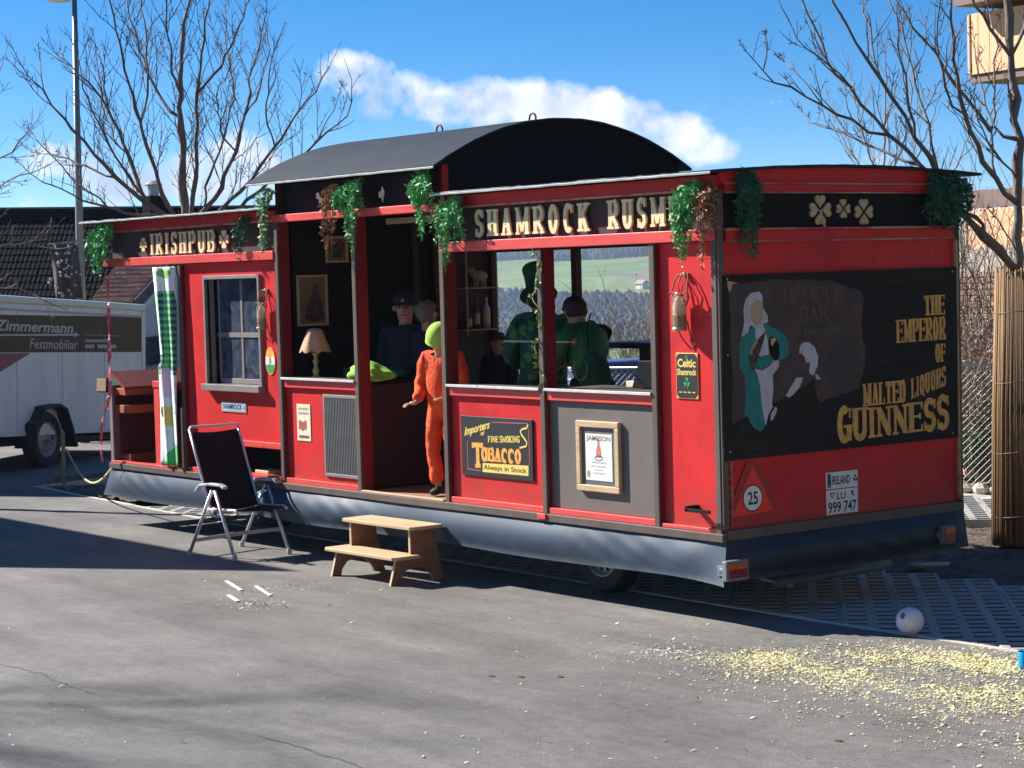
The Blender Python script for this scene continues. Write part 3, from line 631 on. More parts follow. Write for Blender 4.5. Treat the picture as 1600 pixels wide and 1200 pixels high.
# soil between and behind the pavers, the mulch heap at the left end, rough lumps
def rough_patch(name, m, poly, z, amp, step, seed, label=None, kind='structure'):
    xs0, xs1 = min(p[0] for p in poly), max(p[0] for p in poly); ys0, ys1 = min(p[1] for p in poly), max(p[1] for p in poly)
    gx = np.arange(xs0, xs1+step, step); gy = np.arange(ys0, ys1+step, step); X_, Y_ = np.meshgrid(gx, gy)
    inside = np.zeros(X_.shape, bool); n = len(poly)
    for i in range(n):
        (xa, ya), (xb, yb) = poly[i], poly[(i+1) % n]
        cond = ((ya > Y_) != (yb > Y_)); xi = (xb-xa)*(Y_-ya)/((yb-ya) if yb != ya else 1e-9)+xa; inside ^= cond & (X_ < xi)
    r = np.random.default_rng(seed); Z = z+amp*(hnoise(X_, Y_, .3, seed)*.6+hnoise(X_, Y_, .07, seed+1)*.4)+r.uniform(-.2, .2, X_.shape)*amp
    idx = np.arange(X_.size).reshape(X_.shape); f = inside[:-1, :-1] & inside[1:, 1:] & inside[:-1, 1:] & inside[1:, :-1]
    F = np.stack([idx[:-1, :-1][f], idx[:-1, 1:][f], idx[1:, 1:][f], idx[1:, :-1][f]], -1)
    me = bpy.data.meshes.new(name); me.from_pydata(np.stack([X_, Y_, Z], -1).reshape(-1, 3).tolist(), [], F.tolist()); me.materials.append(M[m])
    bm = bmesh.new(); bm.from_mesh(me); bmesh.ops.delete(bm, geom=[v for v in bm.verts if not v.link_faces], context='VERTS'); bm.to_mesh(me); bm.free()
    o = bpy.data.objects.new(name, me); COL.objects.link(o); o['kind'] = kind
    return o
rough_patch('soil_under_pavers', 'deepsoil', [(-13.6, 1.15), (-8.5, .8), (0, .6), (6, .7), (8, 3), (-4, 3.2), (-12, 3.2), (-14.2, 2.4)], GZ-.085, .006, .09, 4)
rough_patch('soil_bed', 'soil', [(-13.2, 1.6), (-9, 1.95), (-4.8, 2.0), (-4.7, 2.7), (8, 2.75), (9, 5.2), (-2, 5.5), (-14, 5.5)], GZ-.02, .035, .05, 14)
rough_patch('mulch', 'mulch', [(-13.45, 1.18), (-10.9, 1.0), (-10.7, 1.5), (-10.3, 2.0), (-12.8, 2.3)], GZ+.01, .04, .04, 24)
rough_patch('sandy_path', 'stone', [(-9, 7.3), (-1, 7.3), (-1, 7.75), (-9, 7.75)], GZ-.03, .02, .08, 34)
rough_patch('lawn', 'grass', [(-14, 7.75), (0, 7.75), (2, 12), (-16, 12)], GZ-.03, .05, .12, 44)
rough_patch('verge', 'grass', [(-17.9, .2), (-19.9, 3.4), (-21.6, 6), (-34, 11.5), (-36, 0)], GZ+.05, .05, .25, 54)
# stones along the grass edge
for i in range(26):
    x = -7.2+i*.22+random.uniform(-.04, .04); y = 7.72+random.uniform(-.06, .06)
    if i == 0:
        mb = MB(); mb.sph((0, 0, 0), .11, 8, 5, (1.1, .8, .6)); mb.v = [(a*random.uniform(.85, 1.15), b*random.uniform(.85, 1.15), c*random.uniform(.85, 1.15)) for a, b, c in mb.v]
        st0 = mb.build('edging_stone', 'stone'); st = st0
    else: st = st0.copy(); COL.objects.link(st)
    st.location = (x, y, GZ+.02); st.rotation_euler = (0, 0, random.uniform(0, 6)); s_ = random.uniform(.7, 1.3); st.scale = (s_, s_, s_)
    tag(st, 'rough pale edging stone in the row between the sandy path and the grass', 'stone', 'edging stones')
# hair-cracks and fill in the asphalt
def ground_strip(pix, w, name, m, z=.002):
    mb = MB(); P_ = []
    for i in range(len(pix)-1):
        a, b = G(*pix[i]), G(*pix[i+1]); n_ = max(2, int((b-a).length/.06))
        for k in range(n_): P_.append(a.lerp(b, k/n_)+Vector((random.gauss(0, .008), random.gauss(0, .008), 0)))
    for a, b in zip(P_, P_[1:]):
        d = (b-a).normalized(); s = Vector((-d.y, d.x, 0))*w*random.uniform(.3, .8)
        mb.add([a-s, b-s, b+s, a+s], [(0, 1, 2, 3)])
    mb.v = [(x, y, GZ+z) for x, y, z_ in mb.v]
    o = mb.build(name, m); struct(o); return o
M['crack'] = mat('tar_filled_crack', (.085, .08, .074), .9, .3, 12)
ground_strip([(0, 1038), (60, 1052), (110, 1073), (170, 1092)], .012, 'road_crack', 'crack')
ground_strip([(400, 1150), (460, 1165), (540, 1190), (600, 1215)], .016, 'road_crack', 'crack')

# ------------------------------------------------------------------ off-frame steep-roofed shed whose shadow falls across the yard (left of the picture)
apx = Vector((-4.58, -.58, GZ))+Vector((-1.314, -.557, 1))*5.6
sh_ = thing('garden_shed', 'tall narrow shed with a very steep roof left of the yard', 'shed', (apx.x-3, apx.y, GZ))
x0, x1, yc = apx.x-6, apx.x, apx.y
MB().box(x0, x1-.2, yc-1.25, yc+1.25, GZ, GZ+2.3).build('wall', 'plywood', sh_)
MB().add([(x0, yc-1.55, GZ+2.0), (x1, yc-1.55, GZ+2.0), (x1, yc, apx.z), (x0, yc, apx.z), (x0, yc+1.55, GZ+2.0), (x1, yc+1.55, GZ+2.0)], [(0, 1, 2, 3), (3, 2, 5, 4), (0, 3, 4), (1, 5, 2), (0, 4, 5, 1)]).build('roof', 'tiledark', sh_)

# ------------------------------------------------------------------ houses on the left
def tiled(name, ra, rb, ea, eb, rows, cols, m, parent, wave=.02, lift=.03):
    """courses of tiles from ridge (ra, rb) down to eave (ea, eb); every course steps out over the next"""
    ra, rb, ea, eb = map(Vector, (ra, rb, ea, eb)); n = (rb-ra).cross(ea-ra).normalized()
    if n.z < 0: n = -n
    mb = MB()
    for r in range(rows):
        t0, t1 = r/rows, (r+1.12)/rows
        a0, b0 = ra.lerp(ea, t0), rb.lerp(eb, t0); a1, b1 = ra.lerp(ea, t1), rb.lerp(eb, t1); V = []
        K = cols*2
        for k in range(K+1):
            s_ = k/K; w_ = wave*(k % 2)
            V.append(a0.lerp(b0, s_)+n*(w_)); 
        for k in range(K+1):
            s_ = k/K; w_ = wave*(k % 2)
            V.append(a1.lerp(b1, s_)+n*(w_+lift+random.uniform(-.004, .004)))
        for k in range(K+1): V.append(a1.lerp(b1, k/K)-n*.005)
        F = [(k, k+1, K+2+k, K+1+k) for k in range(K)]+[(K+1+k, K+2+k, 2*K+3+k, 2*K+2+k) for k in range(K)]
        mb.add(V, F)
    return mb.build(name, m, parent, kind='stuff')
hA = thing('house', 'low house with a wide dark tiled roof and chimney behind the white trailer', 'house', at(100, 600, 42))
r0, r1 = at(-260, 328, 42), at(520, 345, 42); dn = Vector((fw.x, fw.y, 0)).normalized()
r0.z = at(0, 332, 42).z; r1.z = at(225, 340, 42).z
e0, e1_ = r0-dn*5.5-SZ*3.7, r1-dn*5.5-SZ*3.7
tiled('roof_tiles', r0, r1, e0, e1_, 28, 110, 'tiledark', hA, .012, .018)
MB().add([r0+dn*.02, r1+dn*.02, r1+dn*5.5-SZ*3.7, r0+dn*5.5-SZ*3.7, e0+SZ*.02, e1_+SZ*.02], [(0, 1, 2, 3), (0, 4, 5, 1), (0, 3, 4), (1, 5, 2), (2, 3, 4, 5)]).build('roof', 'tiledark', hA)
MB().tube([r0+SZ*.03, r1+SZ*.03], .13, 8).build('ridge_cap', 'tiledark', hA)
w0, w1 = e0+dn*.6, e1_+dn*.6
MB().add([w0, w1, w1+dn*9, w0+dn*9]+[Vector((p.x, p.y, GZ-2)) for p in (w0, w1, w1+dn*9, w0+dn*9)], [(0, 1, 5, 4), (1, 2, 6, 5), (2, 3, 7, 6), (3, 0, 4, 7)]).build('wall', 'render', hA)
for i in range(6):
    c = w0.lerp(w1, (i+.7)/6.4); c.z = .2; rr = Vector((rt.x, rt.y, 0)).normalized()
    MB().obox(c-dn*.02, rr*.5, dn*.03, SZ*.55).build('window', 'winglass', hA)
cb = at(241, 340, 41.5); 
MB().box(cb.x-.17, cb.x+.17, cb.y-.17, cb.y+.17, cb.z-.8, cb.z+.42).build('chimney', 'tiledark', hA)
MB().lathe([(.11, 0), (.11, .2), (.2, .22), (.05, .3)], (cb.x, cb.y, cb.z+.42), 12).build('chimney_cap', 'galv', hA)

hB = thing('garage', 'small white garage with sunlit brown tile roof seen past the trailer', 'garage', (*at(230, 600, 34).xy, GZ))
C1, C2 = at(140, 464, 33), at(208, 471, 33.2); C1.z = C2.z = C2.z
R1, R2 = at(184, 404, 36.2), at(266, 409, 36.4); R1.z = R2.z
tiled('roof_tiles', R1, R2, C1, C2, 9, 15, 'tilebrown', hB, .022, .03)
MB().beam(R2+Vector((.03, 0, -.06)), C2+Vector((.03, 0, -.06)), .04, .16).build('verge_board', 'darkwood', hB)
MB().beam(R2+Vector((.05, .03, -.2)), C2+Vector((.05, .03, -.2)), .04, .09).build('soffit_board', 'white', hB)
wa = C2+(R2-C2)*.08; wb = R2+Vector((0, 0, 0)); ext = (R2-C2)*1.9; wall_dir = Vector((ext.x, ext.y, 0)).normalized()
Wd = 5.2; q0 = Vector((wa.x, wa.y, 0)); mb = MB()
hgt = lambda s_: C2.z-.08+(R2.z-C2.z)*min(s_/((R2-C2).xy.length), 1)-max(0, s_-(R2-C2).xy.length)*.5
prof = [(0, GZ-1.5), (Wd, GZ-1.5), (Wd, hgt(Wd)), ((R2-C2).xy.length, hgt((R2-C2).xy.length)), (0, hgt(0))]
mb.prism(prof, q0-wall_dir.cross(SZ)*.15, wall_dir, SZ, .15); mb.build('gable_wall', 'render', hB)
back = Vector((C1.x-C2.x, C1.y-C2.y, 0))
mb = MB().obox(q0+back*.5+Vector((0, 0, -.1)), back*.5, wall_dir*.1, SZ*(C2.z+1.0)*.6); mb.build('front_wall', 'render', hB)
def onwall(px, py):
    n = wall_dir.cross(SZ); d = ray(px, py); t = (q0-CAM).dot(n)/d.dot(n); return CAM+d*t
a, b = onwall(226, 527), onwall(262, 563)
nW = wall_dir.cross(SZ)
if nW.dot(CAM-q0) < 0: nW = -nW
c = (a+b)/2; hw = abs((b-a).dot(wall_dir))/2; hh = abs(a.z-b.z)/2
MB().obox(c+nW*.03, wall_dir*hw, nW*.03, SZ*hh).build('window', 'winglass', hB)
MB().obox(c+nW*.06-SZ*(hh+.06), wall_dir*(hw+.05), nW*.06, SZ*.05).build('window_sill', 'concrete', hB)

# ------------------------------------------------------------------ street lamp with banner
lb = at(126, 520, 33); lamp = thing('street_lamp', 'tall slim grey street lamp behind the white trailer', 'street lamp', (lb.x, lb.y, GZ-.3))
ltop = at(116, -12, 33)
MB().tube([(lb.x, lb.y, GZ-.3), (lb.x+(ltop.x-lb.x)*.45, lb.y+(ltop.y-lb.y)*.45, (ltop.z+GZ)/2), ltop], [.075, .06, .038], 12).build('pole', 'streetsteel', lamp, smooth=True)
hd = at(92, -3, 33); MB().tube([ltop, at(108, -6, 33), at(84, -4, 33)], [.03, .03, .03], 8).build('arm', 'streetsteel', lamp, smooth=True)
MB().lathe([(.02, .12), (.16, .08), (.2, 0), (.17, -.05), (.05, -.07)], hd, 16).build('lamp_head', 'white', lamp, smooth=True)
bn = thing('banner', 'dark brown banner with scattered bright dots hanging from the lamp post', 'banner', at(98, 380, 32.9))
MB().tube([at(74, 381, 32.9), at(124, 377, 32.9)], .02, 6).build('rod', 'streetsteel', bn)
mb = MB(); K = 8
for j in range(9):
    for i in range(K+1):
        p = at(77+i*42/K+j*1.3-(i*.0), 382+j*10.5, 32.9)+fw*(.06*math.sin(i*1.6+j*.35)); mb.v.append(tuple(p))
mb.f = [(j*(K+1)+i, j*(K+1)+i+1, (j+1)*(K+1)+i+1, (j+1)*(K+1)+i) for j in range(8) for i in range(K)]
bo = mb.build('cloth', 'banner', bn, smooth=True); so_ = bo.modifiers.new('s', 'SOLIDIFY'); so_.thickness = .006
mb = MB()
for i in range(34):
    p = at(84+random.gauss(18, 10), 390+random.random()*72, 32.83); r_ = random.uniform(.012, .032); mb.sph(p, r_, 6, 4)
mb.build('printed_dots', 'confetti', bn, kind='stuff')

# ------------------------------------------------------------------ white box trailer
TO, T1_, TT_ = at(0, 683, 27.7), at(228, 672, 31.4), at(0, 462, 27.7)
tX = (T1_-TO).normalized(); tZ = (TT_-TO); tZ = (tZ-tX*tZ.dot(tX)).normalized(); tY = tZ.cross(tX)     # tY points away from the viewer
tn = -tY
def TP(px, py, off=0): d = ray(px, py); p0 = TO+tn*off; t = (p0-CAM).dot(tn)/d.dot(tn); return CAM+d*t
def T2(px, py): p = TP(px, py)-TO; return (p.dot(tX), p.dot(tZ))
trl = thing('box_trailer', 'white box trailer with brown and red printed side standing on the left', 'trailer', (*(TO+tX*1.5+tY*1).xy, GZ))
LX = (T1_-TO).length; HZ = 1.86; L0 = -1.9
def tb(name, m, x0, x1, y0, y1, z0, z1, bev=0, parent=trl):
    c = TO+tX*(x0+x1)/2+tY*(y0+y1)/2+tZ*(z0+z1)/2
    return MB().obox(c, tX*(x1-x0)/2, tY*(y1-y0)/2, tZ*(z1-z0)/2).build(name, m, parent, bevel=bev)
tb('body', 'trailer', L0, LX-.06, 0, 2.0, 0, HZ-.1, .01)
tb('roof', 'white', L0-.03, LX-.02, -.03, 2.03, HZ-.1, HZ, .03)
tb('upper_rail', 'greyplastic', L0, LX-.07, -.012, 0, HZ-.2, HZ-.17)
tb('lower_rail', 'white', L0, LX-.05, -.02, 0, 0, .06, .004)
tb('corner_post', 'white', LX-.14, LX-.03, -.015, .1, .06, HZ-.1, .01)
tb('chassis', 'black', L0, LX-.3, .1, 1.9, -.13, -.005)
for k in range(1, 5): tb('panel_joint', 'greyplastic', L0+k*1.15, L0+k*1.15+.012, -.003, 0, .06, HZ-.2)
def tprint(name, m, pix, d):
    return MB().prism([T2(*p) for p in pix], TO, tX, tZ, d, back=False).build(name, m, trl) if tX.cross(tZ).dot(tn) > 0 else MB().prism([T2(*p) for p in pix], TO, tX, tZ, -d, back=False).build(name, m, trl)
tprint('brown_print', 'trbrown', [(-60, 491), (222, 495), (222, 550), (-60, 551)], .003)
tprint('red_print', 'trred', [(-60, 552.5), (48, 551.5), (0, 581), (-60, 616)], .003)
def tt(s_, pa, pb, m, bold=0, shear=0):
    a, b = T2(*pa), T2(*pb); o = TO+tX*a[0]+tZ*b[1]+tn*.004
    return text(s_, o, tX, tZ, b[0]-a[0], a[1]-b[1], m, trl, .001, bold, shear)
tt('Zimmermann', (-9, 499), (114, 521), 'letgrey', .02, .22); tt('Festmobiliar', (46, 529), (121, 546), 'letgrey', 0, .2)
tprint('arrow_line', 'letgrey', [(-60, 522.5), (116, 521.5), (116, 519), (124, 523), (116, 527), (116, 524.5), (-60, 525)], .0045)
tt('Ronny Zimmermann', (133, 521), (189, 527), 'greyplastic')
for k in range(9): tprint('small_print', 'greyplastic', [(133+k*4.2, 530.5), (136.2+k*4.2, 530.5), (136.2+k*4.2, 534.5), (133+k*4.2, 534.5)], .0045)
for k in range(10): 
    if k not in (3, 7): tprint('small_print', 'letgrey', [(133+k*4.9, 538.5), (136.8+k*4.9, 538.5), (136.8+k*4.9, 544), (133+k*4.9, 544)], .0045)
wc = TP(75, 702, .03); wr = .38
def wheel(c, ax, r, w, parent, name='wheel'):
    """tyre + pressed steel rim; ax = outward axle direction"""
    c, ax = Vector(c), Vector(ax).normalized(); Mx = ax.to_track_quat('Z', 'Y').to_matrix()
    def tr(mb): mb.v = [tuple(c+Mx @ Vector(v)) for v in mb.v]; return mb
    prof = [(r*.62, -w), (r*.9, -w), (r, -w*.8), (r, -w*.2), (r*.93, 0), (r*.8, .012), (r*.64, 0), (r*.6, -.03)]
    ty = tr(MB().lathe(prof, (0, 0, 0), 32, capb=True, capt=False)).build(name, 'rubber', parent, smooth='angle')
    tr(MB().lathe([(r*.63, -.004), (r*.6, .002), (r*.57, -.03), (r*.5, -.05), (r*.32, -.03), (r*.2, -.02), (r*.13, .005), (r*.10, .03), (.001, .032)], (0, 0, 0), 28, capb=False, capt=False)).build('rim', 'rim', ty, smooth=True)
    mb = MB()
    for k in range(14):
        a = 2*math.pi*k/14; mb.lathe([(r*.042, 0), (r*.042, .006)], (r*.46*math.cos(a), r*.46*math.sin(a), -.044), 10)
    tr(mb).build('rim_holes', 'black', ty)
    mb = MB()
    for k in range(5):
        a = 2*math.pi*k/5; mb.lathe([(r*.03, 0), (r*.03, .015)], (r*.2*math.cos(a), r*.2*math.sin(a), -.02), 6)
    tr(mb).build('wheel_bolt', 'galv', ty)
    return ty
wheel((wc.x, wc.y, GZ+wr), tn, wr, .2, trl)
wheel(tuple(Vector((wc.x, wc.y, GZ+wr))+tY*1.95), tY, wr, .2, trl)
mb = MB(); cxy = Vector((wc.x, wc.y, GZ+wr)); prv = None
prof = [(-.62, -.1), (-.6, .2), (-.47, .25), (-.3, .43), (.12, .46), (.34, .40), (.52, .14), (.66, -.1)]
for (a, b), (c, d) in zip(prof, prof[1:]):
    p, q = cxy+tX*a*.83+tZ*b, cxy+tX*c*.83+tZ*d; m_ = (p+q)/2; dd = (q-p)
    mb.obox(m_-tn*.02, dd*.54, tn*.16, dd.cross(tn).normalized()*.022)
mb.build('mudguard', 'rubber', trl)
tb('underrun_bar', 'rubber', LX-2.2, LX-.5, .0, .06, -.1, -.04)
# stakes and rope
def stake(pb, pt, lbl):
    b = G(*pb); h = (pb[1]-pt[1])/FPX*(b-CAM).dot(fw); mb = MB(); mb.obox((b.x, b.y, GZ+h/2), (.02, -.012, 0), (.012, .02, 0), (.01, .0, h/2))
    return tag(recenter(mb.build('wooden_stake', 'tapegrey', bevel=.003)), lbl, 'stake')
s1 = stake((101, 766), (97, 675), 'weathered upright stake in front of the trailer wheel')
s2 = stake((205, 782), (205, 771), 'short stub of stake in the mulch below the wagon skirt')
a = at(104, 702, 26.4); b = Vector((-9.15, .05, .02)); pts = [a.lerp(b, t/12)-SZ*(.32*math.sin(math.pi*t/12)) for t in range(13)]
tag(recenter(MB().tube(pts, .012, 6).build('rope', 'rope', smooth=True)), 'pale yellow rope sagging from the stake to the front of the wagon', 'rope')

# unseen houses added behind the camera, dark, to cut skylight on the wagon's end
for i, (x, y, w_, d_, h_, m_, lab) in enumerate(((22, 5, 4, 13, 8.5, 'addedbarn', 'unseen dark barn added behind the camera to block sky light'), (19, -17, 4, 7, 6.5, 'addedhouse', 'unseen dark house added behind the camera on the left to block sky light'))):
    hh = thing('house', lab, 'house', (x, y, GZ)); MB().box(x-w_, x+w_, y-d_, y+d_, GZ-.1, GZ+h_).build('wall', m_, hh)
    MB().add([(x-w_-.5, y-d_-.5, GZ+h_-.1), (x-w_-.5, y+d_+.5, GZ+h_-.1), (x, y+d_+.5, GZ+h_+2.6), (x, y-d_-.5, GZ+h_+2.6), (x+w_+.5, y+d_+.5, GZ+h_-.1), (x+w_+.5, y-d_-.5, GZ+h_-.1)], [(0, 1, 2, 3), (3, 2, 4, 5), (0, 3, 5), (1, 4, 2), (0, 5, 4, 1)]).build('roof', 'tilebrown', hh)
    for z in (1.2, 4.2):
        for k in range(-2, 3):
            q = y+k*d_*.38; f_ = MB().box(x-w_-.04, x-w_+.0, q-.6, q+.6, GZ+z, GZ+z+1.3).build('window', 'frame_grey', hh); MB().box(x-w_-.055, x-w_-.041, q-.52, q+.52, GZ+z+.08, GZ+z+1.22).build('pane', 'winglass', f_)
# ------------------------------------------------------------------ the pub wagon
W = thing('pub_wagon', 'red and black railway style pub wagon with raised barrel roof parked on the pavers', 'wagon', (-4.5, 1.2, GZ))
YW = 2.375
def wb(name, m, x0, x1, y0, y1, z0, z1, bev=.004, parent=None, label=None): return box(name, m, x0, x1, y0, y1, z0, z1, parent or W, bev, label)
# floor, chassis
wb('floor', 'floor', -9.08, -.03, .0, YW, -.04, 0.0)
for k in range(9): wb('floor_board', 'floor', -4.46, -3.24, .02+k*.13, .02+k*.13+.126, .001, .014, .002)
wb('chassis', 'black', -8.9, -.2, .35, 2.0, -.2, -.045); wb('axle_beam', 'black', -1.7, -1.6, .3, 2.1, -.33, -.25)
wb('floor_trim', 'brown', -9.14, .03, -.045, -.001, -.045, .012); wb('floor_trim', 'brown', .001, .04, -.0, 2.40, -.035, .035)
wb('floor_edge', 'redrail', -9.12, -7.59, -.03, .05, .013, .035); wb('floor_edge', 'pinewood', -4.45, -3.25, -.04, .0, .013, .028)
# posts
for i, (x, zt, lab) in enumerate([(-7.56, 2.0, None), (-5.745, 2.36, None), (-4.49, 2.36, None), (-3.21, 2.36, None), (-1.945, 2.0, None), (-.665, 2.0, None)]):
    p = wb('post', 'postshade', x-.032, x+.032, .002, .10, .012, zt); wb('post_face', 'brown', x-.030, x+.024, -.022, .001, .0, zt-.0, parent=p)
wb('post', 'postshade', -.06, -.001, .002, .06, .012, 2.0); wb('corner_post', 'brown', -.052, .0, -.026, .001, -.0, 2.36); wb('corner_post', 'brown', .001, .022, -.02, .03, .036, 2.34)
wb('post', 'red', -3.225, -3.175, .001, .05, 2.41, 2.70); wb('post', 'darkred', -5.77, -5.72, .001, .05, 2.41, 2.68)
# side panels
def panel(name, m, x0, x1, y, z0, z1, t=.02): return wb(name, m, x0, x1, y, y+t, z0, z1, .002)
panel('side_panel', 'red', -5.715, -4.52, .024, .06, .86); panel('side_panel', 'red', -3.18, -1.975, .024, .06, .86)
panel('side_panel', 'greypanel', -1.915, -.695, .024, .06, .86); panel('side_panel', 'red', -.635, -.06, .024, .04, 2.0)
WX0, WX1, WZ0, WZ1 = -7.10, -6.13, .865, 1.845
mb = MB()
for a in ((-7.53, WX0, .34, 2.0), (WX1, -5.775, .34, 2.0), (WX0, WX1, .34, WZ0), (WX0, WX1, WZ1, 2.0)): mb.box(a[0], a[1], .024, .048, a[2], a[3])
mb.build('side_panel', 'red', W)
wb('panel_rail', 'redrail', -7.53, -5.775, .004, .023, .30, .355); wb('panel_rail', 'red', -7.53, -5.775, .0235, .09, .30, .339)
for (x0, x1) in ((-7.53, -5.775), (-5.715, -4.52), (-3.18, -1.975), (-1.915, -.695), (-.635, -.06)):
    wb('bottom_rail', 'redrail', x0, x1, -.012, .06, .0125, .058 if x0 < -.7 else .039)
    if x0 > -.7: continue
for (x0, x1) in ((-5.715, -4.52), (-3.18, -1.975), (-1.915, -.695)):
    wb('sill', 'brown', x0, x1, -.03, .16, .935, .955); wb('sill_edge', 'ivory' if 0 else 'roofedge', x0, x1, -.036, -.0305, .936, .958)
    wb('sill_rail', 'redrail', x0, x1, -.006, .05, .865, .934); wb('sill_back', 'darkred', x0, x1, .051, .16, .862, .9345)
# interior faces of the low side walls
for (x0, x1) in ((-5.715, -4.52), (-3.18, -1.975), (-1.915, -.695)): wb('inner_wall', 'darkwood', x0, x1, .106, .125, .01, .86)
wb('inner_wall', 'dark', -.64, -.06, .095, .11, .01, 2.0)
# red clip at the foot of the middle post
wb('post_foot', 'redrail', -2.0, -1.90, -.06, -.023, -.03, .012); wb('handle', 'black', -.3, -.05, -.09, -.075, .15, .175, .003)
wb('handle_bracket', 'black', -.3, -.275, -.09, .023, .15, .19, .003)
# rails, sign boards, upper bands
for (x0, x1) in ((-9.12, -5.78), (-3.175, .0)):
    wb('top_rail', 'redrail', x0, x1, -.035, .09, 2.005, 2.085); wb('upper_band', 'red', x0+.02, x1-.02, .012, .07, 2.345, 2.45)
    wb('upper_band_trim', 'redworn', x0+.02, x1-.02, .0, .0115, 2.345, 2.362)
sbL = wb('sign_board', 'board', -9.08, -5.78, .05, .07, 2.086, 2.343, .002); sbR = wb('sign_board', 'board', -3.17, -.03, .05, .07, 2.086, 2.343, .002)
wb('top_rail', 'redrail', -5.775, -3.18, -.035, .09, 2.335, 2.40); sbC = wb('sign_board', 'black', -5.72, -3.226, .05, .07, 2.401, 2.67, .002)
wb('rail_end', 'redrail', -3.30, -3.18, -.045, -.0355, 2.29, 2.39)
wb('door_lintel', 'paleframe', -4.46, -3.24, .3, .34, 2.27, 2.32); wb('upper_lining', 'dark', -5.7, -3.24, .071, .09, 2.40, 2.66)
# cut-out letters
L1 = letters('IRISHPUB', (S(233, 397)[0], .03, 2.105), SX, SZ, S(332, 377)[0]-S(233, 397)[0], .205, 'cream', sbL, T=.19, t=.085, d=.016, gap=.50)
xa, xb = S(741, 378)[0], S(1088, 350)[0]
letters('SHAMROCK', (S(741, 378)[0], .028, 2.115), SX, SZ, S(918, 360)[0]-S(741, 378)[0], .205, 'cream', sbR, T=.20, t=.085, d=.018, gap=.55)
letters('RUSMU', (S(949, 360)[0], .028, 2.12), SX, SZ, S(1060, 355)[0]-S(949, 360)[0], .205, 'cream', sbR, T=.20, t=.085, d=.018, gap=.50)
clover((S(221, 383)[0], .03, 2.21), SX, SZ, .085, 'cream', sbL, stem=False); clover((S(347, 376)[0], .03, 2.215), SX, SZ, .105, 'cream', sbL, stem=False)
# roofs
def roof_sheet(name, m, x0, x1, zf, th, n=28, ya=-.12, yb=2.62, parent=W, kx=6):
    mb = MB(); K = n+1
    for xi in range(kx+1):
        x = x0+(x1-x0)*xi/kx
        for s_ in (0, 1):
            for i in range(K): y = ya+(yb-ya)*i/n; mb.v.append((x, y, zf(y)+(th if s_ else 0)+random.uniform(-.002, .002)))
    for xi in range(kx):
        for i in range(n):
            a = xi*2*K+i; b = a+2*K
            mb.f += [(a, a+1, b+1, b)[::-1], (a+K, a+K+1, b+K+1, b+K)]
        a = xi*2*K; b = a+2*K; mb.f += [(a, b, b+K, a+K), (a+n, a+n+K, b+n+K, b+n)]
    for a in (0, kx*2*K): mb.f += [(a+i, a+i+1, a+i+1+K, a+i+K) for i in range(n)]
    return mb.build(name, m, parent)
lowz = lambda y: 2.455+.05*(1-((y-1.25)/1.37)**2); vault = lambda y: 2.672+.405*(1-abs((y-1.26)/1.37)**2.05)
rl = roof_sheet('roof', 'felt', -9.47, -5.75, lowz, .02); rr_ = roof_sheet('roof', 'felt', -3.205, .07, lowz, .02); rc = roof_sheet('barrel_roof', 'felt', -6.08, -3.15, vault, .02, 40, -.11, 2.63)
def edge_strip(x0, x1, y, z, parent):
    mb = MB(); n_ = int((x1-x0)/.08); 
    for i in range(n_+1):
        x = x0+(x1-x0)*i/n_; dz = random.uniform(-.0015, .0015); dy = random.uniform(-.001, .001)
        mb.v += [(x, y+dy, z-.004+dz), (x, y+dy-.004, z+.008+dz), (x, y+.02, z+.022+dz)]
    for i in range(n_): a = i*3; mb.f += [(a, a+3, a+4, a+1), (a+1, a+4, a+5, a+2)]
    mb.build('edge_flashing', 'roofedge', parent)
edge_strip(-9.47, -5.76, -.125, lowz(-.12)+.0, rl); edge_strip(-3.2, .07, -.125, lowz(-.12), rr_); edge_strip(-6.08, -3.15, -.115, vault(-.11), rc)
# gable ends of the barrel roof
for x, m in ((-3.215, 'black'), (-5.755, 'black')):
    ys_ = [.0+i*2.52/24 for i in range(25)]; pts = [(y, vault(y)-.001) for y in ys_]+[(2.52, 2.35), (0, 2.35)]
    MB().prism(pts, (x, 0, 0), (0, 1, 0), (0, 0, 1), .02).build('gable_end', m, W)
for x in (-4.98, -3.62):
    p = (x, 1.26, vault(1.26)+.02); mb = MB(); mb.tube([(p[0]+.045*math.cos(R(a)), p[1]+.0, p[2]+.028+.045*math.sin(R(a))) for a in range(-60, 241, 20)], .009, 6); mb.build('lifting_ring', 'rust', rc, smooth=True)
for x in (-5.2, -4.4): wb('roof_seam', 'felt', x, x+.0, 0, 0, 0, 0) if 0 else None
# rear end wall
wb('rear_wall', 'red', -.022, 0, .031, 2.36, .036, 2.36, .001)
wb('rear_moulding', 'red', .0, .03, .05, 2.36, 1.995, 2.07, .006); wb('rear_moulding_edge', 'redworn', .0, .036, .05, 2.36, 2.0705, 2.088, .003); wb('rear_moulding_edge', 'redworn', .0301, .038, .05, 2.36, 1.99, 2.003, .002)
wb('rear_moulding', 'red', .0, .028, .05, 2.36, 2.335, 2.385, .006); wb('rear_moulding_edge', 'redworn', .0, .036, .05, 2.36, 2.324, 2.334, .002); wb('rear_moulding_edge', 'redworn', .0, .036, .05, 2.36, 2.386, 2.396, .002)
sbE = wb('sign_board', 'black', .0, .010, .052, 2.34, 2.0885, 2.3235, .001)
pts = [(.03, 2.397)]+[(y, lowz(y)-.001) for y in [.03+i*2.36/20 for i in range(21)]]+[(2.39, 2.397)]
MB().prism(pts, (-.02, 0, 0), (0, 1, 0), (0, 0, 1), .035).build('roof_fascia', 'red', W)
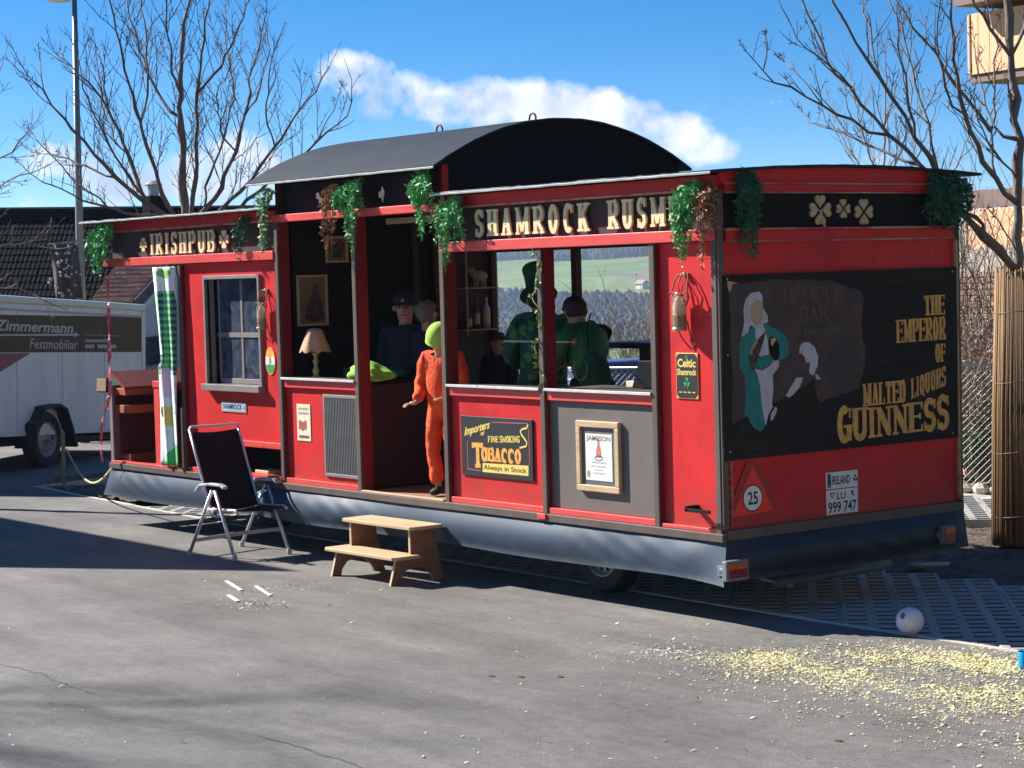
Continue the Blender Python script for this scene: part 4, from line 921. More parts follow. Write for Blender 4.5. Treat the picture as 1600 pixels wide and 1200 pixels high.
wb('corner_trim', 'redworn', .0, .03, 2.361, 2.385, .046, 1.985, .003); wb('corner_trim', 'brown', -.05, .026, 2.386, 2.41, .0, 2.45, .003)
wb('corner_trim', 'redworn', .0, .02, .051, .075, .046, .5, .003)
for c_, r_, ml, st in ((hit(1280, 328, 0, .012), .128, 'plyletter', True), (hit(1316, 326, 0, .012), .082, 'plyletter', False), (hit(1348, 331, 0, .012), .112, 'plyletter', False)):
    clover(c_, RX, SZ, r_, ml, sbE, stem=st, d=.014)
# interior
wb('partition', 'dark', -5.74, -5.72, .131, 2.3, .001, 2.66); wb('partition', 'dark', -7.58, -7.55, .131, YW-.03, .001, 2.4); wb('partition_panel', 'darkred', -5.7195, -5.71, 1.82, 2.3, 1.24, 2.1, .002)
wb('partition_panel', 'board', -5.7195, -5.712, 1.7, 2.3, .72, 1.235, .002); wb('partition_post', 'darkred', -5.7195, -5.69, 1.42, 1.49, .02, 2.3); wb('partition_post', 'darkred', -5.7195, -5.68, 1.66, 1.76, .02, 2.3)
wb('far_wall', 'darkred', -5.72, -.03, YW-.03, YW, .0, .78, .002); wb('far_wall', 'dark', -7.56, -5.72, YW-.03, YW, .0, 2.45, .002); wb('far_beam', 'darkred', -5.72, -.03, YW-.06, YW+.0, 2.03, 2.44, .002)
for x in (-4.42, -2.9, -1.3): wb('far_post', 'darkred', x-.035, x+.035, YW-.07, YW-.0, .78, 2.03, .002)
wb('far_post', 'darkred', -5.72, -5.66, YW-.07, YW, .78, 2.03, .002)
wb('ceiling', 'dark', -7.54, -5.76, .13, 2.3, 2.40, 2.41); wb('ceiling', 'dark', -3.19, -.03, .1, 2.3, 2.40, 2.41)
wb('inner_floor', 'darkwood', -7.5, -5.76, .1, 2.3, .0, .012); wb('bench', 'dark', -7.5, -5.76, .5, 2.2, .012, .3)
# window with grey frame, set proud of the red panel
win = wb('window_frame', 'frame_grey', WX0-.035, WX1+.035, -.005, .049, WZ1, WZ1+.035)
for a in ((WX0-.035, WX0, WZ0-.03, WZ1), (WX1, WX1+.035, WZ0-.03, WZ1)): wb('window_frame', 'frame_grey', a[0], a[1], -.005, .1, a[2], a[3])
wb('window_sill', 'frame_grey', WX0-.05, WX1+.05, -.05, .1, WZ0-.06, WZ0-.0)
SX0 = WX0+.045; SXM = SX0+.44
sash = wb('sash', 'frame_grey', SX0, WX1, .11, .13, WZ0, WZ0+.05)
for a in ((SX0, SX0+.03), (SXM-.02, SXM+.02)): wb('sash_bar', 'frame_grey', a[0], a[1], .108, .132, WZ0+.05, WZ1, parent=sash)
wb('sash_bar', 'frame_grey', SX0-.01, WX1, .104, .107, 1.30, 1.345, .001, sash)
for a in ((SX0+.03, SXM-.02, WZ0+.05, 1.30), (SXM+.02, WX1, WZ0+.05, 1.30), (SX0+.03, SXM-.02, 1.345, WZ1), (SXM+.02, WX1, 1.345, WZ1)): wb('pane', 'winglass', a[0], a[1], .115, .125, a[2], a[3], 0, sash)
wb('window_backing', 'dark', WX0-.02, WX1+.02, .22, .23, WZ0-.02, WZ1+.02)
wb('window_reveal', 'dark', WX0, WX1, .101, .22, WZ1, WZ1+.01); wb('window_reveal', 'dark', WX0-.012, WX0-.002, .101, .22, WZ0, WZ1)
# vertical-slat grille
g0, g1 = S(503, 617), S(562, 750); gr = wb('grille_frame', 'frame_grey', g0[0], g1[0]-.01, .004, .0235, g1[1]-.0, g1[1]+.03)
wb('grille_frame', 'frame_grey', g0[0], g1[0]-.01, .004, .0235, .79, .82, parent=gr)
for x in (g0[0], g1[0]-.04): wb('grille_frame', 'frame_grey', x, x+.03, .0045, .0235, g1[1]+.03, .79, parent=gr)
mb = MB(); x = g0[0]+.035
while x < g1[0]-.05: mb.box(x, x+.014, .008, .0235, g1[1]+.03, .79); x += .0255
sl = mb.build('grille_slats', 'grille', gr)
# cab at the left end
wb('front_wall', 'greypanel', -9.12, -9.08, .0, YW, .0, .80); wb('front_edge', 'frame_grey', -9.135, -9.07, -.02, -.001, .012, .80)
wb('console', 'terradark', -9.08, -8.86, .06, 1.6, .012, .10); wb('console', 'darkred', -9.08, -9.06, .06, 1.6, .10, .52); wb('console_post', 'frame_grey' if 0 else 'terradark', -9.0, -8.9, .5, .62, .10, .52)
wb('console_shelf', 'terra', -9.08, -8.80, .02, 1.6, .52, .60); wb('console_back', 'darkred', -9.075, -9.05, .02, 1.6, .60, .70); wb('console_shelf', 'terra', -9.08, -8.85, .02, 1.6, .70, .77)
MB().obox((-8.98, .8, .85), (.16, 0, -.075), (0, .8, 0), (.006, 0, .014)).build('dash_top', 'terradark', W)
wb('console_box', 'terra', -8.95, -8.70, .42, .8, .56, .74); MB().lathe([(.04, 0), (.045, .03), (.02, .05)], (-8.80, .28, .65), 14, 'x').build('gauge', 'black', W, smooth=True)
wb('cab_post', 'redrail', -8.20, -8.08, .0, .1, .012, .80); wb('cab_rail', 'redrail', -8.205, -7.60, -.01, .06, .801, .865); wb('cab_panel', 'darkred', -8.08, -7.60, .1, .13, .0, .80); 
wb('cab_far_wall', 'greypanel', -9.08, -7.58, YW-.03, YW, .0, .55); wb('cab_corner_post', 'brown', -9.11, -9.05, YW-.06, YW, .8, 2.40)
wb('cab_floor', 'plywood', -9.05, -7.6, .05, YW-.05, .0005, .012)
# tarpaulin skirts (side, rear, front)
def skirt(p0, p1, outn, z0, z1, m, amp, n, ends=(0, 0), seed=1, name='skirt', tan=(None, None)):
    r = np.random.default_rng(seed); ph = r.uniform(0, 6.28, 6); fr = r.uniform(.8, 4.2, 6); mb = MB(); K = 12; p0, p1, outn = Vector(p0), Vector(p1), Vector(outn); L = (p1-p0).length
    for i in range(n+1):
        s_ = i/n; x = s_*L; w_ = sum(math.sin(fr[k]*x+ph[k]) for k in range(6))/6
        endf = ends[0]*math.exp(-x/.28)+ends[1]*math.exp(-(L-x)/.3)
        for j in range(K+1):
            t = j/K; bulge = math.sin(math.pi*min(1, t*1.08))*(.04+amp*w_)*(1-math.exp(-x/.15))*(1-math.exp(-(L-x)/.15))+.03*t+endf*(t**1.2)*.12
            crease = .007*math.sin(x*13+ph[0]+t*3)*t*(1-t)*2*max(0, math.sin(fr[1]*x*1.3+ph[2]))+.10*endf*math.sin(t*3.0)*(-.35)
            fold = .004*math.sin(19*(x-.7*t)+ph[3])*math.sin(math.pi*t)*max(0, math.sin(1.7*x+ph[4]))**2
            z = z0+(z1-z0)*t+(.01*w_+.012*math.sin(x*2.1+ph[5])-.02*endf)*t
            fin = (1-math.exp(-x/.1))*(1-math.exp(-(L-x)/.1)); p = p0.lerp(p1, s_)+outn*(bulge+(crease+fold)*fin)
            dr = (p1-p0).normalized()
            if tan[0] is not None: p -= dr*(.03*t+tan[0]*.12*t**1.2)*math.exp(-x/.2)
            if tan[1] is not None: p += dr*(.03*t+tan[1]*.12*t**1.2)*math.exp(-(L-x)/.2)
            mb.v.append((p.x, p.y, z))
    mb.f = [(i*(K+1)+j, (i+1)*(K+1)+j, (i+1)*(K+1)+j+1, i*(K+1)+j+1) for i in range(n) for j in range(K)]
    return mb.build(name, m, W, smooth=True)
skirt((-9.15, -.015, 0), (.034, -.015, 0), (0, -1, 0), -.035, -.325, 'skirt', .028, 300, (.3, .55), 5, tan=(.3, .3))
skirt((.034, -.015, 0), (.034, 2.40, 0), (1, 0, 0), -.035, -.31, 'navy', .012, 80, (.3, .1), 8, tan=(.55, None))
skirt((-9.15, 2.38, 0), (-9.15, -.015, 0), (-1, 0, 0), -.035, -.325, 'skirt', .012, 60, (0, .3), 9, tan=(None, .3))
# wheels under the wagon
for x in (-1.80, -7.5):
    wheel((x, .38 if x > -5 else .85, GZ+.325), (0, -1, 0), .325, .19, W); wheel((x, 2.14, GZ+.325), (0, 1, 0), .325, .19, W)
# rear lights
def rear_light(py0, py1, pz0, pz1, x=.10):
    lt = wb('rear_light', 'lightgrey', x-.05, x, py0, py1, pz0, pz1, .008); a = (py1-py0)*.10
    wb('lens', 'redlens', x+.0005, x+.008, py0+a, py1-a, pz0+a, pz0+(pz1-pz0)*.55, .002, lt); wb('lens', 'amber', x+.0005, x+.008, py0+a, py1-a, pz0+(pz1-pz0)*.56, pz1-a, .002, lt)
    wb('light_bracket', 'lightgrey', x-.12, x-.05, py0+.02, py0+.05, pz0+.03, pz1-.04, .003, lt)
    MB().lathe([(.03, 0), (.03, .05)], (x-.09, (py0+py1)/2-.06, (pz0+pz1)/2), 12, 'x').build('cable_boss', 'lightgrey', lt)
q0, q1 = RR(1136, 910, .14), RR(1170, 873, .14); rear_light(q0[0], q1[0], q0[1], q1[1], .14)
q0, q1 = RR(1475, 851, .13), RR(1493, 820, .13); rear_light(q0[0], q1[0], q0[1], q1[1], .13)
# pipes slung under the tail
pa, pb = hit(1212, 912, 2, -.50), hit(1390, 882, 2, -.45)
MB().tube([pa, pb], .035, 12).build('ramp_tube', 'lightgrey', W, smooth=True); MB().tube([pa+Vector((-.09, .02, .05)), pb+Vector((-.09, 0, .05))], .03, 12).build('ramp_tube', 'brown', W, smooth=True)
MB().beam(hit(1190, 903, 2, -.50), hit(1236, 915, 2, -.52), .05, .015).build('strap', 'rope', W)
# registration plates
pl = wb('plate', 'white', .0005, .008, *[RR(1290, 765)[0], RR(1339, 735)[0]], .232, .352, .003)
y0 = RR(1290, 765)[0]; y1 = RR(1339, 735)[0]
wb('plate_band', 'blueink', .0085, .0095, y0+.012, y0+.045, .243, .341, 0, pl)
text('IRELAND', (.0085, y0+.055, .263), RX, SZ, .185, .06, 'ink', pl, .001, .02); clover((.0085, y1-.028, .295), RX, SZ, .03, 'ink', pl, stem=True, leaves=3, d=.001)
text('IRL', (.0098, y0+.018, .248), RX, SZ, .022, .014, 'white', pl, .0005)
pl2 = wb('plate', 'white', .0005, .008, y0, y1-.003, .05, .226, .003)
text('999 747', (.0085, y0+.015, .062), RX, SZ, y1-y0-.035, .078, 'ink', pl2, .001, .015); text('LU', (.0085, y0+.105, .155), RX, SZ, .085, .052, 'ink', pl2, .001, .01)
def shield(cy, cz, s_, m):
    return MB().prism([(-s_, s_), (s_, s_), (s_, -.1*s_), (0, -1.2*s_), (-s_, -.1*s_)], (.0085, cy, cz), RX, SZ, .001).build('crest', m, pl2)
shield(y0+.055, .188, .02, 'redink'); shield(y1-.05, .188, .02, 'blueink')
MB().box(.0096, .0102, y0+.051, y0+.059, .175, .203).box(.0104, .011, y0+.042, y0+.068, .186, .194).build('crest_cross', 'white', pl2)
MB().box(.0096, .0102, y1-.05, y1-.031, .178, .207).build('crest_half', 'white', pl2)
# slow-vehicle triangle with 25 disc
tri = [RR(1165, 722), RR(1182, 722), RR(1210, 783), RR(1202, 806), RR(1148, 816), RR(1138, 794)]
tr = MB().prism(tri, (.0005, 0, 0), RX, SZ, .012).build('warning_triangle', 'darkredreflect', W)
c = RR(1173.5, 778); cy = sum(p[0] for p in tri)/6; cz = sum(p[1] for p in tri)/6
tin = [RR(1174, 728), RR(1206, 797), RR(1142, 808)]
MB().prism(tin, (.013, 0, 0), RX, SZ, .002).build('reflective_field', 'orangereflect', tr)
def disc(name, c, r, x, m, par, d=.001, n=36): return MB().prism([(c[0]+r*math.cos(2*math.pi*i/n), c[1]+r*math.sin(2*math.pi*i/n)) for i in range(n)], (x, 0, 0), RX, SZ, d).build(name, m, par)
disc('disc_border', c, .095, .0152, 'ink', tr); disc('speed_disc', c, .085, .0166, 'white', tr)
text('25', (.018, c[0]-.048, c[1]-.045), RX, SZ, .096, .09, 'ink', tr, .001, .02)

# ------------------------------------------------------------------ painted board on the rear wall
X_ = .03
mbd = [RR(1130, 430, X_), RR(1495, 417, X_), RR(1497, 683, X_), RR(1131, 721, X_)]
board = MB().prism([(a, b) for a, b in mbd], (.004, 0, 0), RX, SZ, X_-.004).build('mural_board', 'muralboard', None)
tag(board, 'large black painted pub board on the rear wall with a figure in teal coat', 'sign')
def paint(name, m, pix, lay, label=None, parent=board):
    return MB().prism([RR(px, py, X_) for px, py in pix], (X_+.0004*lay, 0, 0), RX, SZ, .0004).build(name, m, parent, label)
def c4(pts, ox=1130, oy=420, s=4.285): return [(ox+x/s, oy+y/s) for x, y in pts]
random.seed(11)
rag = [(30, 80), (130, 95), (250, 80), (400, 75), (560, 68), (700, 80), (800, 110), (857, 130), (930, 150), (940, 240), (925, 420), (955, 560), (940, 700), (900, 800), (857, 815), (780, 850), (700, 870), (640, 900), (610, 740), (420, 860), (330, 900), (300, 980), (160, 985), (110, 1010), (65, 1035), (60, 700), (50, 400), (40, 160)]
ragd = []
for (a, b), (c, d) in zip(rag, rag[1:]+rag[:1]):
    for t in range(4): ragd.append((a+(c-a)*t/4+random.uniform(-7, 7), b+(d-b)*t/4+random.uniform(-7, 7)))
paint('painted_ground', 'maroon', c4(ragd), 1)
fig = {
 'coat': ('teal', 3, [(120, 460), (165, 425), (195, 390), (215, 400), (222, 450), (205, 520), (180, 560), (170, 620), (205, 680), (225, 700), (245, 780), (258, 900), (268, 980), (285, 1045), (250, 1092), (205, 1065), (180, 1030), (165, 985), (142, 990), (150, 880), (145, 720), (108, 660), (108, 540)]),
 'coat_sleeve': ('teal', 3.4, [(268, 360), (330, 390), (400, 430), (438, 490), (438, 560), (425, 592), (375, 612), (340, 610), (300, 650), (250, 672), (212, 662), (225, 600), (270, 585), (330, 580), (300, 470), (262, 400)]),
 'veil': ('mural_white', 2, [(120, 470), (140, 360), (135, 270), (150, 200), (190, 160), (240, 152), (262, 180), (265, 260), (295, 310), (300, 355), (275, 370), (240, 385), (180, 380), (165, 425)]),
 'shirt': ('mural_white', 3.8, [(190, 372), (265, 372), (290, 440), (300, 500), (305, 575), (245, 588), (230, 560), (215, 460), (213, 405)]),
 'trousers': ('mural_white', 5.0, [(205, 668), (260, 680), (310, 650), (340, 612), (373, 615), (372, 655), (330, 710), (335, 800), (325, 900), (330, 925), (300, 980), (285, 1050), (272, 1000), (255, 900), (245, 780), (225, 700)]),
 'face': ('skinpaint', 5, [(185, 240), (205, 215), (240, 208), (262, 230), (265, 300), (250, 368), (215, 380), (190, 350), (182, 300)]),
 'instrument': ('maroonletter', 5.4, [(288, 412), (270, 480), (245, 560), (215, 640), (205, 685), (178, 660), (168, 600), (190, 530), (225, 480), (250, 450)]),
 'mug': ('black', 5.8, [(320, 452), (355, 460), (375, 520), (375, 590), (350, 618), (320, 590), (305, 520), (305, 470)]),
 'mug_foam': ('gold', 6.2, [(318, 468), (355, 460), (350, 485), (335, 500), (330, 520), (318, 505)]),
 'wig': ('mural_white', 3, [(508, 568), (512, 520), (530, 495), (570, 490), (610, 520), (635, 590), (630, 650), (605, 712), (580, 705), (575, 680), (582, 625), (555, 630), (545, 590), (525, 570)]),
 'wig_tail': ('mural_white', 3.4, [(615, 700), (640, 715), (650, 742), (620, 738)]),
 'cuff': ('mural_white', 3.8, [(490, 728), (535, 728), (515, 785), (470, 840), (440, 862), (420, 852), (440, 810)]),
 'hand': ('mural_white', 4.2, [(345, 925), (360, 930), (355, 965), (330, 1012), (317, 1018), (318, 975)]),
 'corner_mark': ('skinpaint', 2.4, [(25, 80), (95, 95), (60, 105), (45, 160), (30, 130)]) }
for k, (m_, lay, pts) in fig.items():
    nm = {'corner_mark': 'worn_corner'}.get(k, 'painted_'+k); paint(nm, m_, c4(pts), lay)
for dx, dy in ((0, 0), (-14, 22), (-22, 48), (12, -20)): paint('painted_finger', 'skinpaint', c4([(205+dx, 490+dy), (216+dx, 488+dy), (214+dx, 522+dy), (200+dx, 530+dy)]), 6.6)
def paintword(s_, p0, p1, hpx, m_, T=.24, t=.07, gap=.1, lay=4, heights=None, base=None):
    a, b = RR(*p0, X_), RR(*p1, X_); Xv = Vector((0, b[0]-a[0], b[1]-a[1])); h_ = abs(RR(p0[0], p0[1]-hpx, X_)[1]-a[1])
    Yv = Vector((0, -(b[1]-a[1])*.15, 1)) if 0 else SZ
    Xn = Xv.normalized()
    o = Vector((X_+.0004*lay, a[0], a[1]))
    tt_ = letters(s_, o, Xn, SZ, Xv.length, h_, m_, board, T, t, .0006, gap, heights=heights, base=base, name='letter')
paintword('THE', (1444, 493), (1476, 491), 31, 'gold', T=.21)
paintword('EMPEROR', (1401, 536), (1477, 530), 36, 'gold', T=.20, gap=.12)
paintword('OF', (1461, 566), (1477, 564.5), 28, 'gold', T=.25)
paintword('MALTED', (1348, 635), (1415, 628), 35, 'gold', T=.21, gap=.12)
paintword('LIQUORS', (1424, 623), (1478, 602), 31, 'gold', T=.21, gap=.12)
paintword('GUINNESS', (1308, 691), (1483, 668), 47, 'gold', T=.26, t=.08, gap=.07, heights=lambda s: 1+.12*(2*s-1)**2)
paintword('TEMPLE', (1219, 474), (1318, 471), 25, 'dimletter', T=.15, t=.05, gap=.2)
paintword('BAR', (1249, 503), (1293, 501), 24, 'dimletter', T=.16, t=.05, gap=.25)
for s_, p0, p1, hpx in (('Est', (1256, 523), (1278, 522), 11), ('1840', (1290, 521), (1314, 520), 10)):
    a, b = RR(*p0, X_), RR(*p1, X_); text(s_, (X_+.0016, a[0], a[1]), RX, SZ, b[0]-a[0], RR(p0[0], p0[1]-hpx, X_)[1]-a[1], 'maroonletter' if 0 else 'skinpaint' if 0 else mat('faded_gold', (.12, .085, .05), .6), board, .0004, shear=.2)
for pts, w_ in (([(1385, 438), (1478, 436)], 1.2), ([(1478, 436), (1479, 470)], 1.2), ([(1158, 655), (1159, 703)], 1.2), ([(1159, 703), (1200, 699)], 1.2), ([(1430, 625), (1448, 618), (1462, 616)], 2)):
    P2 = [RR(*p, X_) for p in pts]; L_, R__ = stroke_poly(P2, w_/150); MB().prism(L_+R__[::-1], (X_+.0004*3, 0, 0), RX, SZ, .0004).build('painted_line', 'darkred', board)
for p in ((1136, 436), (1137, 555), (1141, 706), (1488, 424), (1489, 676)): disc('screw', RR(*p, X_), .007, X_+.0005, 'galv', board, .003, 10)
def rebase(o): return recenter_tree(o)
def recenter_tree(o):
    me = o.data; n = len(me.vertices); a = np.empty(n*3); me.vertices.foreach_get('co', a); a = a.reshape(-1, 3)
    c = Vector(((a[:, 0].min()+a[:, 0].max())/2, (a[:, 1].min()+a[:, 1].max())/2, a[:, 2].min())); a -= np.array(c); me.vertices.foreach_set('co', a.ravel()); o.location = o.location+c
    for ch in o.children: ch.location = ch.location-c
    return o
recenter_tree(board)

# ------------------------------------------------------------------ signs on the long side
def side_sign(name, m, p0, p1, y, label, d=.012, cat='sign', rounded=0, bev=.002):
    (x0, z1), (x1, z0) = S(*p0, y), S(*p1, y)
    o = MB().box(x0, x1, y-d, y-.0005, z0, z1).build(name, m, None, bevel=bev); tag(o, label, cat); return o, x0, x1, z0, z1, y-d
yP = .024
def sx(px, py, y=yP): return S(px, py, y)
def c6(pts, ox=700, oy=630, s=8.57): return [(ox+x/s, oy+y/s) for x, y in pts]
(xa, za), (xb, zb) = sx(722, 649), sx(836, 752)
tob = MB().box(xa, xb, .009, .0235, zb, za).build('tobacco_sign', 'ink', None, bevel=.002); tag(tob, 'black painted sign reading tobacco in orange letters left of the door panel', 'sign'); tob['label'] = 'black painted tobacco sign with orange letters on the red side panel'
def sp(name, m, pix, lay, y, parent, d=.0004): return MB().prism([S(px, py, y) for px, py in pix], (0, y-.0004*lay, 0), SX, SZ, d).build(name, m, parent)
# letters of the tobacco sign
yT = .009
def word_side(s_, p0, p1, hpx, m_, par, y, lay=2, **k):
    a, b = S(*p0, y), S(*p1, y); Xv = Vector((b[0]-a[0], 0, b[1]-a[1])); h_ = S(p0[0], p0[1]-hpx, y)[1]-a[1]
    letters(s_, (a[0], y-.0004*lay, a[1]), Xv, SZ, Xv.length, h_, m_, par, d=.0006, **k)
M['tobac'] = mat('orange_sign_paint', (.80, .34, .05), .5, .15, 30, col2=(.8, .5, .12), thr=(.5, .6), scale2=30); M['pinkline'] = mat('pink_line_paint', (.35, .10, .13), .5, .1, 20); M['yellowpaint'] = mat('yellow_sign_paint', (.80, .60, .15), .5, .08, 20)
a = c6([(335, 520)])[0]
word_side('T', *[c6([(330, 860)])[0], c6([(480, 868)])[0]], 39, 'tobac', tob, yT, T=.22, t=.16)
word_side('OBACCO', c6([(448, 770)])[0], c6([(985, 812)])[0], 21, 'tobac', tob, yT, T=.32, t=.13, gap=.02)
word_side('FINE', c6([(540, 522)])[0], c6([(680, 524)])[0], 9.5, 'yellowpaint', tob, yT, T=.22, t=.1, gap=.1); word_side('SMOKING', c6([(695, 525)])[0], c6([(965, 527)])[0], 10, 'yellowpaint', tob, yT, T=.22, t=.1, gap=.1)
sp('yellow_bar', 'yellowpaint', c6([(465, 800), (1080, 838), (1078, 975), (465, 920)]), 2, yT, tob)
a, b = S(*c6([(480, 905)])[0], yT), S(*c6([(1055, 925)])[0], yT); text('Always in Stock', (a[0], yT-.0016, a[1]-.0), SX, SZ, b[0]-a[0], .05, 'ink', tob, .0004, .01)
a, b = S(*c6([(222, 470)])[0], yT), S(*c6([(560, 330)])[0], yT)
text('Importers', (a[0], yT-.0012, a[1]), Vector((b[0]-a[0], 0, (b[1]-a[1])*.75)), SZ, (b[0]-a[0])*1.03, .085, 'yellowpaint', tob, .0004, .03, .35); a = S(*c6([(440, 430)])[0], yT); text('of', (a[0], yT-.0012, a[1]), SX, SZ, .05, .035, 'yellowpaint', tob, .0004, .03, .2)
for pts in ([(590, 255), (1070, 272)], [(1080, 330), (1095, 830)], [(260, 500), (270, 880)], [(270, 880), (450, 905)]):
    L_, R__ = stroke_poly([S(*p, yT) for p in c6(pts)], .009); MB().prism(L_+R__[::-1], (0, yT-.0010, 0), SX, SZ, .0004).build('painted_line', 'pinkline', tob)
L_, R__ = stroke_poly([S(*p, yT) for p in c6([(1075, 285), (1055, 335), (1000, 345), (970, 375), (985, 420), (1030, 480), (1060, 530), (1050, 575), (960, 600)])], .015); MB().prism(L_+R__[::-1], (0, yT-.0020, 0), SX, SZ, .0004).build('painted_smoke', 'yellowpaint', tob)
recenter_tree(tob)
# framed whiskey label
def c7(pts, ox=890, oy=640, s=8.0): return [(ox+x/s, oy+y/s) for x, y in pts]
(xa, za), (xb, zb) = S(*c7([(108, 115)])[0], .02), S(*c7([(665, 1055)])[0], .02); za = S(905, 656, .02)[1]; zb = S(972, 772, .02)[1]
jam = thing('framed_whiskey_label', 'white whiskey label in a yellow wooden frame on the grey brown panel', 'picture', ((xa+xb)/2, .02, zb))
fw_ = .048
for a in ((xa, xb, za-fw_, za), (xa, xb, zb, zb+fw_)): box('frame', 'goldframe' if 0 else 'pinewood', a[0], a[1], -.012, .0235, a[2], a[3], jam, .006)
for a in ((xa, xa+fw_, zb+fw_, za-fw_), (xb-fw_, xb, zb+fw_, za-fw_)): box('frame', 'pinewood', a[0], a[1], -.0118, .0234, a[2], a[3], jam, .006)
box('backing', 'grille', xa+fw_, xb-fw_, .008, .022, zb+fw_, za-fw_, jam)
lx0, lx1, lz0, lz1 = xa+fw_+.045, xb-fw_-.045, zb+fw_+.035, za-fw_-.045
box('label_paper', 'white', lx0, lx1, .0055, .0075, lz0, lz1, jam)
yj = .0050
text('JAMESON', (lx0+.015, yj, lz1-.062), SX, SZ, lx1-lx0-.03, .045, mat('rust_brown_ink', (.28, .12, .07), .6), jam, .0003, .01)
MB().prism([(-.03, 0), (.03, 0), (.028, .05), (.012, .09), (.01, .14), (-.01, .14), (-.012, .09), (-.028, .05)], ((lx0+lx1)/2, yj, lz0+.17), SX, SZ, .0003).build('bottle_print', mat('faded_red_ink', (.55, .2, .14), .6), jam)
mb = MB(); L_, R__ = stroke_poly(arc(0, 0, .045, .016, 0, 350, 20), .006); mb.prism(L_+R__[::-1], ((lx0+lx1)/2, yj, lz0+.165), SX, SZ, .0003); mb.build('oval_print', 'grille', jam)
for i, (w_, h_) in enumerate(((.16, .016), (.17, .012), (.09, .010), (.14, .012))):
    s_ = ('The Bottle', 'IRISH WHISKEY', 'Est 1780', 'Product of Ireland')[i] if 0 else ('Irish', 'IRISH WHISKEY', 'Est', 'Irish')[i] if 0 else ('~~~~', '''IRISH WHISKEY''', '~~', '~~~')[i]
    text(s_, ((lx0+lx1)/2-w_/2, yj, lz0+.125-i*.026), SX, SZ, w_, h_, 'greyplastic', jam, .0003)
MB().prism([(.018*math.cos(R(a)), .026*math.sin(R(a))) for a in range(0, 360, 24)], (lx0+.032, yj, lz0+.045), SX, SZ, .0003).build('seal_print', 'brass', jam)
# shamrock sign
(xa, za), (xb, zb) = S(1057, 551, .024), S(1093, 624, .024); yc_ = .058
cel = MB().box(xa, xb, .015, .0235, zb, za).build('shamrock_sign', 'tobac', None, bevel=.003); tag(cel, 'narrow black shamrock sign with yellow lettering below the right lantern', 'sign')
w_, h_ = xb-xa, za-zb; cut = .025
MB().prism([(.006+cut, .006), (w_-.006-cut, .006), (w_-.006, .006+cut), (w_-.006, h_-.006-cut), (w_-.006-cut, h_-.006), (.006+cut, h_-.006), (.006, h_-.006-cut), (.006, .006+cut)], (xa, .0148, zb), SX, SZ, .0008).build('black_field', 'ink', cel)
text('Celtic', (xa+.02, .0136, za-.10), SX, SZ, w_-.04, .06, 'yellowpaint', cel, .0004, .03); text('Shamrock', (xa+.014, .0136, za-.155), SX, SZ, w_-.028, .045, 'yellowpaint', cel, .0004, .03)
clover((xa+w_/2, .0136, zb+.115), SX, SZ, .042, 'green', cel, stem=True, leaves=3, d=.0006); clover((xa+w_/2, .0136, za-.028), SX, SZ, .018, 'green', cel, stem=True, leaves=3, d=.0006)
text('Irish Pub', (xa+.03, .0136, zb+.035), SX, SZ, w_-.06, .022, 'yellowpaint', cel, .0004, .01) if 0 else text('~ ~ ~ ~', (xa+.03, .0136, zb+.04), SX, SZ, w_-.06, .012, 'yellowpaint', cel, .0004, .02)
recenter_tree(cel)
# small beer-advert tin, enamel sign, oval badge
(xa, za), (xb, zb) = S(464, 631, .024), S(487, 690, .024)
cad = MB().box(xa, xb, .018, .0235, zb, za).build('tin_sign', 'ivory', None, bevel=.002); tag(cad, 'small cream tin advert left of the grille on the red panel', 'sign')
text('STOUT', (xa+.03, .0168, za-.055), SX, SZ, xb-xa-.06, .028, 'green', cad, .0004, .02) if 0 else None
for k in range(2): MB().box(xa+.03, xb-.03, .0172, .0175, za-.05-k*.04, za-.03-k*.04).build('faded_print', mat('faded_green_print', (.3, .33, .2), .7), cad)
for k in range(3): MB().prism([(-.018, 0), (.018, 0), (.026, .06), (.014, .085), (-.02, .08)], (xa+.05+k*.045, .0176, zb+.1-(k % 2)*.01), SX, SZ, .0004).build('printed_glass', 'terra', cad)
MB().box(xa+.03, xb-.03, .0172, .0175, zb+.025, zb+.05).build('faded_print', 'picture', cad)
recenter_tree(cad)
(xa, za), (xb, zb) = S(347, 627, .024), S(386, 644, .024)
shs = MB().box(xa, xb, .016, .0235, zb-.01, za).build('enamel_sign', 'paleframe', None, bevel=.002); tag(shs, 'small pale blue shamrock name plate under the grey window', 'sign')
MB().box(xa+.012, xb-.012, .0145, .0155, zb+.002, za-.012).build('blue_field', mat('pale_blue_enamel', (.42, .55, .66), .4), shs); text('SHAMROCK', (xa+.03, .0141, zb+.018), SX, SZ, (xb-xa)*.78, .05, 'ink', shs, .0004, .03); clover((xb-.04, .014, (za+zb)/2), SX, SZ, .022, 'green', shs, leaves=3, d=.0004)
recenter_tree(shs)
(cx, cz) = S(423.5, 564, .024); ov = MB().prism([(.085*math.cos(R(a)), .125*math.sin(R(a))) for a in range(0, 360, 10)], (cx, .0235, cz), SX, SZ, .008).build('oval_badge', 'tobac', None); tag(ov, 'small oval badge striped orange, white and green right of the grey window', 'sign')
ell = lambda z0_, z1_, s_=.9: [(.085*s_*math.cos(R(a)), .125*s_*math.sin(R(a))) for a in range(0, 360, 6) if z0_ <= math.sin(R(a)) <= z1_]
def seg(z0_, z1_):
    pr = [(z0_+(z1_-z0_)*k/8) for k in range(9)]; return [(.078*math.sqrt(max(0, 1-z*z)), .115*z) for z in pr]+[(-.078*math.sqrt(max(0, 1-z*z)), .115*z) for z in pr[::-1]]
MB().prism(seg(-.3, .33), (cx, .0150, cz), SX, SZ, .0008).build('white_stripe', 'white', ov); MB().prism(seg(-.95, -.32), (cx, .0150, cz), SX, SZ, .0008).build('green_stripe', 'green', ov)
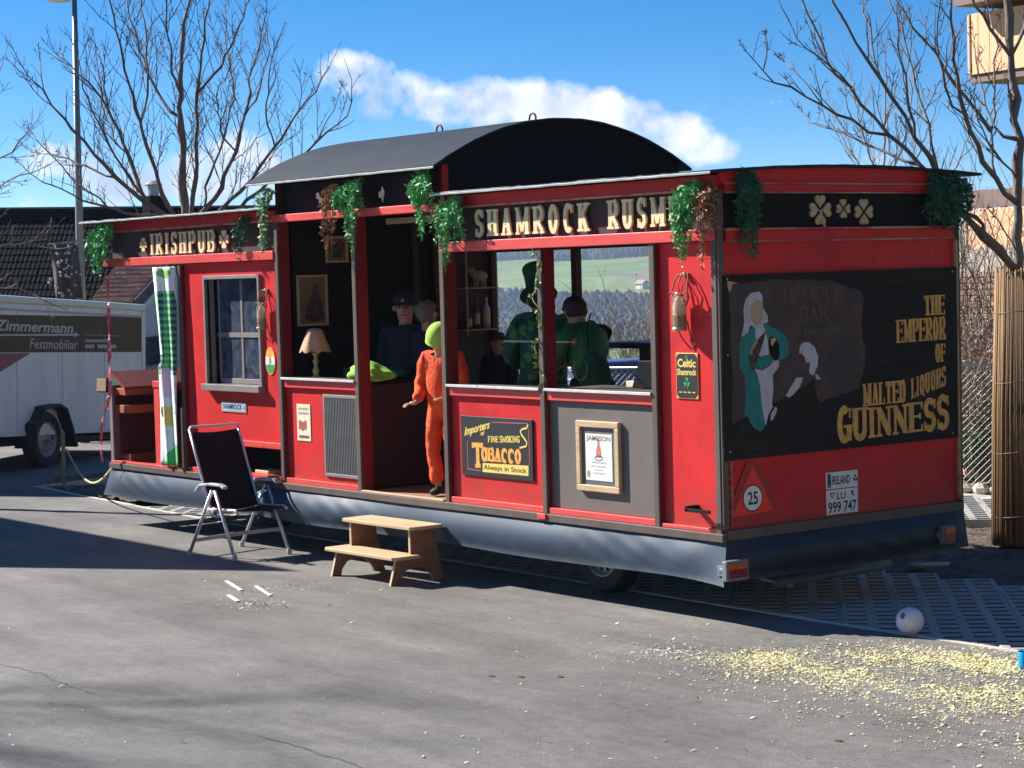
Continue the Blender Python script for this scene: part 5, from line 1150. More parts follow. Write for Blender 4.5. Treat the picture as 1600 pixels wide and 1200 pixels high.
MB().prism([(.02*math.cos(R(a)), .04*math.sin(R(a))) for a in range(0, 360, 20)], (cx, .0140, cz), SX, SZ, .0006).build('emblem', 'brass', ov)
recenter_tree(ov)
# ------------------------------------------------------------------ garlands
def garland(top, bot, wpx, m, label, y=-.02, plane='side', dens=1.0, taper=True, leafm=None, seed=0, name='garland'):
    r = random.Random(seed+100); (x0, z1) = S(*top, y) if plane == 'side' else RR(*top, y); (x1, z0) = S(*bot, y) if plane == 'side' else RR(*bot, y)
    scale = (CAM-Vector((x0, y, z1) if plane == 'side' else (y, x0, z1))).length/FPX; w = wpx*scale*(1.6 if plane == 'side' else 1.25)
    root = thing(name, label, 'garland', (x0, y, z1) if plane == 'side' else (y, x0, z1), 'artificial garlands hung along the wagon eaves')
    st = MB(); lf = MB(); fl = MB(); n = int(12*dens+wpx*.22*dens)
    for i in range(n):
        u = r.uniform(-1, 1); ln = (z1-z0)*(r.uniform(.25, 1.0)**1.1*(1-.35*abs(u)) if taper else r.uniform(.6, 1)*(1-.2*abs(u)))
        if i < 3: u *= .3; ln = (z1-z0)*r.uniform(.85, 1.0)
        p = Vector((x0+u*w*.38, 0, z1+r.uniform(-.03, .02))); out = r.uniform(.02, .11); ph = r.uniform(0, 6); pts = []; K = max(5, int(ln/.045)); dx = (x1-x0)+u*w*r.uniform(.0, .14)
        for k in range(K+1):
            t = k/K; pts.append(Vector((p.x+dx*t+u*w*.12*math.sin(min(1, t*2)*1.57)+.012*math.sin(5*t+ph), -out*math.sin(min(1, t*2.2)*1.57)+.0, p.z-ln*t)))
        def tw(v): return (v.x, y+v.y, v.z) if plane == 'side' else (y-v.y, v.x, v.z)
        st.tube([tw(q) for q in pts], .0022, 3, cap=False)
        for k, q in enumerate(pts):
            if k == 0 and r.random() < .3: continue
            for _ in range(int(6*dens) if k < K else 4):
                L = r.uniform(.018, .08)*(1-.25*k/K); a = r.uniform(0, 6.28); e = r.uniform(-1.3, .5)
                d = Vector((math.cos(a)*math.cos(e), math.sin(a)*math.cos(e)*.8, math.sin(e))); sde = d.cross(Vector((r.uniform(-1, 1), r.uniform(-1, 1), r.uniform(-1, 1)))).normalized()*L*r.uniform(.11, .2)
                q0 = q+Vector((r.uniform(-.008, .008), r.uniform(-.008, .008), r.uniform(-.02, .02)))
                lf.add([tw(q0), tw(q0+d*L*.5+sde), tw(q0+d*L), tw(q0+d*L*.5-sde)], [(0, 1, 2, 3)])
    st.build('stem', leafm or m, root, kind='stuff'); lf.build('leaves', m, root, kind='stuff')
    return root
garland((164, 356), (163, 434), 36, 'garland', 'bright green fern garland at the far left corner above the cab', y=-.06, dens=1.5, seed=1)
garland((384, 340), (385, 408), 14, 'garlandblue', 'small dark garland left of the barrel roof on the pub sign board', dens=.8, seed=2)
garland((421, 296), (418, 394), 20, 'garlandpale', 'pale leafy garland at the left post of the barrel roof', y=-.05, dens=.9, seed=3)
garland((518, 290), (523, 392), 18, 'autumn', 'brown and orange autumn leaf garland left of the doorway', y=-.05, dens=.7, seed=4)
garland((552, 286), (556, 392), 34, 'garland', 'bright green garland over the left doorpost', y=-.06, dens=1.3, seed=5)
garland((658, 274), (672, 374), 28, 'garland', 'bright green garland right of the doorway under the barrel roof', y=-.06, dens=1.2, seed=6)
garland((706, 312), (708, 420), 42, 'garland', 'green fern garland left of the long shamrock sign', y=-.06, dens=1.3, seed=7)
garland((1082, 290), (1076, 412), 28, 'garland', 'green fern garland covering the last letter of the long sign', y=-.06, dens=1.5, seed=8)
garland((1107, 292), (1113, 412), 22, 'autumn', 'red and cream autumn garland hanging at the near corner post', y=-.05, dens=.9, seed=9)
garland((1165, 272), (1163, 408), 36, 'garlandblue', 'long blue green garland on the left of the rear end wall', y=.04, plane='rear', dens=1.3, seed=10)
garland((1476, 275), (1474, 362), 62, 'garlandblue', 'wide bushy dark green garland at the far rear corner', y=.06, plane='rear', dens=1.8, taper=False, seed=11)
for i, (px, py, m) in enumerate(((490, 306, 'ivory'), (588, 304, 'ivory'), (512, 299, 'autumn'), (494, 313, 'ivory'))):
    x, z = S(px, py, -.02); mb = MB(); 
    for k in range(5):
        a = k*1.256; d = Vector((math.cos(a), -.3, math.sin(a)))*.035; s_ = Vector((-math.sin(a), 0, math.cos(a)))*.016; c = Vector((x, .03, z)); mb.add([c, c+d*.6+s_, c+d, c+d*.6-s_], [(0, 1, 2, 3)])
    if i in (1,): mb.add([(x-.02, .03, z), (x+.03, .02, z+.07), (x+.05, .03, z+.02), (x+.01, .035, z-.07)], [(0, 1, 2, 3)])
    tag(recenter(mb.build('silk_flower', m)), ['small cream flower nearest the left end of the black centre board', 'white flower right of the green garland over the doorpost', 'small orange flower above the autumn garland', 'lower of two cream flowers on the black centre board'][i], 'flower')
# ivy climbing the middle post
iv_ = thing('ivy_vine', 'pale ivy twining up the post between the two serving openings', 'vine', (-1.93, -.03, .97))
st = MB(); lf = MB(); pts = []
for k in range(60):
    t = k/59; pts.append(Vector((-1.94+.035*math.sin(t*16)+.02*math.sin(t*37), -.04+.03*math.cos(t*16), .97+1.05*t)))
st.tube(pts, .0035, 4); st.build('stem', 'vine', iv_)
for p in pts[::1]:
    if random.random() < .55:
        for _ in range(random.choice((1, 1, 2))):
            d = Vector((random.choice((-1, -1, 1))*random.uniform(.4, 1), -random.random()*.8, random.uniform(-.6, .4))).normalized()*random.uniform(.03, .055); s_ = d.cross(Vector((random.random()*.4, 1, random.random()))).normalized()*d.length*.42
            lf.add([p, p+d*.45+s_, p+d, p+d*.45-s_, p+d*.45+Vector((0, -.008, 0))], [(0, 1, 4), (1, 2, 4), (2, 3, 4), (3, 0, 4)])
lf.build('leaves', 'vine', iv_, kind='stuff')

# ------------------------------------------------------------------ lanterns
def lantern(px, py, s_, label, y=.05):
    x, z = S(px, py, y); root = thing('wall_lantern', label, 'lantern', (x, y, z), 'wrought lanterns on the red panels'); T_ = lambda a, b, c: Vector((x+a*s_, y-c*s_, z+b*s_))
    mb = MB()
    mb.tube([T_(0, .0, 0), T_(-.05, -.0, .02), T_(-.11, -.03, .06), T_(-.12, -.1, .09), T_(-.15, -.24, .12), T_(-.19, -.27, .13)], .009*s_, 6)
    mb.tube([T_(0, 0, 0), T_(.05, -.0, .02), T_(.10, -.04, .06), T_(.12, -.13, .09), T_(.14, -.28, .12), T_(.17, -.31, .13)], .009*s_, 6)
    mb.tube([T_(-.17, -.24, .12), T_(-.10, -.235, .13), T_(0, -.26, .13), T_(.09, -.25, .13), T_(.15, -.22, .12), T_(.17, -.30, .12), T_(.11, -.40, .11)], .009*s_, 6)
    mb.tube([T_(-.14, -.26, .12), T_(-.11, -.42, .10), T_(-.08, -.60, .08), T_(-.09, -.74, .06), T_(0, -.86, .05), T_(.09, -.95, .02), T_(.13, -.93, .0), T_(.10, -.75, .05), T_(.09, -.6, .08)], .009*s_, 6)
    mb.tube([T_(-.06, .0, .0), T_(-.05, -.13, .10), T_(0, -.3, .1)], .007*s_, 6); mb.tube([T_(.06, .0, .0), T_(.05, -.13, .10), T_(0, -.3, .1)], .007*s_, 6)
    mb.build('iron_bracket', 'rust', root, smooth=True)
    mb = MB(); mb.sph(T_(0, -.01, .03), .028*s_, 8, 6); mb.sph(T_(-.025, -.02, .05), .02*s_, 8, 6); mb.sph(T_(.03, -.025, .05), .018*s_, 8, 6); mb.build('shell_knot', 'brass', root)
    c = T_(0, -.72, .13)
    MB().lathe([(.092*s_, 0), (.098*s_, .03*s_), (.09*s_, .045*s_)], c, 14).build('lantern_base', 'brass', root)
    MB().lathe([(.085*s_, .04*s_), (.09*s_, .12*s_), (.09*s_, .36*s_), (.07*s_, .44*s_), (.045*s_, .48*s_)], c, 16, capb=False, capt=False).build('glass', 'glass', root, smooth=True)
    MB().lathe([(.055*s_, .04*s_), (.055*s_, .30*s_), (.03*s_, .41*s_), (.004*s_, .44*s_)], c, 12).build('candle', 'candle', root, smooth=True)
    MB().lathe([(.057*s_, .05*s_), (.058*s_, .20*s_)], c, 12).build('candle_band', 'autumn', root)
    for k in range(4):
        a = k*1.571+.5; MB().tube([c+Vector((math.cos(a)*.095*s_, math.sin(a)*.095*s_, .01*s_)), c+Vector((math.cos(a)*.095*s_, math.sin(a)*.095*s_, .38*s_))], .005*s_, 5).build('cage_bar', 'brass', root)
lantern(1072, 427, .55, 'larger ornate lantern with candle on the tall red panel at the right', .022); lantern(417, 452, .50, 'lantern with candle right of the grey window on the left', .022)

# ------------------------------------------------------------------ painted curtain, mirror, tape at the cab
def curtain_mat():
    m = bpy.data.materials.new('printed_curtain'); m.use_nodes = True; nt = m.node_tree; p = nt.nodes['Principled BSDF']; L = nt.links; p.inputs['Roughness'].default_value = .8
    uv = N(nt, 'ShaderNodeUVMap'); s = N(nt, 'ShaderNodeSeparateXYZ'); L.new(uv.outputs[0], s.inputs[0]); u, v = s.outputs[0], s.outputs[1]
    def mth(op, a, b=0, c=None):
        n = N(nt, 'ShaderNodeMath', operation=op)
        for i, q in enumerate((a, b, c)):
            if q is None: continue
            if isinstance(q, (int, float)): n.inputs[i].default_value = q
            else: L.new(q, n.inputs[i])
        return n.outputs[0]
    def band(x, a, b): return mth('MULTIPLY', mth('GREATER_THAN', x, a), mth('LESS_THAN', x, b))
    def mix(f, a, c):
        n = N(nt, 'ShaderNodeMixRGB'); L.new(f, n.inputs[0])
        if isinstance(a, tuple): n.inputs[1].default_value = (*a, 1)
        else: L.new(a, n.inputs[1])
        if isinstance(c, tuple): n.inputs[2].default_value = (*c, 1)
        else: L.new(c, n.inputs[2])
        return n.outputs[0]
    nz_ = N(nt, 'ShaderNodeTexNoise'); nz_.inputs['Scale'].default_value = 7; L.new(uv.outputs[0], nz_.inputs['Vector'])
    base = mix(band(nz_.outputs[0], .58, 1), (.82, .84, .80), (.60, .68, .62))
    su = mth('GREATER_THAN', mth('FRACT', mth('MULTIPLY', u, 5)), .5); sv = mth('GREATER_THAN', mth('FRACT', mth('MULTIPLY', v, 30)), .5)
    pl = mix(su, mix(sv, (.28, .68, .22), (.10, .34, .17)), mix(sv, (.09, .32, .17), (.02, .07, .09)))
    lean = mth('ADD', u, mth('MULTIPLY', mth('SUBTRACT', v, .6), .9))
    msk = mth('MULTIPLY', band(v, .46, .88), band(lean, .34, 1.2)); msk2 = mth('MULTIPLY', band(v, .46, .56), band(u, .04, 1.2)); msk = mth('MAXIMUM', msk, msk2)
    c = mix(msk, base, pl)
    def ellipse(cu, cv, ru, rv, col, c):
        a = mth('DIVIDE', mth('SUBTRACT', u, cu), ru); b = mth('DIVIDE', mth('SUBTRACT', v, cv), rv)
        return mix(mth('LESS_THAN', mth('ADD', mth('MULTIPLY', a, a), mth('MULTIPLY', b, b)), 1), c, col)
    c = ellipse(.5, .42, .34, .075, (.75, .55, .60), c); c = ellipse(.15, .27, .13, .030, (.03, .04, .05), c); c = ellipse(.85, .27, .10, .030, (.03, .04, .05), c)
    c = mix(mth('MULTIPLY', band(u, .33, .68), band(v, .20, .31)), c, (.85, .60, .15)); c = ellipse(.5, .315, .2, .018, (.85, .82, .75), c)
    c = mix(mth('MULTIPLY', band(v, -.1, .11), mth('LESS_THAN', v, mth('ADD', -.02, mth('MULTIPLY', u, .18)))), c, (.10, .55, .14)); c = ellipse(.6, .97, .3, .03, (.25, .5, .12), c)
    L.new(c, p.inputs['Base Color']); return m
x0, x1 = -8.06, -7.60; mb = MB(); KU, KV = 16, 40; uvs = []
for j in range(KV+1):
    v = j/KV; wtop = .78+.22*abs(math.cos(v*3.1)); xc0 = x0+(.06 if v > .5 else .0)*math.sin(v*3)+.05*(1-v); xc1 = x1-.0
    for i in range(KU+1):
        u = i/KU; mb.v.append((xc0+(xc1-xc0)*u, -.05+.022*math.sin(u*11+v*2.2)+.012*math.sin(u*23+v*5), .05+1.93*v)); uvs.append((u, v))
mb.f = [(j*(KU+1)+i, j*(KU+1)+i+1, (j+1)*(KU+1)+i+1, (j+1)*(KU+1)+i) for j in range(KV) for i in range(KU)]
cu_ = mb.build('curtain', curtain_mat(), None, smooth=True); ul = cu_.data.uv_layers.new(name='uv')
for lp in cu_.data.loops: ul.data[lp.index].uv = uvs[lp.vertex_index]
sm = cu_.modifiers.new('s', 'SOLIDIFY'); sm.thickness = .003
tag(recenter(cu_), 'narrow hanging cloth printed with green plaid and a yellow beer glass beside the cab opening', 'curtain')
mr_ = thing('side_mirror', 'peach faced rectangular mirror on an arm at the front corner of the wagon', 'mirror', (-9.3, -.08, .7))
(ax_, az_), (bx_, bz_) = S(154, 588, -.1), S(168, 612, -.1)
MB().obox(((ax_+bx_)/2, -.1, (az_+bz_)/2-.01), ((bx_-ax_)/2*.9, .02, .0), (0.01, -.012, 0), (.01, 0, (az_-bz_)/2)).build('housing', 'black', mr_, bevel=.008)
MB().obox(((ax_+bx_)/2-.004, -.116, (az_+bz_)/2-.01), ((bx_-ax_)/2*.74, .016, .0), (0.002, -.003, 0), (.01, 0, (az_-bz_)/2*.85)).build('face', 'mirror', mr_, bevel=.003)
MB().tube([((ax_+bx_)/2+.03, -.09, (az_+bz_)/2), (-9.2, -.04, .86), (-9.14, .0, .70), (-9.13, .02, .5)], .012, 8).build('arm', 'black', mr_, smooth=True)
def ribbon(name, pts, w, m, label, cat):
    mb = MB(); P_ = [Vector(p) for p in pts]; F_ = []
    for a, b in zip(P_, P_[1:]):
        n_ = max(2, int((b-a).length/.03)); F_ += [a.lerp(b, k/n_) for k in range(n_)]
    F_.append(P_[-1]); th = 0
    for i, p in enumerate(F_):
        th += .55+.3*math.sin(i*.7); s_ = Vector((math.cos(th*.5), math.sin(th*.5), 0))*w/2; j = Vector((random.gauss(0, .003), random.gauss(0, .003), 0)); mb.v += [tuple(p+s_+j), tuple(p-s_+j)]
    mb.f = [(2*i, 2*i+1, 2*i+3, 2*i+2) for i in range(len(F_)-1)]
    return tag(recenter(mb.build(name, m)), label, cat)
def SP(px, py, y): p = hit(px, py, 1, y); return p
ribbon('barrier_tape', [SP(168, 430, -.1), SP(170, 500, -.1), SP(171, 590, -.11), SP(172, 612, -.12), SP(168, 640, -.13)], .04, 'ribbon', 'twisted red and white tape running from the roof edge down to the mirror', 'tape')
ribbon('tape_tail', [SP(172, 612, -.12), SP(168, 636, -.15), SP(160, 655, -.15), SP(158, 690, -.14), SP(160, 722, -.14)], .03, 'ribbon', 'loose knotted tail of tape dangling below the mirror', 'tape')
ribbon('pale_tape', [SP(170, 618, -.14), SP(163, 634, -.18), SP(150, 644, -.2)], .03, 'rope', 'pale strip of tape blowing left from the mirror knot', 'tape')

# ------------------------------------------------------------------ folding camping chair
ch = thing('folding_chair', 'folding camping chair with dark sling fabric and silver tube frame facing the wagon', 'chair', (-5.9, -.4, GZ))
def g(px, py): return G(px, py)
yn, yf = -.70, -.14     # near and far side frames
fA, fB = g(297, 867), g(367, 876); rA, rB = g(378, 854), g(452, 866)
def side_frame(p0, p1, y, arm_px, near):
    y0, y1 = p0.y, p1.y
    xm = (p0.x+p1.x)/2+.06; top = Vector((xm, (y0+y1)/2, GZ+.60))
    l1 = MB().tube([p0+SZ*.02, top+Vector((-.02, .0, 0))], .0155, 10).build('leg', 'metal', ch, smooth=True)
    l2 = MB().tube([p1+SZ*.02, top+Vector((.03, 0, 0))], .0155, 10).build('leg', 'metal', ch, smooth=True)
    for l, p in ((l1, p0), (l2, p1)): MB().lathe([(.022, 0), (.024, .03), (.018, .05)], p, 10).build('foot_cap', 'greyplastic', l)
    mb = MB(); pts = [Vector((xm-.30, top.y, GZ+.575)), Vector((xm-.22, top.y, GZ+.635)), Vector((xm-.05, top.y, GZ+.655)), Vector((xm+.16, top.y, GZ+.655)), Vector((xm+.22, top.y, GZ+.635))]
    for a, b in zip(pts, pts[1:]): mb.beam(a, b, .05, .026)
    mb.build('armrest', 'greyplastic', ch, bevel=.008)
    return xm, top
xa_, ta = side_frame(fA, fB, yn, None, True); xb_, tb_ = side_frame(rA, rB, yf, None, False)
for a, b, h in ((fA, rA, .14), (fB, rB, .22)):
    MB().beam(a+(ta-a)*h/.6+SZ*.0, b+(tb_-b)*h/.6, .012, .035).build('cross_brace', 'greyplastic', ch, bevel=.003)
# back rest and seat (sling between two rails)
by0, by1 = ta.y+.045, tb_.y-.045
bt = Vector((xa_-.48, 0, GZ+1.12)); bm_ = Vector((xa_-.14, 0, GZ+.42)); sf = Vector((xa_+.33, 0, GZ+.44))
for y in (by0, by1):
    MB().tube([(bm_.x+.03, y, bm_.z-.06), (bm_.x, y, bm_.z), (bt.x+.12, y, bt.z-.26), (bt.x, y, bt.z)], .013, 8).build('back_rail', 'metal', ch, smooth=True)
    MB().tube([(bm_.x-.05, y, bm_.z+.0), (sf.x-.03, y, sf.z), (sf.x+.02, y, sf.z-.02)], .013, 8).build('seat_rail', 'metal', ch, smooth=True)
MB().tube([(bt.x, by0, bt.z), (bt.x-.02, by0+.03, bt.z+.02), (bt.x-.03, (by0+by1)/2, bt.z+.015), (bt.x-.02, by1-.03, bt.z+.02), (bt.x, by1, bt.z)], .013, 8).build('top_rail', 'metal', ch, smooth=True)
def sling(name, a, b, sag, n=14, bow=.02):
    mb = MB(); K = 8
    for j in range(n+1):
        t = j/n; c = a.lerp(b, t)
        for i in range(K+1):
            s_ = i/K; y = by0+(by1-by0)*s_; d = math.sin(math.pi*s_)*sag
            mb.v.append((c.x-d*.3-bow*math.sin(math.pi*t), y, c.z-d))
    mb.f = [(j*(K+1)+i, j*(K+1)+i+1, (j+1)*(K+1)+i+1, (j+1)*(K+1)+i) for j in range(n) for i in range(K)]
    o = mb.build(name, 'mesh', ch, smooth=True); q = o.modifiers.new('s', 'SOLIDIFY'); q.thickness = .004; return o
sling('back_fabric', bt-SZ*.02, bm_, .02); sling('seat_fabric', bm_+Vector((.02, 0, 0)), sf, .03, bow=0)
MB().beam((bm_.x+.05, by0, bm_.z-.03), (bm_.x+.05, by1, bm_.z-.03), .02, .02).build('hinge_bar', 'metal', ch)
for y, t_ in ((by0, ta), (by1, tb_)):
    MB().sph((bm_.x+.06, y, bm_.z-.01), .035, 10, 6, (1, .5, 1)).build('hinge', 'greyplastic', ch, smooth=True)
    MB().beam((bm_.x+.06, y, bm_.z-.02), (t_.x+.09, t_.y, GZ+.36), .012, .02).build('strut', 'black', ch)

# ------------------------------------------------------------------ two-step stool
stl = thing('step_stool', 'light pine two-step stool standing on the asphalt below the doorway', 'stool', (-3.3, -.5, GZ))
# local frame from ground points: front-left foot, front-right foot, rear-right foot
FL, FR, BR = g(515, 900), g(613, 917), g(689, 908); ux = (FR-FL); Ws = ux.length; ux.normalize(); uy = Vector((-ux.y, ux.x, 0)); Ds = .50
c0 = FL
def SPt(a, b, c): return c0+ux*a+uy*b+SZ*c
Hs, Hm = .46, .235
for a in (.03, Ws-.03):
    out_ = [(0, 0), (.09, 0), (.10, .05), (.15, .11), (.25, .13), (.34, .11), (.40, .05), (.42, 0), (.53, 0), (.50, .10), (.43, Hs-.028), (.20, Hs-.028), (.20, Hm-.028), (.06, Hm-.028)]
    MB().prism([(p[0], p[1]) for p in out_], SPt(a-.012, 0, 0), uy, SZ, .024).build('side_board', 'plywood', stl, bevel=.002)
    MB().prism([(0, 0), (.0, 0), (.06, Hm-.03), (.06, Hm-.03)], SPt(a, 0, 0), uy, SZ, .001) if 0 else None
    MB().obox(SPt(a, .028, Hm/2-.014), ux*.0125, uy*.002+SZ*0, (uy*.03+SZ*(Hm/2-.014))*.99).build('edge_face', 'pinewood', stl)
    MB().obox(SPt(a, .198, (Hs+Hm)/2-.014), ux*.0125, uy*.002, SZ*((Hs-Hm)/2-.014)).build('edge_face', 'pinewood', stl)
def tread(b0, b1, z):
    mb = MB(); mb.prism([(-.06, b0+.03), (-.03, b0), (Ws+.03, b0), (Ws+.06, b0+.03), (Ws+.06, b1), (-.06, b1)], SPt(0, 0, z-.028), ux, uy, .028); mb.build('tread', 'pinewood', stl, bevel=.005)
tread(-.02, .24, Hm); tread(.16, .47, Hs)

# ------------------------------------------------------------------ interior furniture
cn = thing('bar_counter', 'dark brown bar counter just inside the doorway', 'counter', (-4.9, .5, 0))
box('counter_end', 'darkwood', -4.66, -4.62, .13, 1.05, .016, .90, cn, .003); box('counter_front', 'darkwood', -5.66, -4.66, 1.02, 1.05, .016, .90, cn, .003); box('counter_top', 'dark', -5.70, -4.60, .165, 1.08, .90, .935, cn, .004); box('counter_shelf', 'dark', -5.68, -4.66, .17, 1.0, .4, .42, cn)
lp = hit(492, 587, 2, .936); lp = Vector((-5.62, hit(492, 587, 2, .936).y, .936)); lp = hit(494, 586, 2, .936)
lpx = Vector((max(lp.x, -5.6), lp.y, .936)); d = ray(494, 586); 
lm = thing('table_lamp', 'table lamp with a scalloped peach shade and turned base on the counter', 'lamp', (-5.45, .27, .936))
base_ = Vector((-5.45, hit(494, 586, 0, -5.45).y, .936)); lm.location = base_
MB().lathe([(.05, 0), (.05, .015), (.03, .03), (.022, .05), (.034, .075), (.02, .10), (.016, .13), (.03, .155), (.018, .18), (.014, .20), (.036, .225), (.036, .235), (.008, .24), (.008, .29)], base_, 18).build('base', 'brass', lm, smooth=True)
mb = MB(); K = 48
for (r_, h_) in ((.135, .235), (.118, .29), (.095, .35), (.075, .41), (.058, .44), (.03, .45)):
    for j in range(K):
        a = 2*math.pi*j/K; rr2 = r_*(1+.07*abs(math.sin(a*4))) ; hh = h_-(.035*(1-abs(math.sin(a*4))) if h_ < .24 else 0); hh = h_+(.028*(1-abs(math.sin(a*4))) if h_ < .24 else 0)
        mb.v.append((base_.x+rr2*math.cos(a), base_.y+rr2*math.sin(a), base_.z+hh))
mb.f = [(i*K+j, i*K+(j+1) % K, (i+1)*K+(j+1) % K, (i+1)*K+j) for i in range(5) for j in range(K)]
mb.build('shade', 'shade', lm, smooth=True)
# pictures on the partition
def wallpic(p0, p1, label, motif):
    x = -5.72; a, b = hit(*p0, 0, x), hit(*p1, 0, x); root = thing('framed_picture', label, 'picture', (x, (a.y+b.y)/2, b.z)); z0, z1, y0, y1 = b.z, a.z, a.y, b.y; f_ = .022
    for q in ((y0, y1, z1-f_, z1), (y0, y1, z0, z0+f_)): box('frame', 'paleframe', x+.001, x+.022, q[0], q[1], q[2], q[3], root, .002)
    for q in ((y0, y0+f_, z0+f_, z1-f_), (y1-f_, y1, z0+f_, z1-f_)): box('frame', 'paleframe', x+.001, x+.022, q[0], q[1], q[2], q[3], root, .002)
    box('print', 'picture', x+.001, x+.008, y0+f_, y1-f_, z0+f_, z1-f_, root); w, h = y1-y0, z1-z0
    MB().prism([(y0+u*w, z0+v*h) for u, v in motif], (x+.0085, 0, 0), RX, SZ, .0006).build('dark_motif', 'maroonletter', root)
    return root
wallpic((462, 430), (512, 508), 'framed brown print of a seated draped figure above the lamp', [(.25, .12), (.3, .35), (.45, .55), (.5, .72), (.52, .8), (.6, .84), (.7, .78), (.74, .6), (.84, .4), (.88, .12), (.6, .08)])
wallpic((507, 369), (543, 410), 'small framed picture of dark red leaves near the ceiling', [(.2, .3), (.15, .6), (.3, .8), (.5, .72), (.65, .85), (.85, .7), (.8, .4), (.65, .15), (.5, .22), (.35, .12)])
# green fleece on the counter
def lump(name, c, sx_, sy_, sz_, m, label, cat, seed, n=28, amp=.25, parent=None):
    r = np.random.default_rng(seed); mb = MB(); mb.sph((0, 0, 0), 1, n, n//2); out_ = []
    ph = r.uniform(0, 6, 6)
    for (a, b, c_) in mb.v:
        f = 1+amp*(math.sin(3*a+ph[0]+2*c_)*.5+math.sin(5*b+ph[1]+3*a)*.35+math.sin(7*c_+4*b+ph[2])*.3+math.sin(11*a+ph[3]-5*b)*.15)
        out_.append((c[0]+a*sx_*f, c[1]+b*sy_*f, c[2]+max(c_, -.35)*sz_*f+.35*sz_))
    mb.v = out_; o = mb.build(name, m, parent, smooth=True)
    if parent is None: tag(recenter(o), label, cat)
    return o
pc = hit(562, 590, 1, .16); lump('green_hat', (-4.72, .26, .945), .22, .17, .10, 'paleGreen', 'crumpled lime green fleece lying on the counter by the doorpost', 'cloth', 3, amp=.3)
pc2 = Vector((-4.5, .3, .94))
# wall shelf with figurines and bottles
sh2 = thing('wall_shelf', 'open wooden wall shelf on the dark partition', 'shelf', (-5.69, 2.05, 1.3))
xS = -5.69; a = hit(718, 440, 0, xS); zA = hit(745, 450, 0, xS).z; zB = hit(745, 515, 0, xS).z; y0, y1 = hit(716, 515, 0, xS).y, 2.33; zT = hit(745, 392, 0, xS).z
for z in (zA, zB, zT): box('shelf_board', 'paleframe', xS-.015, xS+.1, y0, y1, z-.006, z+.006, sh2, .002)
for y in (y0+.04, y1-.02): box('upright', 'paleframe', xS+.085, xS+.1, y, y+.012, zB-.06, zT+.0, sh2, .001)
shp = thing('sheep_figurine', 'cream sheep figurine standing on the wall shelf', 'figurine', (xS+.04, (y0+y1)/2, zA+.006)); cs = Vector((xS+.05, (y0+y1)/2+.02, zA+.115)); mb = MB(); mb.sph(cs, .075, 14, 10, (.7, 1.25, .72))
for dx in (-.02, .025):
    for dy in (-.045, .045): mb.tube([cs+Vector((dx, dy, -.03)), cs+Vector((dx, dy, -.108))], [.014, .010], 6)
mb.build('body', 'sheep', shp, smooth=True); mb = MB(); mb.tube([cs+Vector((0, -.06, .01)), cs+Vector((0, -.085, .045))], [.04, .03], 8); mb.sph(cs+Vector((0, -.10, .055)), .033, 10, 8, (.8, 1.3, .9)); mb.sph(cs+Vector((.03, -.085, .075)), .013, 6, 4); mb.sph(cs+Vector((-.03, -.085, .075)), .013, 6, 4); mb.build('head', 'sheep', shp, smooth=True)
for i, (yy, h_, r_, lab) in enumerate(((y0+.10, .20, .022, 'slim dark bottle at the left of the wall shelf'), (y0+.19, .30, .026, 'tall dark bottle with a gold label in the middle of the shelf'), (y0+.30, .30, .036, 'pale grey bottle tube at the right of the shelf'))):
    b = thing('bottle', lab, 'bottle', (xS+.05, yy, zB+.006), 'bottles on the wall shelf')
    MB().lathe([(r_, 0), (r_, h_*.62), (r_*.4, h_*.78), (r_*.36, h_*.97), (r_*.42, h_)], b.location, 14).build('glass_body', 'bottle' if i != 2 else 'galv', b, smooth=True)
    MB().lathe([(r_+.001, h_*.15), (r_+.001, h_*.5)], b.location, 14).build('label', 'label', b)
# high table and ledge at the open back
hi = thing('bar_table', 'high square bar table with a grey top by the far opening', 'table', (-3.55, 2.0, 0)); a = hit(984, 533, 1, 2.0); b = hit(1022, 533, 1, 2.0)
box('table_top', 'darkwood', a.x, a.x+.72, 1.75, 2.25, a.z-.05, a.z-.004, hi, .004); box('top_sheet', 'greyplastic', a.x+.0, a.x+.71, 1.76, 2.24, a.z-.004, a.z+.004, hi); box('pillar', 'darkwood', a.x+.20, a.x+.32, 1.93, 2.05, .03, a.z-.05, hi, .004); box('foot', 'darkwood', a.x+.05, a.x+.5, 1.75, 2.25, .001, .03, hi)
a = hit(786, 532, 1, .95); b = hit(888, 532, 1, .95); ra_ = thing('serving_ledge', 'narrow pale ledge running in front of the costumed customers', 'ledge', (a.x, 1.2, .0))
box('ledge_board', 'roofedge', a.x, b.x, .945, 1.02, a.z-.012, a.z, ra_); box('ledge_leg', 'dark', a.x+.45, a.x+.48, .96, .99, .0, a.z-.012, ra_)
# wood piece in the lower opening of the left section
wq = hit(420, 723, 1, .2); tag(recenter(MB().box(wq.x-.12, wq.x+.12, .12, .3, .02, .075).build('wood_block', 'pinewood', bevel=.006)), 'short pale wood offcut lying in the gap under the left panel', 'wood')
tag(recenter(MB().box(-6.9, -5.85, .1, .22, .013, .03).build('plank', 'pinewood', bevel=.003)), 'narrow pale plank lying along the floor edge under the left panel', 'plank')
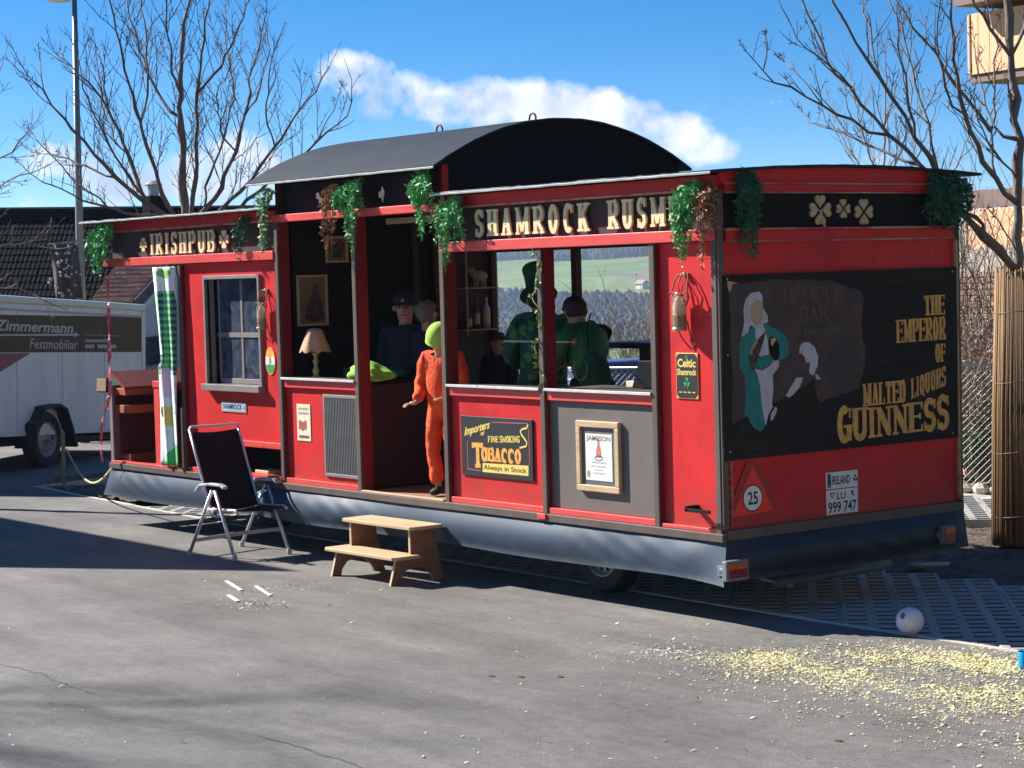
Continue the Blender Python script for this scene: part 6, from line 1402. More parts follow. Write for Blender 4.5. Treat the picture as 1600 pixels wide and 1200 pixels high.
# boxes on the counter and goods by the near sill
bk = MB().box(-5.3, -5.1, .36, .46, .936, 1.03).build('small_box', 'board', None, bevel=.004); tag(recenter(bk), 'dark little box beside the lamp on the counter', 'box')
stp = hit(1006, 600, 1, .3); bx_ = MB().obox((stp.x+.02, .35, .96+.1), (.09, .02, 0), (-.01, .06, 0), (.04, 0, .10)).build('menu_holder', 'ink', None, bevel=.004); tag(recenter(bx_), 'dark angled menu stand on the right end of the serving sill', 'menu stand')
b2 = MB().box(stp.x-.32, stp.x-.02, .40, .50, .955, 1.0).build('napkin_box', 'candle', None, bevel=.004); tag(recenter(b2), 'pale low box behind the serving sill at the right', 'box')
box('sill_shelf', 'brown', -1.915, -.695, .16, .55, .93, .952, W, .003)

# ------------------------------------------------------------------ things on the ground
bl_ = G(1422, 992); bc = Vector((bl_.x, bl_.y, GZ+.092)); ball = thing('ball', 'scuffed white ball with a brown patch resting on the pavers', 'ball', (bc.x, bc.y, GZ))
bo_ = MB().sph(bc, .092, 40, 24).build('ball_skin', 'ball', ball, smooth=True)
vd = (CAM-bc).normalized(); sd_ = vd.cross(SZ).normalized()*-1; upv_ = sd_.cross(vd).normalized()
if sd_.dot(rt) < 0: sd_ = -sd_
if upv_.z < 0: upv_ = -upv_
mb = MB(); ptsb = [(-.062, .025), (-.055, .05), (-.043, .056), (-.036, .045), (-.026, .042), (-.035, .03), (-.036, .015), (-.05, .01)]; V = []
for a, b in ptsb:
    q = math.sqrt(max(0, .0955**2-a*a-b*b)); V.append(bc+sd_*a+upv_*b+vd*q)
mb.add(V, [tuple(range(len(V)))]); mb.build('scuff_patch', 'rustpatch', ball)
cp = G(1598, 1046); cup = MB().lathe([(.035, 0), (.04, .03), (.046, .11), (.044, .112), (.038, .03), (.001, .01)], (cp.x+.02, cp.y, GZ), 20, capt=False).build('blue_cup', 'blue', None, smooth=True); tag(recenter(cup), 'bright blue plastic cup standing at the right edge on the asphalt', 'cup')
# wood shavings: a drift of pale yellow flakes
def flakes(name, m, P, size, label, cat, flat=.5, seed=3, z=0.004):
    r = np.random.default_rng(seed); n = len(P); a = r.uniform(0, 6.28, n); L = np.clip(r.lognormal(-.1, .5, n), .3, 3)*size; Wd_ = L*r.uniform(.3, .8, n); t1, t2 = r.normal(0, flat, n), r.normal(0, flat, n)
    ca, sa = np.cos(a), np.sin(a); V = np.empty((n, 4, 3))
    for k, (u, v) in enumerate(((-1, -1), (1, -.6), (.8, 1), (-1, .7))):
        V[:, k, 0] = P[:, 0]+(u*L*ca-v*Wd_*sa)/2; V[:, k, 1] = P[:, 1]+(u*L*sa+v*Wd_*ca)/2; V[:, k, 2] = GZ+z+abs(t1)*L*(u*.5+.5)*.6+abs(t2)*Wd_*(v*.5+.5)*.4
    F = np.arange(n*4).reshape(n, 4); me = bpy.data.meshes.new(name); me.from_pydata(V.reshape(-1, 3).tolist(), [], F.tolist()); me.materials.append(M[m]); o = bpy.data.objects.new(name, me); COL.objects.link(o)
    o['kind'] = 'stuff'; o['label'] = label; o['category'] = cat; return o
r = np.random.default_rng(2); Pn = []
def scatter_px(n, cx, cy, sx_, sy_, rot=0):
    o = []
    for _ in range(n):
        a, b = r.normal(0, 1), r.normal(0, 1); px = cx+a*sx_+b*rot; py = cy+b*sy_+a*sx_*0; q = G(px, min(max(py, 960), 1260)); o.append((q.x, q.y))
    return o
for (n, cx, cy, sx_, sy_) in ((4160, 1200, 1030, 55, 7), (6080, 1290, 1048, 80, 14), (10400, 1420, 1035, 110, 12), (12000, 1540, 1040, 90, 16), (7200, 1580, 1075, 70, 22), (5120, 1480, 1075, 100, 24), (2560, 1600, 1130, 80, 35), (1920, 1350, 1075, 120, 25), (800, 1250, 1050, 120, 25)):
    Pn += scatter_px(n, cx, cy, sx_, sy_)
Pn = np.array(Pn); msk = hnoise(Pn[:, 0], Pn[:, 1], .22, 77)+.35*hnoise(Pn[:, 0], Pn[:, 1], .07, 78); keep = (msk+.5*hnoise(Pn[:, 0], Pn[:, 1], .6, 79) > -.1) | (r.uniform(0, 1, len(Pn)) < .22); keep &= Pn[:, 1] < .6
flakes('wood_shavings', 'chip', Pn[keep], .0085, 'drift of yellow wood shavings spilled on the asphalt at the lower right', 'wood shavings', seed=4)
Pn = [];
for _ in range(600):
    px, py = r.uniform(500, 1650), r.uniform(1000, 1240)
    if r.uniform() < ((px-450)/1150)**1.3: q = G(px, py); Pn.append((q.x, q.y))
for _ in range(260): px, py = r.normal(400, 25), r.normal(944, 5); q = G(px, py); Pn.append((q.x, q.y))
for _ in range(350): px, py = r.normal(1055, 28), r.normal(1020, 5); q = G(px, py); Pn.append((q.x, q.y))
for _ in range(160): px, py = r.normal(440, 50), r.normal(918, 6); q = G(px, py); Pn.append((q.x, q.y))
for _ in range(130): px, py = r.uniform(0, 900), r.uniform(930, 1200); q = G(px, py); Pn.append((q.x, q.y))
for _ in range(200): px, py = r.normal(1000, 90), r.normal(1010, 25); q = G(px, py); Pn.append((q.x, q.y))
Pn = np.array(Pn); flakes('paper_confetti', 'litter', Pn, .011, 'loose pale confetti specks scattered over the asphalt', 'confetti', seed=6)
for i, (pa, pb, w_) in enumerate((((354, 909), (377, 924), .028), ((400, 917), (423, 932), .022), ((357, 931), (372, 941), .03))):
    a, b = G(*pa), G(*pb); o = MB().beam((a.x, a.y, GZ+.006), (b.x, b.y, GZ+.008), w_, .008).build('wood_splinter', 'ivory'); tag(recenter(o), ['left splinter of pale wood on the asphalt in front of the stool', 'right splinter of pale wood on the asphalt in front of the stool', 'short pale wood splinter nearest the camera'][i], 'splinter')
for i, (px, py) in enumerate(((768, 1057), (814, 1058), (875, 1058), (1310, 1158))):
    a = G(px, py); mb = MB(); mb.sph((0, 0, 0), 1, 8, 4); mb.v = [(a.x+x*.03, a.y+y*.018, GZ+.004+z*.003) for x, y, z in mb.v]; o = mb.build('dry_leaf', 'leaf'); tag(recenter(o), 'small curled dark leaf lying flat on the asphalt', 'leaf', 'dry leaves on the asphalt')
tg = G(1455, 886, GZ+.02); tag(recenter(MB().tube([(tg.x-.2, tg.y-.05, GZ+.03), (tg.x-.08, tg.y, GZ+.03), (tg.x+.12, tg.y+.08, GZ+.05)], [.012, .02, .015], 6).build('broken_stick', 'litter', smooth=True)), 'pale broken stick lying on the dark soil behind the wagon', 'stick')

# ------------------------------------------------------------------ people
def skin_obj(name, m, chains, parent, disp=0, dscale=.1, sub=2, label=None, smo=0):
    """chains: list of [(point, radius)...]; a chain may start with ('@', index) to branch from an existing vertex"""
    V, E, Rd, roots = [], [], [], []
    for chn in chains:
        prev = None
        if chn[0][0] == '@': prev = chn[0][1]; chn = chn[1:]
        else: roots.append(len(V))
        for p, r_ in chn:
            V.append(Vector(p)); Rd.append(r_)
            if prev is not None: E.append((prev, len(V)-1))
            prev = len(V)-1
    off = wloc(parent) if parent else Vector((0, 0, 0)); me = bpy.data.meshes.new(name); me.from_pydata([tuple(v-off) for v in V], E, []); o = bpy.data.objects.new(name, me); COL.objects.link(o)
    if parent: o.parent = parent
    if label: o['label'] = label
    o.modifiers.new('skin', 'SKIN'); sv = me.skin_vertices[0].data
    for i, q in enumerate(sv): rr3 = Rd[i]; q.radius = (rr3, rr3) if isinstance(rr3, (int, float)) else rr3; q.use_root = i in roots
    sb = o.modifiers.new('sub', 'SUBSURF'); sb.levels = sub; sb.render_levels = sub
    if smo:
        sq = o.modifiers.new('smo', 'SMOOTH'); sq.factor = .5; sq.iterations = smo
    if disp:
        tx = bpy.data.textures.new('wrinkle', 'CLOUDS'); tx.noise_scale = dscale; tx.noise_depth = 2; dm = o.modifiers.new('disp', 'DISPLACE'); dm.texture = tx; dm.strength = disp; dm.mid_level = .5
    dg = bpy.context.evaluated_depsgraph_get(); me2 = bpy.data.meshes.new_from_object(o.evaluated_get(dg)); o.modifiers.clear(); o.data = me2; me2.materials.clear(); me2.materials.append(M[m] if isinstance(m, str) else m)
    me2.polygons.foreach_set('use_smooth', [True]*len(me2.polygons)); return o
def V3(*a): return Vector(a)
def person(label, base, face, H, J, clothes, skinm='skin', hair='hairbrown', hat=None, hand_open=(True, True)):
    """base = floor point, face = heading (radians, 0 = +x). J gives joints in body frame (forward, left, up) as fractions of H."""
    root = thing('person', label, 'person', base); cf, sf_ = math.cos(face), math.sin(face)
    def B(f, l, u): return V3(base[0]+(f*cf-l*sf_)*H, base[1]+(f*sf_+l*cf)*H, base[2]+u*H)
    j = dict(pel=(0, 0, .52), sp=(0, 0, .60), ch=(0, 0, .72), nk=(0, 0, .83), hd=(.01, 0, .885), tp=(.0, 0, .955), sl=(0, .105, .80), sr=(0, -.105, .80), el=(-.01, .135, .63), er=(-.01, -.135, .63), wl=(.03, .13, .49), wr=(.03, -.13, .49),
             hl=(0, .052, .50), hr=(0, -.052, .50), kl=(.02, .06, .28), kr=(.02, -.06, .28), al=(-.01, .06, .045), ar=(-.01, -.06, .045)); j.update(J)
    P_ = {k: B(*v) for k, v in j.items() if isinstance(v, tuple)}; s_ = H
    ch = [[(P_['pel'], .06*s_), (P_['sp'], .055*s_), (P_['ch'], .058*s_), (P_['nk'], .032*s_), (P_['hd'], .045*s_), (P_['tp']*.55+P_['hd']*.45, .056*s_), (P_['tp'], .040*s_)]]
    n0 = 7
    for sd2, (a, b, c) in (('l', ('sl', 'el', 'wl')), ('r', ('sr', 'er', 'wr'))):
        ch.append([('@', 2), (P_[a], .026*s_), (P_[b], .021*s_), (P_[c], .016*s_)])
    for a, b, c in (('hl', 'kl', 'al'), ('hr', 'kr', 'ar')): ch.append([('@', 0), (P_[a], .045*s_), (P_[b], .03*s_), (P_[c], .022*s_)])
    # hands: palm + five fingers
    for sd2, wk, ek in (('l', 'wl', 'el'), ('r', 'wr', 'er')):
        d = (P_[wk]-P_[ek]).normalized(); hd_ = J.get('hand'+sd2); d = (Vector(B(*hd_))-Vector(B(0, 0, 0))).normalized() if hd_ else d
        fwd = V3(cf, sf_, 0); sdv = d.cross(V3(0, 0, 1)); sdv = sdv.normalized() if sdv.length > .2 else fwd; pal = P_[wk]+d*.035*s_
        ch.append([(P_[wk], .015*s_), (P_[wk]+d*.02*s_, (.021*s_, .012*s_)), (pal+d*.012*s_, (.024*s_, .011*s_))])
        nrm_ = sdv.cross(d)
        for q, ln in enumerate((.9, 1, .95, .75)):
            b0 = pal+sdv*(q-1.5)*.0105*s_+d*.012*s_; L = .042*s_*ln; ch.append([(b0, .0055*s_), (b0+d*L*.5-nrm_*L*.08, .005*s_), (b0+d*L*.85-nrm_*L*.3, .0045*s_), (b0+d*L-nrm_*L*.5, .004*s_)])
        b0 = P_[wk]+d*.018*s_-sdv*.016*s_; ch.append([(b0, .0065*s_), (b0-sdv*.016*s_+d*.014*s_, .006*s_), (b0-sdv*.02*s_+d*.03*s_, .005*s_)])
    body = skin_obj('body', skinm, ch, root, sub=2)
    # face
    hc = P_['hd']*.4+P_['tp']*.6; fd = (J.get('look') and V3(J['look'][0]*cf-J['look'][1]*sf_, J['look'][0]*sf_+J['look'][1]*cf, J['look'][2]).normalized()) or V3(cf, sf_, 0); sdv = fd.cross(V3(0, 0, 1)).normalized(); uv = sdv.cross(fd); r_ = .058*s_
    mb = MB(); mb.tube([hc+fd*r_*.95+uv*r_*.15, hc+fd*r_*1.22-uv*r_*.22, hc+fd*r_*1.0-uv*r_*.32], [r_*.12, r_*.17, r_*.12], 8); mb.build('nose', skinm, root, smooth=True)
    for q in (-1, 1):
        mb = MB(); mb.sph(hc+sdv*q*r_*.98-uv*r_*.1, r_*.26, 10, 8, (.5, .9, 1.1)); mb.build('ear', skinm, root, smooth=True); mb = MB(); mb.sph(hc+fd*r_*.93+sdv*q*r_*.36+uv*r_*.12, r_*.12, 8, 6); mb.build('eye', 'ink', root)
    mb = MB(); mb.tube([hc+fd*r_*.90+sdv*r_*.3-uv*r_*.62, hc+fd*r_*1.0-uv*r_*.65, hc+fd*r_*.90-sdv*r_*.3-uv*r_*.62], r_*.06, 6); mb.build('mouth', 'redink', root)
    if hair:
        mb = MB(); mb.sph((0, 0, 0), 1, 22, 14); V = []
        for (a, b, c) in mb.v:
            kk = 1+.05*math.sin(9*a+5*b)+.04*math.sin(13*c+7*b); dv = (fd*a*.98+sdv*b*.92+uv*c*1.02)*r_*1.16*kk; q = hc+dv-fd*r_*.12+uv*r_*.12
            if a > .35 and c < .35: q = hc+(fd*a*.7+sdv*b*.7+uv*c*.7)*r_*.9
            V.append(q)
        mb.v = [tuple(q) for q in V]; mb.build('hair', hair, root, smooth=True)
    for (nm, m, chains, disp) in clothes(P_, B, s_, fd, sdv, uv, hc, r_): skin_obj(nm, m, chains, root, disp, .075*s_, sub=2, smo=5)
    if hat: hat(root, hc, fd, sdv, uv, r_, s_)
    for a in ('al', 'ar'):
        f = P_[a]; fwd = V3(cf, sf_, 0); skin_obj('shoe', 'rubber' if 'shoe' not in J else J['shoe'], [[(V3(f.x, f.y, base[2]+.035*s_)-fwd*.02*s_, .026*s_), (V3(f.x, f.y, base[2]+.028*s_)+fwd*.035*s_, (.030*s_, .024*s_)), (V3(f.x, f.y, base[2]+.02*s_)+fwd*.085*s_, (.026*s_, .018*s_))]], root)
    return root
def suit(m, nm='overall', k=1.0, hem=.07, disp=.02, legs=True, sleeves=1.0, m2=None):
    def f(P, B, s, fd, sdv, uv, hc, r_):
        g_ = lambda a, b, t: P[a]*(1-t)+P[b]*t
        ch = [[(P['pel'], .094*s*k), (P['sp'], .088*s*k), (P['ch'], .096*s*k), (g_('ch', 'nk', .75), .048*s*k), (g_('ch', 'nk', .95), .040*s*k)]]
        for a, b, c in (('sl', 'el', 'wl'), ('sr', 'er', 'wr')): ch.append([('@', 2), (P[a], .048*s*k), (g_(a, b, .55), .043*s*k), (P[b], .039*s*k), (g_(b, c, .6), .034*s*k), (g_(b, c, .97*sleeves), .028*s*k)])
        out = []
        lg = []
        for a, b, c in (('hl', 'kl', 'al'), ('hr', 'kr', 'ar')): lg.append([(P[a], .068*s*k), (g_(a, b, .5), .058*s*k), (P[b], .050*s*k), (g_(b, c, .5), .046*s*k), (g_(b, c, .92), .044*s*k)])
        if legs and m2 is None: ch += [[('@', 0)]+l for l in lg]; out.append((nm, m, ch, disp*s))
        else:
            ch[0][0] = (P['pel']-V3(0, 0, .05*s), .10*s*k); ch[1][0] = ('@', 3); ch[2][0] = ('@', 3)
            out.append((nm, m, ch, disp*s)); out.append(('trousers', m2 or m, [[(P['pel'], .08*s)], ]+[[('@', 0)]+l for l in lg], disp*s))
        return out
    return f
# child in orange overalls and lime beanie on the door threshold
def beanie(m):
    def f(root, hc, fd, sdv, uv, r_, s):
        mb = MB(); mb.sph((0, 0, 0), 1, 32, 20); V = []
        tilt = (uv*.96-fd*.28).normalized(); f2 = sdv.cross(tilt)*-1
        for (a, b, c) in mb.v:
            c2 = max(c, -.34); k_ = 1 if c > -.34 else max(.0, (1+c)/.66)
            V.append(hc+(f2*a+sdv*b)*r_*1.42*(k_ if c <= -.34 else 1)+tilt*c2*r_*1.62+tilt*r_*.2)
        mb.v = [tuple(q) for q in V]; mb.build('beanie', m, root, smooth=True)
        # turned-up band
        mb = MB(); K = 40; P = []
        for j in range(K+1): a = 2*math.pi*j/K; P.append(hc+(f2*math.cos(a)+sdv*math.sin(a))*r_*1.36-tilt*r_*.30+tilt*r_*.2)
        mb.tube(P, r_*.13, 8, cap=False); mb.build('beanie_band', m, root, smooth=True)
    return f
bx0 = hit(695, 770, 1, .22); boyb = (bx0.x, .24, .015); Hb = 1.43
face_b = R(-62)
person('child in bright orange overalls and lime green beanie standing in the doorway', boyb, face_b, Hb,
       dict(nk=(.01, 0, .80), hd=(.03, .0, .855), tp=(.03, 0, .93), el=(.03, .15, .63), er=(.02, -.14, .62), wl=(.13, .07, .56), wr=(.15, -.10, .545), handr=(.8, -.5, -.05), handl=(.9, -.2, .2), look=(.5, .2, -.5), kl=(.05, .06, .28), kr=(.02, -.07, .28), ar=(.0, -.05, .045), al=(-.04, .06, .045)),
       suit('orange', k=1.0, disp=.035), hair=None, hat=beanie('neon'))
boy = [o for o in COL.objects if o.name.startswith('person') and o.parent is None][-1]
bq = hit(681, 562, 1, .10); MB().obox((bq.x, .085, bq.z), (.028, -.02, 0), (.004, .006, 0), (.002, 0, .014)).build('badge_patch', 'galv', boy, bevel=.003)
# shamrock fabric
def shamfab():
    m = bpy.data.materials.new('shamrock_print_fabric'); m.use_nodes = True; nt = m.node_tree; p = nt.nodes['Principled BSDF']; L = nt.links; p.inputs['Roughness'].default_value = .7
    co = N(nt, 'ShaderNodeTexCoord').outputs['Object']; mp_ = N(nt, 'ShaderNodeMapping'); mp_.inputs['Rotation'].default_value = (0, 0, R(-37)); mp_.inputs['Scale'].default_value = (1, 0, 1); L.new(co, mp_.inputs[0])
    v = N(nt, 'ShaderNodeTexVoronoi'); v.inputs['Scale'].default_value = 7; v.inputs['Randomness'].default_value = .75; L.new(mp_.outputs[0], v.inputs['Vector'])
    sc = N(nt, 'ShaderNodeVectorMath', operation='SCALE'); sc.inputs[3].default_value = 7; L.new(mp_.outputs[0], sc.inputs[0])
    sp_ = N(nt, 'ShaderNodeVectorMath', operation='SCALE'); sp_.inputs[3].default_value = 7; L.new(v.outputs['Position'], sp_.inputs[0])
    df = N(nt, 'ShaderNodeVectorMath', operation='SUBTRACT'); L.new(sc.outputs[0], df.inputs[0]); L.new(sp_.outputs[0], df.inputs[1])
    s = N(nt, 'ShaderNodeSeparateXYZ'); L.new(df.outputs[0], s.inputs[0])
    def mth(op, a, b=0):
        n = N(nt, 'ShaderNodeMath', operation=op)
        for i, q in enumerate((a, b)):
            if isinstance(q, (int, float)): n.inputs[i].default_value = q
            else: L.new(q, n.inputs[i])
        return n.outputs[0]
    sc_ = N(nt, 'ShaderNodeSeparateColor'); L.new(v.outputs['Color'], sc_.inputs[0])
    an = mth('ADD', mth('ARCTAN2', s.outputs[2], s.outputs[0]), mth('MULTIPLY', sc_.outputs[0], 2.0)); rad = mth('SQRT', mth('ADD', mth('MULTIPLY', s.outputs[0], s.outputs[0]), mth('MULTIPLY', s.outputs[2], s.outputs[2])))
    lobe = mth('MULTIPLY', mth('POWER', mth('ABSOLUTE', mth('SINE', mth('MULTIPLY', an, 1.5))), .55), mth('ADD', .30, mth('MULTIPLY', sc_.outputs[1], .14)))
    inside = mth('LESS_THAN', rad, lobe)
    mx_ = N(nt, 'ShaderNodeMixRGB'); L.new(inside, mx_.inputs[0]); mx_.inputs[1].default_value = (.008, .075, .04, 1); mx_.inputs[2].default_value = (.045, .25, .07, 1); L.new(mx_.outputs[0], p.inputs['Base Color']); return m
SHF = shamfab(); M['shamfab'] = SHF
def tophat(root, hc, fd, sdv, uv, r_, s):
    ax = (uv*.97+fd*.1).normalized(); f2 = sdv.cross(ax)*-1; b = hc+ax*r_*.55
    def ring(r1, h, n=28): return [b+(f2*math.cos(2*math.pi*j/n)*r1+sdv*math.sin(2*math.pi*j/n)*r1*.95)+ax*h for j in range(n)]
    prof = [(1.0, -.2), (1.65, .1), (1.75, .0), (1.68, .18), (1.22, .06), (1.16, .5), (1.08, 1.2), (1.12, 2.0), (1.25, 2.7), (1.22, 2.8), (.01, 2.75)]; mb = MB(); n = 28
    for (a, h) in prof: mb.v += [tuple(q) for q in ring(a*r_, h*r_)]
    mb.f = [(i*n+j, i*n+(j+1) % n, (i+1)*n+(j+1) % n, (i+1)*n+j) for i in range(len(prof)-1) for j in range(n)]
    mb.build('top_hat', 'greendark', root, smooth=True)
    mb = MB()
    for (a, h) in ((1.235, .1), (1.20, .55)): mb.v += [tuple(q) for q in ring(a*r_, h*r_)]
    mb.f = [(j, (j+1) % n, n+(j+1) % n, n+j) for j in range(n)]; mb.build('hat_band', 'ink', root)
    for k in (0, 2, 4): c = b+(f2*math.cos(k*1.2)+sdv*math.sin(k*1.2))*r_*1.22+ax*r_*.35; MB().sph(c, r_*.2, 8, 6).build('gold_buckle', 'yellowpaint', root)
gb = hit(857, 600, 1, 1.5); person('person in a shamrock print suit and tall green top hat seen from behind', (gb.x-.02, 1.45, .01), R(145), 1.72, dict(ch=(.03, 0, .72), nk=(.06, 0, .825), hd=(.09, 0, .875), tp=(.10, 0, .94), look=(.9, .1, -.45), el=(.05, .16, .64), er=(.05, -.16, .64), wl=(.16, .10, .58), wr=(.16, -.10, .58)), suit('shamfab', 'suit', k=1.32, disp=.04), hair='hairbrown', hat=tophat)
jb = hit(918, 604, 1, 1.35); 
person('dark haired person in a green jacket bending forward beside the top hat wearer', (jb.x+.05, 1.35, .01), R(178), 1.66, dict(pel=(-.02, 0, .52), sp=(.0, 0, .61), ch=(.03, 0, .72), nk=(.075, 0, .82), hd=(.105, 0, .855), tp=(.135, 0, .92), sl=(.035, .118, .79), sr=(.035, -.118, .79), look=(.75, .0, -.65), el=(.12, .14, .66), er=(.12, -.14, .64), wl=(.24, .06, .63), wr=(.24, -.06, .62)), suit('jacket', 'jacket', k=1.16, disp=.05, m2='navycloth'), hair='hairbrown')
# drawstring bag on that person's back
bp = hit(930, 570, 1, 1.15); bag = thing('drawstring_bag', 'dark green drawstring bag with pale ring print hanging behind the green jacket', 'bag', (bp.x, 1.12, bp.z-.2))
lump('bag_cloth', (bp.x, 1.13, bp.z-.16), .16, .10, .20, 'greendark', '', '', 9, amp=.12, parent=bag)
mb = MB(); cc = V3(bp.x-.03, 1.02, bp.z-.02); mb.tube([cc+V3(.085*math.cos(R(a)), 0.0, .10*math.sin(R(a))) for a in range(150, 400, 14)], .007, 6); mb.build('ring_print', 'garlandpale', bag)
MB().tube([V3(bp.x-.02, 1.1, bp.z+.12), V3(bp.x-.06, 1.12, bp.z+.30), V3(bp.x-.10, 1.2, bp.z+.42)], .006, 6).build('cord', 'black', bag)
# people in the dark interior
fb = hit(625, 478, 0, -5.25); 
def bobble(root, hc, fd, sdv, uv, r_, s):
    mb = MB(); mb.sph(hc+uv*r_*.72-fd*r_*.12, r_*1.14, 18, 12, (1, 1, .75)); mb.build('cap', 'navycloth', root, smooth=True); mb = MB(); mb.sph(hc+uv*r_*.75+fd*r_*1.0, r_*.16, 8, 6); mb.build('cap_badge', 'label', root)
person('person in dark navy clothes and cap facing out from the dim bar', (-5.2, fb.y+.02, .01), R(-45), 1.66, dict(look=(1, 0, -.1)), suit('navycloth', 'coat', k=1.15, disp=.01), hair=None, hat=bobble)
hb = hit(668, 500, 0, -4.9); person('person with long ash blond hair and blue top in the dim bar', (-4.95, hb.y+.03, .01), R(100), 1.60, dict(), suit('navycloth', 'blue_top', k=1.0), hair='hairgrey')
db = hit(772, 560, 1, 1.9); person('small figure in black at the edge of the far opening', (db.x, 1.95, .01), R(-70), 1.28, dict(), suit('navycloth', 'dark_coat', k=1.1), hair='hairbrown')
M['emerald'] = mat('emerald_cloth', (.01, .16, .06), .8, .2, 8); lump('green_scarf', (-5.15, .75, .94), .22, .14, .06, 'emerald', 'dark green cloth lying at the back of the bar counter', 'cloth', 13, amp=.2)
# ------------------------------------------------------------------ bare trees
PLACED = []
def limb_pts(pix, D, dd, r):
    """pixel polyline at distance D, bowed towards / away by dd"""
    n = len(pix); off = 0
    near = sorted(PLACED, key=lambda q: (q[0]-pix[0][0])**2+(q[1]-pix[0][1])**2)[:1]
    if near and (near[0][0]-pix[0][0])**2+(near[0][1]-pix[0][1])**2 < 900: off = near[0][2]-D; pix = [near[0][:2]]+list(pix[1:])
    return [at(px, py, D+off+dd*(i/(max(1, n-1)))**1.1) for i, (px, py) in enumerate(pix)]
def to_px(P):
    d = P-CAM; z = d.dot(fw); return (800+FPX*d.dot(rt)/z, 600-FPX*d.dot(up)/z, z)
def resample(pts, step):
    out = [pts[0]]
    for a, b in zip(pts, pts[1:]):
        n = max(1, int((b-a).length/step)); out += [a.lerp(b, k/n) for k in range(1, n+1)]
    return out
def bare_tree(root, limbs, D, seed, twig_len=.8, twig_step=.16, r_twig=.010, levels=2, bark='bark', twigm='barkdark', wob=.012, thin=1.0, updir=Vector((0, 0, 1))):
    r = random.Random(seed); crown = MB(); PLACED.clear()
    def twig(p, d, L, rad, lv):
        n = max(3, int(L/.10)); pts = [p]; dd = d.normalized()
        for k in range(n):
            dd = (dd+updir*.13+V3(r.gauss(0, .12), r.gauss(0, .12), r.gauss(0, .08))).normalized(); pts.append(pts[-1]+dd*L/n)
        crown.tube(pts, [max(.0024, rad*(1-.62*k/n)) for k in range(n+1)], 4 if lv else 3, cap=False)
        if r.random() < .5: crown.tube([pts[-1]-dd*.005, pts[-1]+dd*.03], [rad*.75, .002], 3)
        if lv < levels:
            for k in range(1, n):
                if r.random() < .62:
                    ax = V3(r.gauss(0, 1), r.gauss(0, 1), r.gauss(0, .6)); q = (ax-dd*ax.dot(dd)).normalized()
                    twig(pts[k], (dd*.75+q*.75+updir*.25), L*r.uniform(.3, .6)*(1-.35*k/n), rad*.62, lv+1)
                    if r.random() < .35: twig(pts[k], (dd*.75-q*.75+updir*.25), L*r.uniform(.25, .5), rad*.55, lv+1)
        else:
            for k in range(1, n):
                if r.random() < .5:
                    ax = V3(r.gauss(0, 1), r.gauss(0, 1), r.gauss(0, 1)); q = (ax-dd*ax.dot(dd)).normalized(); crown.tube([pts[k], pts[k]+q*.03+dd*.02], [.006, .003], 3, cap=False)
    for (pix, r0, r1, dd, tw) in limbs:
        r0, r1 = r0*.78*thin, r1*.8*thin
        pts = limb_pts(pix, D, dd, r); rp = resample(pts, .14); n = len(rp)
        sm_ = []
        for i in range(n):
            a = rp[max(0, i-min(4, i, n-1-i)):i+min(4, i, n-1-i)+1]; q = Vector((0, 0, 0))
            for v in a: q += v
            sm_.append(q/len(a)+V3(r.gauss(0, wob), r.gauss(0, wob), r.gauss(0, wob))*(1 if 0 < i < n-1 else 0))
        sm_[0] = rp[0]; PLACED.extend(to_px(q) for q in sm_); rad = [(r0+(r1-r0)*i/(n-1))*(1+.12*math.sin(i*1.7+seed)+(.25 if r.random() < .12 else 0)) for i in range(n)]
        MB().tube(sm_, rad, 8).build('limb' if r0 < .07 else 'trunk', bark, root, smooth=True)
        if tw:
            k = max(2, int(n*.22)); acc = 0
            while k < n:
                dirv = (sm_[min(k+1, n-1)]-sm_[k-1]).normalized(); ax = V3(r.gauss(0, 1), r.gauss(0, 1), r.gauss(0, .5)); q = (ax-dirv*ax.dot(dirv)).normalized(); fr = 1-.45*k/n
                twig(sm_[k], dirv*.7+q*.8+updir*.45, twig_len*tw*r.uniform(.45, 1.0)*fr, min(r_twig, rad[k]*.6), 1 if levels > 1 else 0)
                k += max(1, int(r.uniform(.6, 1.5)*twig_step/.14))
            twig(sm_[-1], (sm_[-1]-sm_[-3]), twig_len*tw*.5, max(.006, r1*.9), 1)
    crown.build('twigs', twigm, root, kind='stuff')
def C1(*p): return [(x/2.667, y/2.667) for x, y in p]
gl = at(300, 600, 25); ltree = thing('bare_tree', 'wide bare tree with many upright branches behind the left end of the wagon', 'tree', (gl.x, gl.y, GZ), 'bare trees')
